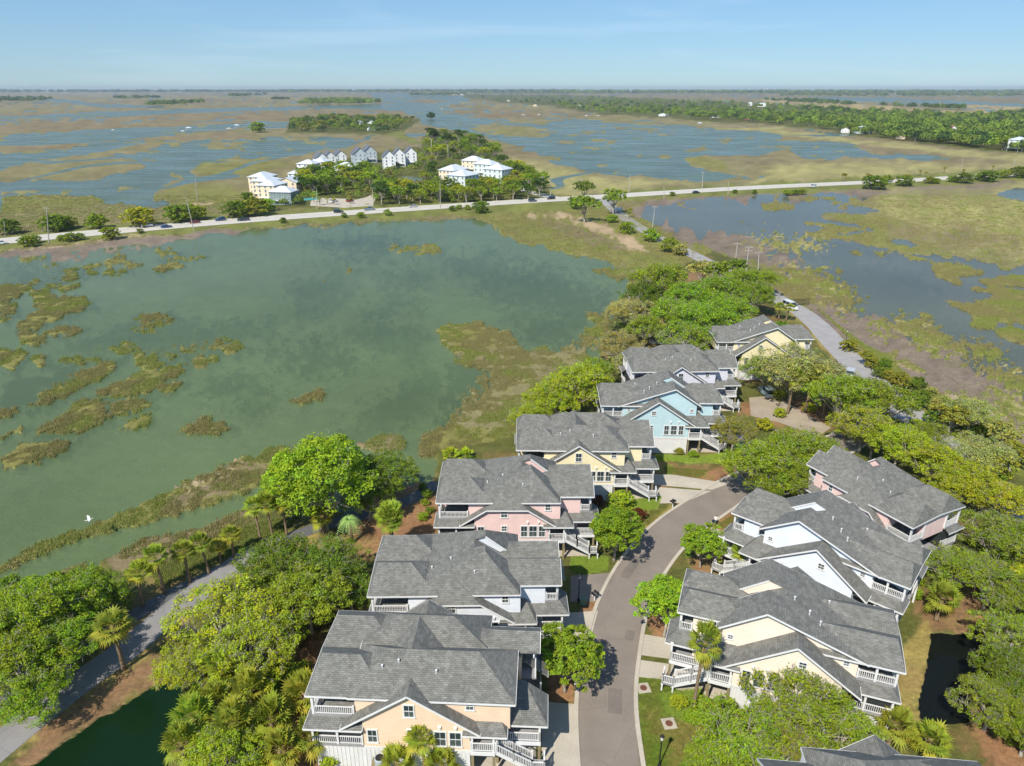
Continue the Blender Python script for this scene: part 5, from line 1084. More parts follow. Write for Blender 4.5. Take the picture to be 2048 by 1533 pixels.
# --- understorey below the oaks
ur = random.Random(12)
for poly, n, lb, cs, sc in [([(1800,870),(1900,890),(2048,960),(2100,1100),(2100,1500),(2000,1500),(1985,1380),(2000,1250),(1900,1130),(1940,1020),(1860,960)], 30, 'low shrub under the oaks on the right slope', ['oak','yellow','dark','olive'], (.7, 1.5)), ([(330,1290),(560,1180),(700,1120),(720,1200),(620,1260),(610,1400),(540,1500),(400,1480),(380,1350)], 34, 'low shrub under the oaks left of the peach house', ['dark','oak','olive'], (.5, 1.1)), ([(1640,770),(1780,800),(1860,880),(1740,880),(1660,840)], 16, 'low shrub between the tan drive and the shore road', ['oak','dark','yellow'], (.5, 1.1)), ([(1260,580),(1330,550),(1500,560),(1540,600),(1480,610),(1330,640),(1240,700),(1215,700)], 30, 'low shrub in the grove on the neck', ['oak','dark','grey'], (.7, 1.4)), ([(1060,850),(1110,800),(1190,760),(1200,800),(1110,830)], 10, 'low shrub at the lagoon behind the yellow house', ['yellow','lime'], (.7, 1.2)), ([(0,1180),(150,1165),(230,1190),(100,1290),(0,1330)], 16, 'low shrub under the oaks by the lagoon path', ['bright','dark'], (.6, 1.2)), ([(1700,705),(1780,740),(1900,810),(2020,870),(2040,920),(1940,870),(1800,780)], 26, 'wiry shrub on the right bank', ['olive','grey','dark'], (.6, 1.2)), ([(840,970),(866,955),(870,1010),(845,1050)], 5, 'low shrub at the corner of the pink lagoon house', ['dark','oak'], (.35, .6)), ([(1380,1440),(1440,1420),(1500,1440),(1480,1500),(1400,1500)], 10, 'low shrub beside the lower right lawn', ['bright','oak'], (.4, .8)), ([(1660,1150),(1830,1160),(1900,1200),(1810,1210)], 3, 'small shrub on the slope behind the white house', ['oak'], (.4, .6))]:
    for p in scatter(poly, n, 8, ur, 1.8): plant('shrub', p, ur.uniform(*sc), ur.choice(cs), lb, lb+' group')
# --- far woods: single trees along the shore, the mass behind them as one
FAR = [(930,197),(1000,203),(1100,212),(1200,229),(1290,231),(1420,241),(1550,249),(1640,257),(1720,271),(1800,281),(1900,291),(2000,302),(2200,312),(2400,322),(2400,224),(2048,226),(1940,233),(1760,224),(1650,217),(1500,207),(1300,199),(1100,191),(935,190)]
fr_ = random.Random(4)
def near_front(n):
    E_ = [(1000,203),(1100,212),(1200,229),(1290,231),(1420,241),(1550,249),(1640,257),(1720,271),(1800,281),(1900,291),(2000,302),(2150,310)]
    out = []
    for i in range(n):
        t = fr_.random(); t = t**.7; k = t*(len(E_)-1); j = min(int(k), len(E_)-2); x = E_[j][0]+(E_[j+1][0]-E_[j][0])*(k-j); y = E_[j][1]+(E_[j+1][1]-E_[j][1])*(k-j)
        y -= fr_.random()*0.045*(y-177)*3; p = at(x, y); out.append(p)
    return out
for p in near_front(95): plant('low', p, fr_.uniform(.8, 1.35), fr_.choice(['dark','oak','bright','dark','oak','deep']), 'tree on the shore of the far woods at the right', 'trees on the shore of the far woods')
def instancer(name, pts, scl, rot, src, m_col=None):
    """one object that sets copies of a source mesh on its points"""
    me = bpy.data.meshes.new(name); me.from_pydata([tuple(p) for p in pts], [], [])
    a = me.attributes.new('sc', 'FLOAT', 'POINT'); a.data.foreach_set('value', np.array(scl, np.float32)); a = me.attributes.new('rz', 'FLOAT', 'POINT'); a.data.foreach_set('value', np.array(rot, np.float32))
    o = obj(name, me); ng = bpy.data.node_groups.new(name, 'GeometryNodeTree')
    ng.interface.new_socket('Geometry', in_out='INPUT', socket_type='NodeSocketGeometry'); ng.interface.new_socket('Geometry', in_out='OUTPUT', socket_type='NodeSocketGeometry')
    N = ng.nodes; L = ng.links; gi = N.new('NodeGroupInput'); go = N.new('NodeGroupOutput'); ip = N.new('GeometryNodeInstanceOnPoints')
    oi = N.new('GeometryNodeObjectInfo'); oi.inputs[0].default_value = src; oi.inputs['As Instance'].default_value = True
    s_ = N.new('GeometryNodeInputNamedAttribute'); s_.data_type = 'FLOAT'; s_.inputs[0].default_value = 'sc'
    r_ = N.new('GeometryNodeInputNamedAttribute'); r_.data_type = 'FLOAT'; r_.inputs[0].default_value = 'rz'
    cx = N.new('ShaderNodeCombineXYZ'); L.new(r_.outputs[0], cx.inputs[2])
    L.new(gi.outputs[0], ip.inputs['Points']); L.new(oi.outputs['Geometry'], ip.inputs['Instance']); L.new(s_.outputs[0], ip.inputs['Scale']); L.new(cx.outputs[0], ip.inputs['Rotation']); L.new(ip.outputs[0], go.inputs[0])
    md = o.modifiers.new('scatter', 'NODES'); md.node_group = ng
    return o
def baked_mesh(name, P, A, B, cc, m):
    N_ = len(P); V_ = np.stack([P-A, P-B*.6, P+A, P+B*.6], 1).reshape(-1, 3); me = grid_mesh(name, V_, np.arange(4*N_).reshape(N_, 4)); vcol(me, 'leaf', np.repeat(cc, 4, 0)); me.materials.append(m); return me
def vleaf(name):
    m, n, l, b = new_mat(name); va = nnode(n, 'ShaderNodeAttribute', attribute_name='leaf'); l.new(va.outputs[0], b.inputs['Base Color']); b.inputs['Roughness'].default_value = .7; b.inputs['Specular IOR Level'].default_value = .2
    tr = n.new('ShaderNodeBsdfTranslucent'); l.new(va.outputs[0], tr.inputs[0]); ms = n.new('ShaderNodeMixShader'); ms.inputs[0].default_value = .25; l.new(b.outputs[0], ms.inputs[1]); l.new(tr.outputs[0], ms.inputs[2]); l.new(ms.outputs[0], n['Material Output'].inputs[0]); return m
M_FAR = vleaf('far_leaves')
def far_crowns(pts, rads, seed, per, cols, size):
    """many simple crowns in one mesh: leaf faces spread over domes"""
    rng = np.random.default_rng(seed); P, A, B, K = [], [], [], []
    for p, r in zip(pts, rads):
        k = per; d = rnd_dirs(rng, k); d[:, 2] = np.abs(d[:, 2])*1.0-.15; lump = 1+.22*np.sin(d[:, 0]*5+rng.uniform(0, 6))*np.cos(d[:, 1]*5+rng.uniform(0, 6))
        q = np.array([p[0], p[1], 0])+d*np.array([r, r, r*.9])*lump[:, None]*rng.uniform(.75, 1.02, k)[:, None]+np.array([0, 0, r*.75])
        nm = d+rnd_dirs(rng, k)*.6; nm /= np.linalg.norm(nm, axis=1)[:, None]; t = rnd_dirs(rng, k); a = np.cross(nm, t); a /= np.linalg.norm(a, axis=1)[:, None]
        s_ = r*size*rng.uniform(.6, 1.3, k)[:, None]; P.append(q); A.append(a*s_); B.append(np.cross(nm, a)*s_)
        c_ = np.array(lin(*LEAFC[cols[rng.integers(len(cols))]]))*rng.uniform(.9, 1.25); K.append(c_*rng.uniform(.75, 1.25, (k, 1)))
    return np.concatenate(P), np.concatenate(A), np.concatenate(B), np.concatenate(K)
def wood(name, label, pts, rads, per, size, seed, cols=('dark','oak','bright','deep','oak')):
    P, A, B, K = far_crowns(pts, rads, seed, per, cols, size); o = obj(name, baked_mesh(name, P, A, B, K, M_FAR)); tag(o, label, None, None, 'stuff'); return o
def world_scatter(poly, n, seed, rmin, rmax):
    """points inside a photo-outlined ground area, even per ground area but thinned with distance"""
    rng = random.Random(seed); xs = [p[0] for p in poly]; ys = [p[1] for p in poly]; out = []; rr = []
    tr = 0
    while len(out) < n and tr < n*40:
        tr += 1; x, y = rng.uniform(min(xs), max(xs)), rng.uniform(min(ys), max(ys))
        if inpoly(x, y, poly): out.append(at(x, y)); rr.append(rng.uniform(rmin, rmax))
    return out, rr
p_, r_ = world_scatter([(576,262),(583,244),(650,238),(760,235),(836,243),(826,251),(775,268),(700,264),(640,266)], 130, 13, 4.5, 7.5); wood('islet_woods', 'dense low growth of the wooded islet', p_, r_, 130, .2, 11, ('dark','oak','deep','olive'))
p_, r_ = world_scatter([(560,416),(600,398),(620,350),(735,348),(845,300),(870,275),(930,275),(1010,325),(1080,376),(1095,396),(900,406),(745,402),(700,396),(640,392),(600,412)], 420, 14, 1.4, 3.2); keep_ = [(a, c_) for a, c_ in zip(p_, r_) if not inpoly(1024+FPX*a.x/(a.y*CP+CAMH*SP), 766.5-FPX*(a.y*SP-CAMH*CP)/(a.y*CP+CAMH*SP), LOT) and not inpoly(1024+FPX*a.x/(a.y*CP+CAMH*SP), 766.5-FPX*(a.y*SP-CAMH*CP)/(a.y*CP+CAMH*SP), [(735,388),(742,368),(790,355),(855,347),(860,366),(800,382)])]; wood('island_scrub', 'low green scrub between the island condominiums', [k_[0] for k_ in keep_], [k_[1] for k_ in keep_], 110, .2, 12, ('dark','oak','bright','oak','olive'))
p_, r_ = world_scatter(FAR, 2200, 3, 5.5, 9.0); wood('far_woods', 'wooded mainland across the marsh at the right', p_, r_, 130, .2, 1, ('dark','oak','bright','dark','deep','bright','oak'))
p_, r_ = world_scatter([(595,211),(620,204),(700,202),(745,205),(765,210),(700,211)], 160, 5, 9, 14); wood('far_woods', 'large wooded islet in the far marsh', p_, r_, 110, .2, 2, ('bright','oak','dark'))
p_, r_ = world_scatter([(290,214),(330,208),(415,205),(410,208),(340,213)], 60, 6, 8, 12); wood('far_woods', 'low dark wooded islet at the far left', p_, r_, 90, .22, 3, ('deep','dark','oak'))
p_, r_ = world_scatter([(-60,205),(0,203),(70,201),(120,201),(100,204),(0,207),(-60,208)], 90, 7, 10, 16); wood('far_woods', 'dark wood at the far left edge', p_, r_, 80, .24, 4, ('deep','dark'))
p_, r_ = world_scatter([(230,198),(320,197),(318,199),(232,200)], 40, 8, 10, 15); wood('far_woods', 'thin wooded strip at the far left', p_, r_, 70, .26, 5, ('deep','dark'))
p_, r_ = world_scatter([(455,194),(530,191.5),(532,193),(460,195.5)], 40, 9, 12, 18); wood('far_woods', 'dark wooded strip left of the river mouth', p_, r_, 70, .26, 6, ('deep','dark'))
p_, r_ = world_scatter([(540,200),(575,199),(578,201),(545,202)], 16, 10, 8, 12); wood('far_woods', 'tiny wooded islet beside the large far islet', p_, r_, 70, .26, 7, ('deep','dark'))
p_, r_ = world_scatter([(812,191),(900,189),(940,190),(900,193),(820,193)], 60, 11, 12, 18); wood('far_woods', 'wooded point behind the river', p_, r_, 70, .26, 8, ('deep','dark','oak'))
p_, r_ = world_scatter([(1525,201),(1640,203),(1700,210),(1740,212),(1930,220),(1925,222),(1800,216),(1650,211),(1540,204)], 150, 12, 7, 11); wood('far_woods', 'strip of dark hammocks in the golden marsh', p_, r_, 80, .24, 9, ('deep','dark'))
# horizon woods, farther and farther
def band(label, y0, y1, x0, x1, n, seed, r0, r1, per, cols=('deep','dark','oak')):
    rng = random.Random(seed); P = []; Rr = []
    for i in range(n): x = rng.uniform(x0, x1); y = rng.uniform(y0, y1); P.append(at(x, y)); Rr.append(rng.uniform(r0, r1))
    wood('horizon_woods', label, P, Rr, per, .3, seed, cols)
band('low dark woods along the left horizon', 184.2, 187.2, -500, 620, 900, 21, 20, 30, 36, ('deep','dark')); band('woods along the middle horizon', 183.6, 187.4, 560, 1150, 700, 22, 20, 32, 36)
band('woods along the right horizon', 183.4, 189.5, 1100, 2600, 1700, 23, 18, 29, 36, ('deep','dark','oak','bright')); band('wooded right mainland before the horizon', 188, 194.5, 1560, 2600, 800, 24, 10, 16, 40, ('deep','dark','oak'))
band('strip of woods behind the right river', 186.5, 189, 940, 1650, 500, 25, 11, 17, 36, ('dark','oak','deep'))
# --- marsh grass near enough to read: tufts on the marsh, reeds on the berms
gr = np.random.default_rng(2)
def tuft(name, n, hgt, spread, w, cols):
    P, A, B, K = [], [], [], []
    V_, F_ = [], []
    for i in range(n):
        a = gr.uniform(0, 6.28); r = spread*math.sqrt(gr.random()); bx, by = r*math.cos(a), r*math.sin(a); b2 = gr.uniform(0, 6.28); hh = hgt*gr.uniform(.6, 1.1); lx, ly = gr.normal()*.22*hgt, gr.normal()*.22*hgt
        k = len(V_); V_ += [(bx-w*math.cos(b2), by-w*math.sin(b2), -.1), (bx+w*math.cos(b2), by+w*math.sin(b2), -.1), (bx+lx, by+ly, hh)]; F_.append((k, k+1, k+2)); c_ = np.array(lin(*cols[gr.integers(len(cols))]))*gr.uniform(.75, 1.2); K += [c_, c_, c_*1.1]
    me = grid_mesh(name, np.array(V_), np.array(F_)); vcol(me, 'leaf', np.array(K)); me.materials.append(M_FAR); return me
SRC = {}
for nm, args in dict(green=(14, .34, .42, .05, [(148,156,78),(134,146,70),(168,160,104)]), brown=(14, .38, .42, .05, [(160,144,106),(148,140,88),(134,140,78)]), lawn=(14, .10, .3, .025, [(112,138,46),(128,140,60),(150,134,80)]), bright=(14, .22, .3, .04, [(160,182,76),(170,186,84),(146,170,66)])).items():
    o = obj('grass_tuft', tuft('tuft_'+nm, *args)); SRC[nm] = o
Vh = hz.ravel(); Xf, Yf = XX.ravel(), YY.ravel(); Lf = land.ravel(); CFr = col.reshape(-1, 3)
def on_marsh(n, y0, y1, seed):
    rng = np.random.default_rng(seed); q = np.nonzero((Yf > y0) & (Yf < y1) & (Vh > -.2-.2*(gr.random(len(Vh)) < .3)*(Yf < 230)) & (Lf < .5) & (mudm.ravel() < .4) & (np.abs(Xf) < Yf*.85+20))[0]
    cw = (0.80*Yf[q]+34)*2/NC; ch = np.gradient(Yr)[q//NC]; wt = np.abs(cw*ch); wt = wt/wt.sum(); k = rng.choice(q, n, p=wt); i = k//NC
    x = Xf[k]+rng.uniform(-.5, .5, n)*(0.80*Yf[k]+34)*2/NC; y = Yf[k]+rng.uniform(-.5, .5, n)*np.abs(np.gradient(Yr)[i])
    return np.stack([x, y, Vh[k]], 1), CFr[k], rng
for nm, lb, sd in (('green', 'green salt marsh grass on the near marsh patches', 1), ('brown', 'brown dry marsh grass on the near marsh patches', 2)):
    P1, c1, rng = on_marsh(80000, 40, 240, sd); P2, c2, _ = on_marsh(30000, 240, 420, sd+10)
    P = np.concatenate([P1, P2]); sc = np.concatenate([rng.uniform(.5, 1.15, len(P1)), rng.uniform(1.0, 1.8, len(P2))])
    f1 = fbm(P[:, 0]/7, P[:, 1]/9, 4, 211)+rng.normal(size=len(P))*.05; f2 = fbm(P[:, 0]/2.4, P[:, 1]/3.0, 3, 223)
    keep = (f2 > -.13) & ((f1 > 0) if nm == 'green' else (f1 <= 0)); P = P[keep]; sc = sc[keep]*(1+f2[keep])
    tag(instancer('marsh_grass', P, sc, rng.uniform(0, 6.28, len(P)), SRC[nm]), lb, None, None, 'stuff')
def grass_on(polys, n, src, label, seed, smin, smax):
    rng = random.Random(seed); P = []
    ar = []
    for poly in polys:
        W_ = [at(*q) for q in poly]; ar.append(abs(sum(W_[i].x*W_[i-1].y-W_[i-1].x*W_[i].y for i in range(len(W_))))/2)
    for poly, a in zip(polys, ar):
        W_ = [(at(*q).x, at(*q).y) for q in poly]; k = int(n*a/sum(ar)); xs = [p[0] for p in W_]; ys = [p[1] for p in W_]; c_ = 0
        while c_ < k:
            x, y = rng.uniform(min(xs), max(xs)), rng.uniform(min(ys), max(ys))
            if inpoly(x, y, W_): P.append((x, y, 0)); c_ += 1
    tag(instancer('grass', P, [rng.uniform(smin, smax) for _ in P], [rng.uniform(0, 6.28) for _ in P], SRC[src]), label, None, None, 'stuff')
grass_on([[(1312,912),(1400,914),(1470,905),(1482,926),(1390,924),(1318,922)],[(1144,1116),(1215,1116),(1212,1140),(1172,1148),(1144,1142)],[(1215,1008),(1320,995),(1312,1018),(1220,1030)],[(1325,1390),(1400,1380),(1425,1440),(1390,1450),(1335,1425)]], 9000, 'bright', 'bright green ground cover beside the house fronts', 3, .7, 1.3)
grass_on([[(1278,1360),(1330,1358),(1400,1440),(1420,1533),(1420,1560),(1278,1560)],[(1425,1055),(1470,1028),(1500,1030),(1480,1060)],[(1330,935),(1420,940),(1400,955),(1335,948)],[(1284,1032),(1340,1010),(1300,1050),(1284,1052)]], 9000, 'lawn', 'mown lawn grass beside the street', 4, .7, 1.3)
grass_on([[(1630,612),(1672,648),(1730,690),(1775,712),(1810,748),(1905,808),(2000,855),(2048,905),(2048,960),(1985,905),(1900,838),(1818,770),(1752,722),(1700,676)],[(300,1140),(420,1085),(520,1045),(600,1030),(560,1075),(440,1120),(320,1175)]], 9000, 'green', 'rough bank grass along the shores', 6, .5, 1.1)
for o in SRC.values(): COL.unlink(o)
# ------------------------------------------------------------------ far buildings
M_TIN = mat('pale_metal_roof', lin(206,212,216), 0.45, 0.05, 0.3, 0.0); M_DARKR = mat('dark_shingles', lin(104,108,116), 0.9, 0.12, 0.8); M_WWALL = mat('white_board_wall', lin(236,236,234), 0.6, 0.04, 0.3)
M_CWALL = mat('cream_stucco', lin(240,218,184), 0.7, 0.05, 0.3); M_GWALL = mat('grey_green_wall', lin(128,146,140), 0.7, 0.06, 0.3); M_BWALL = mat('blue_grey_wall', lin(186,198,202), 0.7, 0.06, 0.3); M_AWALL = mat('aqua_wall', lin(216,226,220), 0.7, 0.06, 0.3); M_BRICK = mat('brick_wall', lin(168,112,96), 0.8, 0.1, 0.5); M_TANR = mat('tan_shingles', lin(168,156,140), 0.9, 0.1, 0.6)
M_FGLASS = mat('pale_window', lin(120,134,140), .2, .05)
def bld(name, label, px, py, w, d, hgt, yaw, wall, roof, kind='gable', rise=3.0, floors=3, nx=3, nside=3, group=None, cat='building', z0=0.0, stilts=False, balcony=True):
    p = at(px, py); r = empty(name, (p.x, p.y, 0), R(yaw), label, cat, group); zb = 2.4 if stilts else -0.1
    mb = MB(); mb.box(-w/2, w/2, 0, d, zb, hgt)
    if kind == 'gable':
        for y in (0.0, d-0.3): mb.poly([(-w/2, y, hgt), (w/2, y, hgt), (0, y, hgt+rise)]); mb.poly([(w/2, y+.3, hgt), (-w/2, y+.3, hgt), (0, y+.3, hgt+rise)])
    mb.build('wall', wall, r)
    if stilts:
        for x in (-w/2+.3, 0, w/2-.3):
            for y in (.3, d-.3): q = MB(); q.box(x-.2, x+.2, y-.2, y+.2, -.1, 2.4); q.build('stilt', M_TRIM, r)
    o = .5; rf = MB(); t = .18
    def pl(P): rf.poly(P); rf.poly([(a, b_, c_-t) for a, b_, c_ in P][::-1]); [rf.poly([P[i-1], (P[i-1][0], P[i-1][1], P[i-1][2]-t), (P[i][0], P[i][1], P[i][2]-t), P[i]]) for i in range(len(P))]
    if kind == 'gable':
        e = hgt-o*rise/(w/2)+.12; a = hgt+rise+.12
        pl([(-w/2-o, -o, e), (0, -o, a), (0, d+o, a), (-w/2-o, d+o, e)]); pl([(0, -o, a), (w/2+o, -o, e), (w/2+o, d+o, e), (0, d+o, a)])
    elif kind == 'hip':
        m_ = min(w, d)/2; x0, x1, y0, y1, e, a = -w/2-o, w/2+o, -o, d+o, hgt, hgt+rise
        if w >= d: r0, r1 = (-(w/2-m_)-.01, d/2, a), (w/2-m_+.01, d/2, a)
        else: r0, r1 = (0, m_-.01, a), (0, d-m_+.01, a)
        if w >= d: pl([(x0, y0, e), (x1, y0, e), r1, r0]); pl([(x1, y1, e), (x0, y1, e), r0, r1]); pl([(x0, y1, e), (x0, y0, e), r0]); pl([(x1, y0, e), (x1, y1, e), r1])
        else: pl([(x0, y0, e), (x1, y0, e), r0]); pl([(x1, y1, e), (x0, y1, e), r1]); pl([(x0, y1, e), (x0, y0, e), r0, r1]); pl([(x1, y0, e), (x1, y1, e), r1, r0])
    rf.build('roof', roof, r); fh = (hgt-(2.4 if stilts else 0))/floors
    for k in range(floors):
        z = (2.4 if stilts else 0)+k*fh+fh*.32
        for i in range(nx):
            x = -w/2+w*(i+.5)/nx; q = MB(); q.box(x-.5, x+.5, -.06, .05, z, z+1.45); wn_ = q.build('window', M_FGLASS, r)
            f_ = MB(); f_.box(x-.62, x-.5, -.09, .05, z-.1, z+1.55); f_.box(x+.5, x+.62, -.09, .05, z-.1, z+1.55); f_.box(x-.5, x+.5, -.09, .05, z+1.45, z+1.55); f_.build('frame', M_TRIM, wn_)
        for i in range(nside):
            y = d*(i+.5)/nside
            for sx_ in (-1, 1): q = MB(); q.box(sx_*w/2-.06, sx_*w/2+.06, y-.5, y+.5, z, z+1.45); q.build('window', M_FGLASS, r)
    if balcony and floors > 1:
        q = MB(); z = (2.4 if stilts else 0)+fh; q.box(-w*.32, w*.32, -1.3, -.01, z-.15, z); q.build('balcony', M_TRIM, r)
        q = MB(); q.box(-w*.32, w*.32, -1.3, -1.22, z+.85, z+.95)
        for i in range(9): x = -w*.32+w*.64*i/8; q.box(x-.04, x+.04, -1.29, -1.23, z, z+.85)
        q.build('railing', M_TRIM, r)
    return r
# cream and green condominium at the left of the island
bld('condominium', 'grey-green condominium end unit with pale roof beside the causeway', 562, 410, 12, 9, 6.6, -8, M_GWALL, M_TIN, 'hip', 2.6, 3, 4, 3)
for i, (px, py, lb) in enumerate([(534,404,'cream condominium unit right behind the green one'),(523,396,'second cream condominium unit of the stepped row'),(516,388,'rearmost cream condominium unit of the stepped row')]):
    bld('condominium', lb, px, py, 10.5, 14, 8.6+i*.4, -14, M_CWALL, M_TIN, 'hip', 2.4, 4, 3, 4, 'cream condominium row')
bld('condominium', 'low cream wing at the back of the stepped row', 575, 392, 12, 9, 7.6, -8, M_CWALL, M_TIN, 'gable', 2.4, 3, 3, 3)
for px, py, w, lb in [(612,350,16,'pale roofed condominium above the trees, left of three'),(636,345,14,'pale roofed condominium above the trees, middle of three'),(688,356,16,'pale roofed condominium above the trees, right of three'),(592,372,12,'pale roofed condominium just behind the cream row')]: bld('condominium', lb, px, py, w*.8, 11, 7.4, -12, M_WWALL, M_TIN, 'hip', 2.6, 3, 3, 3, 'pale roofed condominiums')
for i, (px, py, lb) in enumerate([(645,334,'white town house with dark gable, first from the left'),(662,331,'white town house with dark gable, second from the left'),(683,328,'white town house with dark gable, third from the left')]): bld('town_house', lb, px, py, 9, 15, 6.6, 24, M_WWALL, M_DARKR, 'gable', 4.0, 3, 2, 4, 'white town houses with dark roofs', 'house')
for i, (px, py, lb) in enumerate([(722,331,'blue-grey town house with dark gable in front'),(742,326,'blue-grey town house with dark gable behind')]): bld('town_house', lb, px, py, 10.5, 16, 8.8, 20, M_BWALL, M_DARKR, 'gable', 4.6, 3, 3, 4, 'blue-grey town houses', 'house')
for i, (px, py, lb) in enumerate([(780,340,'tall white town house, left of three'),(800,334,'tall white town house, middle of three'),(823,331,'tall white town house, right of three')]): bld('town_house', lb, px, py, 9.0, 13, 9.6, 14, M_WWALL, M_DARKR, 'gable', 4.2, 4, 2, 4, 'tall white town houses', 'house')
for px, py, w, d, lb in [(912,380,15,16,'pale green condominium with pale roof nearest the causeway'),(893,368,13,18,'cream sided condominium with pale roof behind the pale green one'),(985,366,16,14,'pale condominium block at the right of the island'),(965,354,16,12,'middle pale condominium block behind the right one'),(940,346,16,12,'pale roofed condominium at the back right of the island')]:
    bld('condominium', lb, px, py, w*.92, d*.92, 8.4, -32, M_AWALL if 'pale green condo' in lb or 'block' in lb else M_CWALL, M_TIN, 'hip', 3.0, 3, 4, 4, 'right island condominiums')
for px, py, w, wl_, rf_, kd, lb, fl in [(742,262,11,M_WWALL,M_TIN,'gable','white house on the wooded islet',3),(716,255,9,M_WWALL,M_TIN,'gable','white house deep in the trees of the islet',2),(2044,303,14,M_WWALL,M_TIN,'hip','white stilt house at the right edge of the woods',3),(1728,268,20,M_BWALL,M_TIN,'gable','large grey roofed house on the far shore',2),(1690,266,11,M_WWALL,M_TANR,'gable','small white house left of the large grey one',1),(1904,274,7,M_WWALL,M_BRICK,'gable','narrow tower house in the right woods',3),(1803,279,8,M_CWALL,M_TANR,'gable','small cream house on the far shore',1),
              (1161,217,15,M_WWALL,M_TANR,'gable','white far house at the shrimp dock',2),(1017,203,14,M_WWALL,M_TIN,'gable','white far house at the wood tip',2),(1435,236,14,M_WWALL,M_BRICK,'gable','brick roofed far house on the shore',1),(1327,233,22,M_WWALL,M_TIN,'gable','long white building on the far shore',1),(1492,241,18,M_BRICK,M_TANR,'hip','brick far house among the trees',1),(1523,214,26,M_WWALL,M_TIN,'gable','white roofed house above the far woods',3),(1500,212,14,M_WWALL,M_TIN,'gable','smaller white house left of the white roofed one',3),(905,190.5,30,M_WWALL,M_TIN,'gable','white marina building across the river',2),(925,190.8,24,M_WWALL,M_TIN,'gable','second white marina building across the river',2),(1070,213,12,M_CWALL,M_TANR,'gable','small cream house in the far woods',1)]:
    bld('far_house', lb, px, py, w, w*.8, 3.2*fl+1, random.Random(px).uniform(-30, 30), wl_, rf_, kd, 2.6, fl, 3, 2, 'houses on the far shore', 'house', balcony=False, stilts='stilt' in lb)
mb = MB(); p = at(1533, 186.5); mb.lathe([(2, 0), (2, 40), (9, 44), (11, 49), (9, 54), (2, 57)], p.x, p.y, 12); tag(mb.build('water_tower', M_WWALL), 'white water tower on the right horizon', 'water tower')
mb = MB(); p = at(1612, 187); mb.bar((p.x, p.y, 0), (p.x, p.y, 55), 2.5, 2.5); mb.bar((p.x-3, p.y, 40), (p.x+3, p.y, 40), 1.5, 1.5); tag(mb.build('radio_mast', M_WWALL), 'thin pale mast on the right horizon', 'mast')
# pool
mb = MB(); P = [at(x, y) for x, y in [(605,397),(640,395),(642,399),(610,402)]]; mb.poly([(q.x, q.y, .12) for q in P][::-1]); tag(mb.build('pool', water_mat('pool_water', lin(96,196,196), .1, .1, 2.0)), 'turquoise swimming pool of the condominiums', None, None, 'structure')
# ------------------------------------------------------------------ vehicles
M_TYRE = mat('tyre', (.02, .02, .02), .8, .1); M_RIM = mat('rim', (.45, .45, .46), .35, .05, 1, .6); M_CGLASS = M_GLASS; M_LAMP = mat('lamp_glass', lin(230,228,216), .2, .02); M_TAIL = mat('tail_lamp', lin(150,24,20), .3, .02)
def paint(name, c):
    if name in MATS: return MATS[name]
    m, n, l, b = new_mat(name); b.inputs['Base Color'].default_value = (*c, 1); b.inputs['Roughness'].default_value = .25; b.inputs['Coat Weight'].default_value = .6; MATS[name] = m; return m
def loft(mb, secs):
    """rings of equal count joined into a body"""
    n0 = len(mb.v); k = len(secs[0])
    for s_ in secs: mb.v += s_
    for i in range(len(secs)-1):
        for j in range(k): mb.f.append((n0+i*k+j, n0+i*k+(j+1) % k, n0+(i+1)*k+(j+1) % k, n0+(i+1)*k+j)); mb.mi.append(0)
    mb.f.append(tuple(n0+j for j in range(k))[::-1]); mb.f.append(tuple(n0+(len(secs)-1)*k+j for j in range(k))); mb.mi += [0, 0]
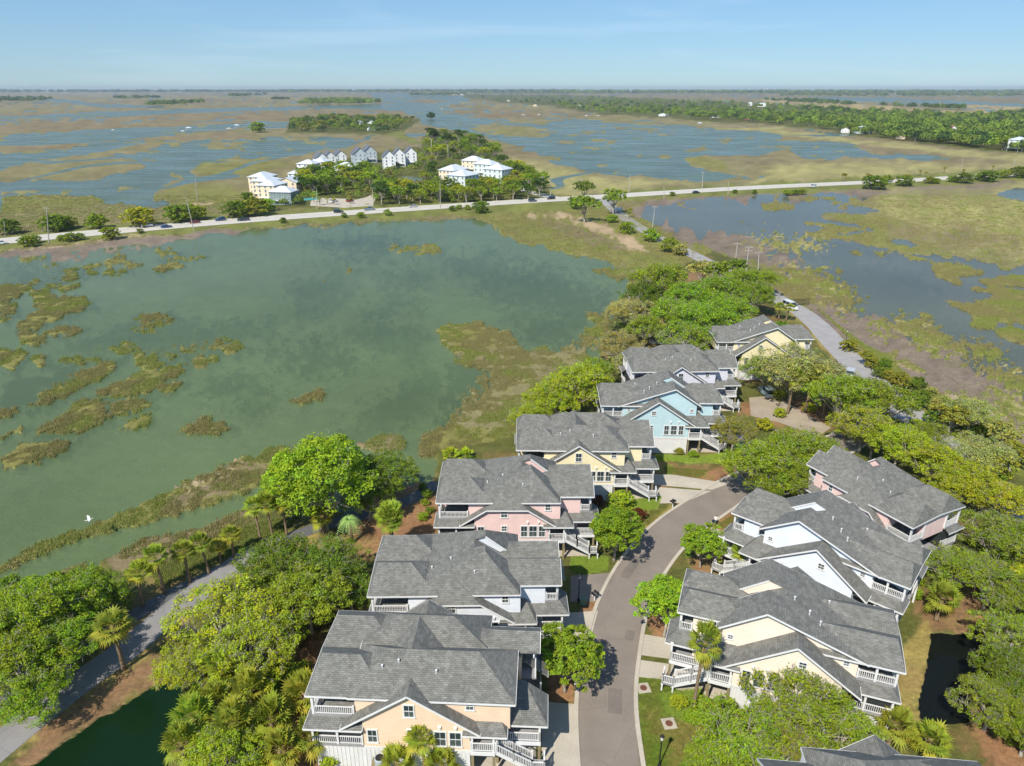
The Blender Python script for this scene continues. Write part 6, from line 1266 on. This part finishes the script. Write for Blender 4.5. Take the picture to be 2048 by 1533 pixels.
def car(kind, label, pos, yaw, col_, group='vehicles on the causeway', z=0.06):
    r = empty('pickup_truck' if kind == 'pickup' else 'parked_car' if 'parked' in label else 'car', (pos[0], pos[1], z), yaw, label, 'pickup' if kind == 'pickup' else 'van' if kind == 'van' else 'car', group)
    pt = paint('paint_%d_%d_%d' % tuple(col_), lin(*col_)); L, W_, hb, ht = dict(sedan=(4.7, 1.8, .92, 1.42), suv=(4.8, 1.9, 1.08, 1.75), pickup=(5.6, 1.95, 1.08, 1.82), van=(5.2, 1.98, 1.2, 2.1))[kind]
    def ring(x, w, z0, z1): return [(x, -w/2, z0), (x, -w/2*1.0, (z0+z1)/2), (x, -w/2*.93, z1-.06), (x, -w/2*.8, z1), (x, w/2*.8, z1), (x, w/2*.93, z1-.06), (x, w/2, (z0+z1)/2), (x, w/2, z0)]
    mb = MB(); a = L/2
    loft(mb, [ring(-a, W_*.86, .45, hb*.86), ring(-a+.12, W_*.95, .3, hb*.97), ring(-a+.7, W_, .24, hb), ring(0, W_, .24, hb), ring(a-1.2, W_, .24, hb*.97), ring(a-.3, W_*.95, .28, hb*.84), ring(a, W_*.84, .42, hb*.7)])
    mb.build('body', pt, r)
    c0, c1, c2, c3 = dict(sedan=(-1.75, -1.0, .45, 1.15), suv=(-2.3, -1.95, .45, 1.15), pickup=(-.7, -.45, .75, 1.5), van=(-2.5, -2.3, 1.0, 1.9))[kind]
    g_ = MB(); cw = W_*.82
    loft(g_, [[(c0, -W_*.45, hb-.03), (c0, W_*.45, hb-.03), (c0+.03, W_*.44, hb+.02), (c0+.03, -W_*.44, hb+.02)], [(c1, -W_*.46, hb-.03), (c1, W_*.46, hb-.03), (c1, cw/2, ht-.05), (c1, -cw/2, ht-.05)], [(c2, -W_*.46, hb-.03), (c2, W_*.46, hb-.03), (c2, cw/2, ht-.05), (c2, -cw/2, ht-.05)], [(c3, -W_*.45, hb-.03), (c3, W_*.45, hb-.03), (c3-.03, W_*.44, hb+.02), (c3-.03, -W_*.44, hb+.02)]])
    g_.build('window', M_CGLASS, r)
    t = MB(); t.box(c1-.02, c2+.02, -cw/2-.01, cw/2+.01, ht-.06, ht); t.build('roof', pt, r)
    pl = MB()
    for sx_ in (-1, 1):
        for xx in (c1, (c1+c2)/2, c2): pl.bar((xx, sx_*W_*.465, hb-.02), (xx, sx_*(cw/2+.012), ht-.03), .07, .04)
    pl.build('pillar', pt, r)
    if kind == 'pickup': b_ = MB(); b_.box(-a+.2, c0-.1, -W_*.38, W_*.38, hb-.02, hb+.02); b_.build('bed', M_TYRE, r)
    wr = .36 if kind != 'sedan' else .32
    for xx in (-a+.9, a-.95):
        for sx_ in (-1, 1):
            w_ = MB(); w_.tube([(xx, sx_*(W_/2-.22), wr), (xx, sx_*(W_/2+.01), wr)], wr, 12); wo = w_.build('wheel', M_TYRE, r); q = MB(); q.tube([(xx, sx_*(W_/2), wr), (xx, sx_*(W_/2+.025), wr)], wr*.6, 10); q.build('rim', M_RIM, wo)
    for sx_ in (-1, 1):
        q = MB(); q.box(a-.14, a-.02, sx_*W_*.34-.16, sx_*W_*.34+.16, hb*.6, hb*.74); q.build('headlight', M_LAMP, r); q = MB(); q.box(-a-.01, -a+.1, sx_*W_*.37-.12, sx_*W_*.37+.12, hb*.62, hb*.82); q.build('tail_light', M_TAIL, r)
    return r
def cw_yaw(p):
    k = min(range(len(CW)-1), key=lambda i: (CW[i]-Vector((p.x, p.y, 0))).length); d = CW[min(k+1, len(CW)-1)]-CW[max(k-1, 0)]; return math.atan2(d.y, d.x)
for px, py, kd, c_, lb, dr in [(295,454,'suv',(226,226,224),'white sport utility car on the causeway',1),(333,456,'sedan',(36,62,110),'blue saloon car on the causeway behind the white one',0),(390,447,'sedan',(120,40,40),'maroon saloon car on the causeway',1),(441,442,'suv',(34,56,100),'blue sport utility car on the causeway',1),(487,442,'pickup',(52,62,66),'dark pickup on the causeway',1),(677,426,'suv',(34,40,52),'dark sport utility car passing the cream condominiums',0),(739,421,'pickup',(120,134,144),'silver blue pickup at the island entrance',0),(826,415,'sedan',(176,180,182),'silver saloon car in front of the island',1),(1065,404,'suv',(78,86,92),'grey sport utility car near the side road',0),(1102,399,'suv',(30,34,40),'black sport utility car turning at the side road',1),(1392,387,'sedan',(28,38,58),'dark blue saloon car right of the junction',0),(1625,375,'suv',(220,222,222),'white sport utility car on the right causeway',1),(1922,357,'sedan',(36,50,74),'dark car at the far right of the causeway',0),(2,489,'sedan',(226,228,230),'white car at the left frame edge',0)]:
    p = at(px, py); car(kd, lb, p, cw_yaw(p)+(math.pi if dr else 0), c_)
p = at(1533, 790); car('suv', 'blue-grey parked car on the tan drive', p, math.radians(98), (132,156,166), None, .035); p = at(1579, 618); car('van', 'white van at the shore road gate', p, math.radians(-75), (232,232,230), None, .04)
for px, py, c_, lb in [(668,405,(230,230,230),'white parked car in the island lot'),(700,404,(150,60,50),'red parked car in the island lot'),(1478,893,(40,60,90),'blue parked car under the aqua house'),(1700,752,(190,190,188),'silver parked car under the shore road oaks')]:
    p = at(px, py); car('suv', lb, p, math.radians(60), c_, None, .04)
# ------------------------------------------------------------------ poles, lamps, signs
M_WOOD = mat('weathered_pole', lin(176,170,160), .85, .15, 2.0); M_IRON = mat('black_iron', (.02, .02, .022), .5, .1); M_TRANSF = mat('transformer_grey', lin(170,176,178), .5, .05)
def pole(bx, by, ty, label, arms=1, tx=None):
    p = at(bx, by); v = (ty-766.5)/FPX; t = p.y/(CP-v*SP); z = CAMH+(-SP-v*CP)*t; X = ((tx if tx is not None else bx)-1024)/FPX*t
    r = empty('utility_pole', (p.x, p.y, 0), 0, label, 'utility pole', 'utility poles'); lx = X-p.x; mb = MB()
    mb.tube([(0, 0, -.1), (lx*.5, 0, z*.5), (lx, 0, z)], [.2, .17, .13], 7); mb.build('post', M_WOOD, r)
    for i in range(arms):
        zz = z-.5-1.1*i; a = MB(); a.bar((lx-1.3, -.15, zz), (lx+1.3, -.15, zz), .14, .14); ao = a.build('cross_arm', M_WOOD, r)
        for x in (-1.15, -.5, .5, 1.15): q = MB(); q.tube([(lx+x, -.15, zz+.07), (lx+x, -.15, zz+.32)], .06, 6); q.build('insulator', M_TRANSF, ao)
    return r
for i, a in enumerate([(98,488,414,1,93),(388,462,396,0,372),(395,403,357,0,390),(85,465,447,0,83),(10,472,444,0,8),(747,414,379,0,745),(854,392,367,1,854),(881,420,365,0,880),(634,420,380,0,633),(1085,388,353,1,1085),(1101,394,354,1,1101),(1036,352,328,0,1036),(1163,376,356,2,1162),(1258,385,350,0,1260),(1404,378,344,1,1406),(1328,399,373,0,1328),(1456,392,365,0,1457),(1305,456,412,1,1310),(1230,420,381,0,1230),(1469,540,485,1,1475),(1492,545,492,2,1498),(1516,545,503,1,1518),(1922,346,318,0,1925),(2026,339,318,1,2031),(1917,272,256,0,1920)]):
    wh = ['at the left end of the causeway','beside the causeway left of the condominiums','standing alone in the marsh left of the condominiums','short and stubby at the left causeway bank','at the left frame edge','right of the island entrance','beside the island pond','tall and bare in front of the island','before the cream condominium lot','left of the pair at the side road','right of the pair at the side road','behind the right island roofs','with double arms behind the junction pine','first right of the junction','second right of the junction','on the near causeway bank right of the junction','farther along the near causeway bank','in the mud of the right basin','beside the junction oak','left of the three above the neck','middle of the three above the neck','right of the three above the neck','bare at the right end of the causeway','at the right frame edge','in front of the right woods'][i]
    pole(a[0], a[1], a[2], 'utility pole '+wh, a[3], a[4])
def street_lamp(px, py, label):
    p = at(px, py); r = empty('street_lamp', (p.x, p.y, 0), 0, label, 'street lamp', 'street lamps'); mb = MB(); mb.lathe([(.16, 0), (.16, .25), (.07, .4), (.05, 3.2), (.07, 3.25)], 0, 0, 8); mb.build('post', M_IRON, r)
    mb = MB(); mb.lathe([(.1, 3.25), (.17, 3.65), (.17, 3.7)], 0, 0, 8); mb.build('lantern', M_LAMP, r); mb = MB(); mb.lathe([(.22, 3.7), (.05, 3.92), (.02, 4.0)], 0, 0, 8); mb.build('cap', M_IRON, r)
street_lamp(1318,1533,'black street lamp on the lower right lawn'); street_lamp(1157,1202,'black street lamp in the shade of the white house'); street_lamp(1690,690,'black street lamp beside the shore road'); street_lamp(1598,745,'black street lamp behind the oaks of the drive')
def mailbox(px, py, label):
    p = at(px, py); r = empty('mailbox', (p.x, p.y, 0), R(40), label, 'mailbox', 'mailboxes'); mb = MB(); mb.box(-.06, .06, -.06, .06, 0, 1.05); mb.box(-.4, .4, -.05, .05, .9, 1.05); mb.build('post', M_TRIM, r)
    for x in (-.25, .25):
        mb = MB(); k = 7; pr = [(-.13, 1.06), (.13, 1.06), (.13, 1.2)]+[(.13*math.cos(t), 1.2+.13*math.sin(t)) for t in (math.pi*.25, math.pi*.5, math.pi*.75)]+[(-.13, 1.2)]
        loft(mb, [[(x+a, -.3, b_) for a, b_ in pr], [(x+a, .3, b_) for a, b_ in pr]]); mb.build('box', M_IRON, r)
mailbox(1345,1016,'pair of black mailboxes before the yellow house drive'); mailbox(1150,1370,'pair of black mailboxes under the nearest street tree'); mailbox(1189,1202,'pair of black mailboxes beside the white house drive')
for px, py, lb in [(1287,1377,'square pad with brown manhole lid by the right kerb'),(1338,1448,'square pad with brown manhole lid on the lower right lawn')]:
    p = at(px, py); r = empty('manhole', (p.x, p.y, 0), R(8), lb, 'manhole'); mb = MB(); mb.box(-.65, .65, -.65, .65, -.05, .06); mb.build('pad', M_CONC, r); mb = MB(); mb.lathe([(.36, .06), (.36, .085), (.3, .095)], 0, 0, 16); mb.build('lid', mat('rusty_lid', lin(110,70,54), .7, .2, 4), r)
p = at(1166, 1208); mb = MB(); mb.box(-.35, .35, -.3, .3, 0, .75); mb.box(-.39, .39, -.34, .34, .75, .85); o = mb.build('utility_box', mat('utility_green', lin(110,140,120), .5)); o.location = p; tag(o, 'green utility box beside the white house drive', 'utility box')
p = at(1235, 423); r = empty('entrance_sign', p, R(-25), 'white entrance sign at the junction', 'sign'); mb = MB(); mb.box(-1.8, 1.8, -.15, .15, 0, 1.9); mb.build('panel', M_TRIM, r); [(lambda q: (q.box(x-.3, x+.3, -.3, .3, 0, 2.3), q.build('pillar', M_TRIM, r)))(MB()) for x in (-2.1, 2.1)]
# gate and fence by the shore road
p = at(1586, 612); r = empty('gate', p, R(12), 'black iron gate across the shore road verge', 'gate'); mb = MB(); mb.bar((0, 0, 1.8), (5, 0, 1.8), .08, .08); mb.bar((0, 0, .2), (5, 0, .2), .08, .08); mb.build('rail', M_IRON, r); mb = MB(); [mb.bar((i*.2, 0, .2), (i*.2, 0, 1.8), .05, .05) for i in range(26)]; mb.build('bars', M_IRON, r)['kind'] = 'stuff'
p = at(1300, 690); r = empty('footbridge', p, R(-3), 'weathered wooden footbridge before the lilac house', 'bridge')
for i in range(18): mb = MB(); mb.box(i*.55-.02, i*.55+.5, 0, 1.7, .25, .32); mb.build('plank', M_WOOD, r)
for y in (0.0, 1.7): mb = MB(); mb.bar((0, y, 1.2), (9.8, y, 1.2), .09, .09); mb.bar((0, y, .75), (9.8, y, .75), .07, .07); [mb.bar((i*1.6, y, 0), (i*1.6, y, 1.25), .1, .1) for i in range(7)]; mb.build('railing', M_WOOD, r)
p = at(1403, 571); r = empty('deck', p, R(4), 'grey weathered deck among the trees of the neck', 'deck')
for i in range(12): mb = MB(); mb.box(-4+i*.7, -4+i*.7+.64, -2.5, 2.5, .3, .4); mb.build('plank', M_WOOD, r)
mb = MB(); mb.bar((-4, -2.5, 1.3), (4.3, -2.5, 1.3), .1, .1); [mb.bar((-4+i*1.38, -2.5, 0), (-4+i*1.38, -2.5, 1.3), .1, .1) for i in range(7)]; mb.build('railing', M_WOOD, r)
# air conditioner on its stand at the nearest peach facade
p = at(765, 1497, 2.6); r = empty('air_conditioner', (p.x, 44.6, 0), 0, 'air conditioner on a timber stand at the nearest peach facade', 'air conditioner'); mb = MB(); mb.box(-.75, .75, -.6, .75, 2.2, 2.35); [mb.box(x-.07, x+.07, y-.07, y+.07, 0, 2.2) for x in (-.65, .65) for y in (-.5, .6)]; mb.build('stand', M_POST, r)
mb = MB(); mb.lathe([(.42, 2.35), (.45, 2.4), (.45, 3.1), (.4, 3.18)], 0, 0, 14); mb.build('casing', M_TRANSF, r); mb = MB(); mb.lathe([(.36, 3.17), (.36, 3.2), (.05, 3.23)], 0, 0, 14); mb.build('fan_grille', M_IRON, r)
# ------------------------------------------------------------------ boats and docks
def boat(px, py, label, L=8.0, mast=0, yaw=10, c_=(232,232,230)):
    p = at(px, py); r = empty('sailboat' if mast else 'motor_boat', (p.x, p.y, WZ), R(yaw), label, 'boat', 'boats'); mb = MB(); W_ = L*.3
    def ring(x, w, zk, zg): return [(x, -w/2, zg), (x, -w*.42, zg*.4), (x, 0, zk), (x, w*.42, zg*.4), (x, w/2, zg)]
    loft(mb, [ring(-L/2, W_*.8, -.2, .95), ring(-L*.2, W_, -.3, .95), ring(L*.2, W_*.92, -.3, 1.05), ring(L*.4, W_*.5, -.2, 1.2), ring(L/2, .06, .4, 1.3)]); mb.build('hull', paint('boat_white', lin(*c_)), r)
    mb = MB(); loft(mb, [[(-L*.15, -W_*.32, .9), (-L*.15, W_*.32, .9), (-L*.13, W_*.28, 1.8), (-L*.13, -W_*.28, 1.8)], [(L*.18, -W_*.3, .95), (L*.18, W_*.3, .95), (L*.1, W_*.24, 1.8), (L*.1, -W_*.24, 1.8)]]); mb.build('cabin', M_TRIM, r)
    if mast: mb = MB(); mb.tube([(L*.08, 0, .9), (L*.08, 0, mast)], [.14, .1], 6); mb.build('mast', M_TRIM, r); mb = MB(); mb.tube([(L*.08, 0, 2.2), (-L*.38, 0, 2.1)], .16, 6); mb.build('boom', M_TRIM, r)
for a in [(520,215,'white sailboat in the far left channel',11,13,20),(635,212.5,'small white boat near the large islet',9,0,10),(885,219,'sailboat in the river, left of two',12,14,60),(897,211.5,'sailboat in the river, right of two',14,16,30),(1047,231,'white sailboat moored in the central basin',12,14,15),(1078,230.5,'small sailboat beside the moored one',8,9,15),(1173,233,'trawler with tall rig at the far dock',13,11,0),(1196,232.5,'white boat beside the trawler',10,0,0),(780,190.5,'distant sailboat at the river mouth',14,18,0),(226,261,'tiny white boat in the left channel',6,0,0)]: boat(*a)
M_DOCK = mat('dock_boards', lin(186,176,160), .8, .12, 1.0)
def dock(label, pts, roof_col, rp):
    P = [at(*q) for q in pts]; r = empty('dock', (P[0].x, P[0].y, 0), 0, label, 'dock', 'docks')
    for a, b_ in zip(P, P[1:]):
        A = a-P[0]; B = b_-P[0]; mb = MB(); mb.bar((A.x, A.y, 1.0), (B.x, B.y, 1.0), 1.6, .15); mb.build('walkway', M_DOCK, r)
        n_ = max(2, int((B-A).length/9)); mb = MB()
        for i in range(n_+1): q = A.lerp(B, i/n_); mb.bar((q.x-.6, q.y, -1), (q.x-.6, q.y, 1.6), .2, .2); mb.bar((q.x+.6, q.y, -1), (q.x+.6, q.y, 1.6), .2, .2)
        mb.build('piling', M_WOOD, r)['kind'] = 'stuff'
    q = at(*rp)-P[0]; mb = MB(); mb.box(q.x-3.5, q.x+3.5, q.y-3, q.y+3, .95, 1.12); mb.build('platform', M_DOCK, r); mb = MB()
    for sx_ in (-1, 1):
        for sy_ in (-1, 1): mb.bar((q.x+sx_*3, q.y+sy_*2.6, 1.1), (q.x+sx_*3, q.y+sy_*2.6, 4), .2, .2)
    mb.build('post', M_TRIM, r); mb = MB(); e = [(q.x-4, q.y-3.5, 4), (q.x+4, q.y-3.5, 4), (q.x+4, q.y+3.5, 4), (q.x-4, q.y+3.5, 4)]; t_ = [(q.x-1, q.y, 5.4), (q.x+1, q.y, 5.4)]
    mb.poly([e[0], e[1], t_[1], t_[0]]); mb.poly([e[2], e[3], t_[0], t_[1]]); mb.poly([e[1], e[2], t_[1]]); mb.poly([e[3], e[0], t_[0]]); mb.poly(e[::-1]); mb.build('roof', roof_col, r)
dock('long dock with pavilion in the left channel', [(390,262.5),(575,258.5)], M_TIN, (378,262)); dock('dock with white pavilion right of the long dock', [(488,256),(575,252.5)], M_TIN, (474,256.5)); dock('small dock with pavilion in the central basin', [(1412,252),(1490,255)], M_TIN, (1399,252))
boat(366,263.5,'white motor boat at the long dock pavilion',9,0,160); boat(458,258,'white motor boat at the second dock pavilion',9,0,170)
p = at(527, 252); mb = MB(); mb.lathe([(4.5, 3.2), (.3, 5.2)], 0, 0, 8); r = empty('gazebo', (p.x, p.y, 0), 0, 'gazebo with teal roof at the lone marsh tree', 'gazebo'); mb.build('roof', mat('teal_roof', lin(120,190,180), .6), r); mb = MB(); [mb.bar((3.6*math.cos(t), 3.6*math.sin(t), -.3), (3.6*math.cos(t), 3.6*math.sin(t), 3.3), .2, .2) for t in (0, 1.05, 2.1, 3.14, 4.2, 5.2)]; mb.build('post', M_TRIM, r)
# ------------------------------------------------------------------ person and bird
def person():
    p = at(1430, 1052); J = {'pel': (0, 0, .95), 'sp': (0, .01, 1.2), 'ch': (0, .02, 1.38), 'nk': (0, 0, 1.5), 'hd': (0, -.02, 1.62), 'tp': (0, -.02, 1.74), 'hl': (-.1, 0, .9), 'kl': (-.11, -.12, .5), 'al': (-.11, -.02, .09), 'tl': (-.11, -.17, .04), 'hr': (.1, 0, .9), 'kr': (.11, .04, .49), 'ar': (.11, .16, .1), 'tr': (.12, .02, .04), 'sl': (-.19, .02, 1.4), 'el': (-.25, -.02, 1.12), 'wl': (-.22, -.2, .95), 'gl': (-.21, -.27, .9), 'sr': (.19, .02, 1.4), 'er': (.26, .06, 1.12), 'wr': (.25, -.06, .9), 'gr': (.25, -.1, .82)}
    E_ = [('pel','sp'),('sp','ch'),('ch','nk'),('nk','hd'),('hd','tp'),('pel','hl'),('hl','kl'),('kl','al'),('al','tl'),('pel','hr'),('hr','kr'),('kr','ar'),('ar','tr'),('ch','sl'),('sl','el'),('el','wl'),('wl','gl'),('ch','sr'),('sr','er'),('er','wr'),('wr','gr')]
    rad = dict(pel=.15, sp=.14, ch=.15, nk=.055, hd=.095, tp=.07, hl=.1, kl=.065, al=.045, tl=.04, hr=.1, kr=.065, ar=.045, tr=.04, sl=.065, el=.045, wl=.033, gl=.035, sr=.065, er=.045, wr=.033, gr=.035); K = list(J)
    me = bpy.data.meshes.new('person'); me.from_pydata([J[k] for k in K], [(K.index(a), K.index(b_)) for a, b_ in E_], []); o = obj('person', me); o.location = (p.x, p.y, .03); o.rotation_euler.z = R(150)
    me.update(); sk = o.modifiers.new('skin', 'SKIN')
    for i, k in enumerate(K): me.skin_vertices[0].data[i].radius = (rad[k], rad[k]*(.8 if k in ('pel', 'sp', 'ch') else 1)); me.skin_vertices[0].data[i].use_root = (k == 'pel')
    sb = o.modifiers.new('sub', 'SUBSURF'); sb.levels = 2; sb.render_levels = 2
    dg = bpy.context.evaluated_depsgraph_get(); m2 = bpy.data.meshes.new_from_object(o.evaluated_get(dg)); o.modifiers.clear(); o.data = m2
    m2.materials.clear(); [m2.materials.append(x) for x in (mat('white_shirt', lin(232,230,226), .8), mat('navy_trousers', lin(44,52,78), .8), mat('skin', lin(206,160,130), .6), mat('shoe', lin(60,56,54), .7), mat('hair', lin(96,72,52), .8))]
    for f_ in m2.polygons:
        c_ = f_.center; f_.use_smooth = True
        f_.material_index = 3 if c_.z < .1 else 1 if c_.z < .95 and abs(c_.x) < .19 else 2 if (c_.z < 1.1 and abs(c_.x) > .19) or c_.z > 1.47 else 0
        if c_.z > 1.66 or (c_.z > 1.56 and c_.y > .03): f_.material_index = 4
    tag(o, 'person in white top and dark trousers walking on the street edge', 'person')
    b_ = MB(); b_.box(-.2, .1, -.1, .1, 0, .34); b_.tube([(-.12, 0, .34), (-.05, 0, .5), (.03, 0, .34)], .015, 5); q = b_.build('bag', mat('dark_bag', lin(50,50,60), .8)); q.location = (p.x-.2, p.y+.25, .45); tag(q, 'dark bag carried by the walking person', 'bag')
person()
p = at(178, 1040, 3.0); r = empty('bird', (p.x, p.y, 3.0), R(35), 'white egret flying over the lagoon', 'bird'); mb = MB(); mb.tube([(-.55, 0, .02), (-.3, 0, 0), (0, 0, 0), (.25, 0, .03), (.42, 0, .1), (.5, 0, .08), (.66, 0, .04)], [.015, .06, .1, .07, .035, .04, .008], 8); mb.build('body', M_TRIM, r, True)
for s_ in (-1, 1): mb = MB(); loft(mb, [[(.15, s_*.05, .03), (-.15, s_*.05, .02), (-.15, s_*.05, .0), (.15, s_*.05, .0)], [(.2, s_*.45, .2), (-.14, s_*.45, .18), (-.14, s_*.45, .165), (.2, s_*.45, .18)], [(.0, s_*.9, .26), (-.14, s_*.9, .25), (-.14, s_*.9, .24), (.0, s_*.9, .245)]]); mb.build('wing', M_TRIM, r)
# ------------------------------------------------------------------ air between the near houses and the horizon
hb = MB(); hb.box(-15500, 15500, -600, 13200, -4.0, 78.0)
hm = bpy.data.materials.new('haze'); hm.use_nodes = True; hn = hm.node_tree.nodes; hl_ = hm.node_tree.links; hn.remove(hn['Principled BSDF'])
pv = hn.new('ShaderNodeVolumePrincipled'); pv.inputs['Color'].default_value = (0.80, 0.90, 1.0, 1); pv.inputs['Density'].default_value = 0.00007; pv.inputs['Anisotropy'].default_value = 0.2
hl_.new(pv.outputs[0], hn['Material Output'].inputs['Volume'])
tag(hb.build('haze', hm), 'thin blue haze over the marsh', None, None, 'stuff')
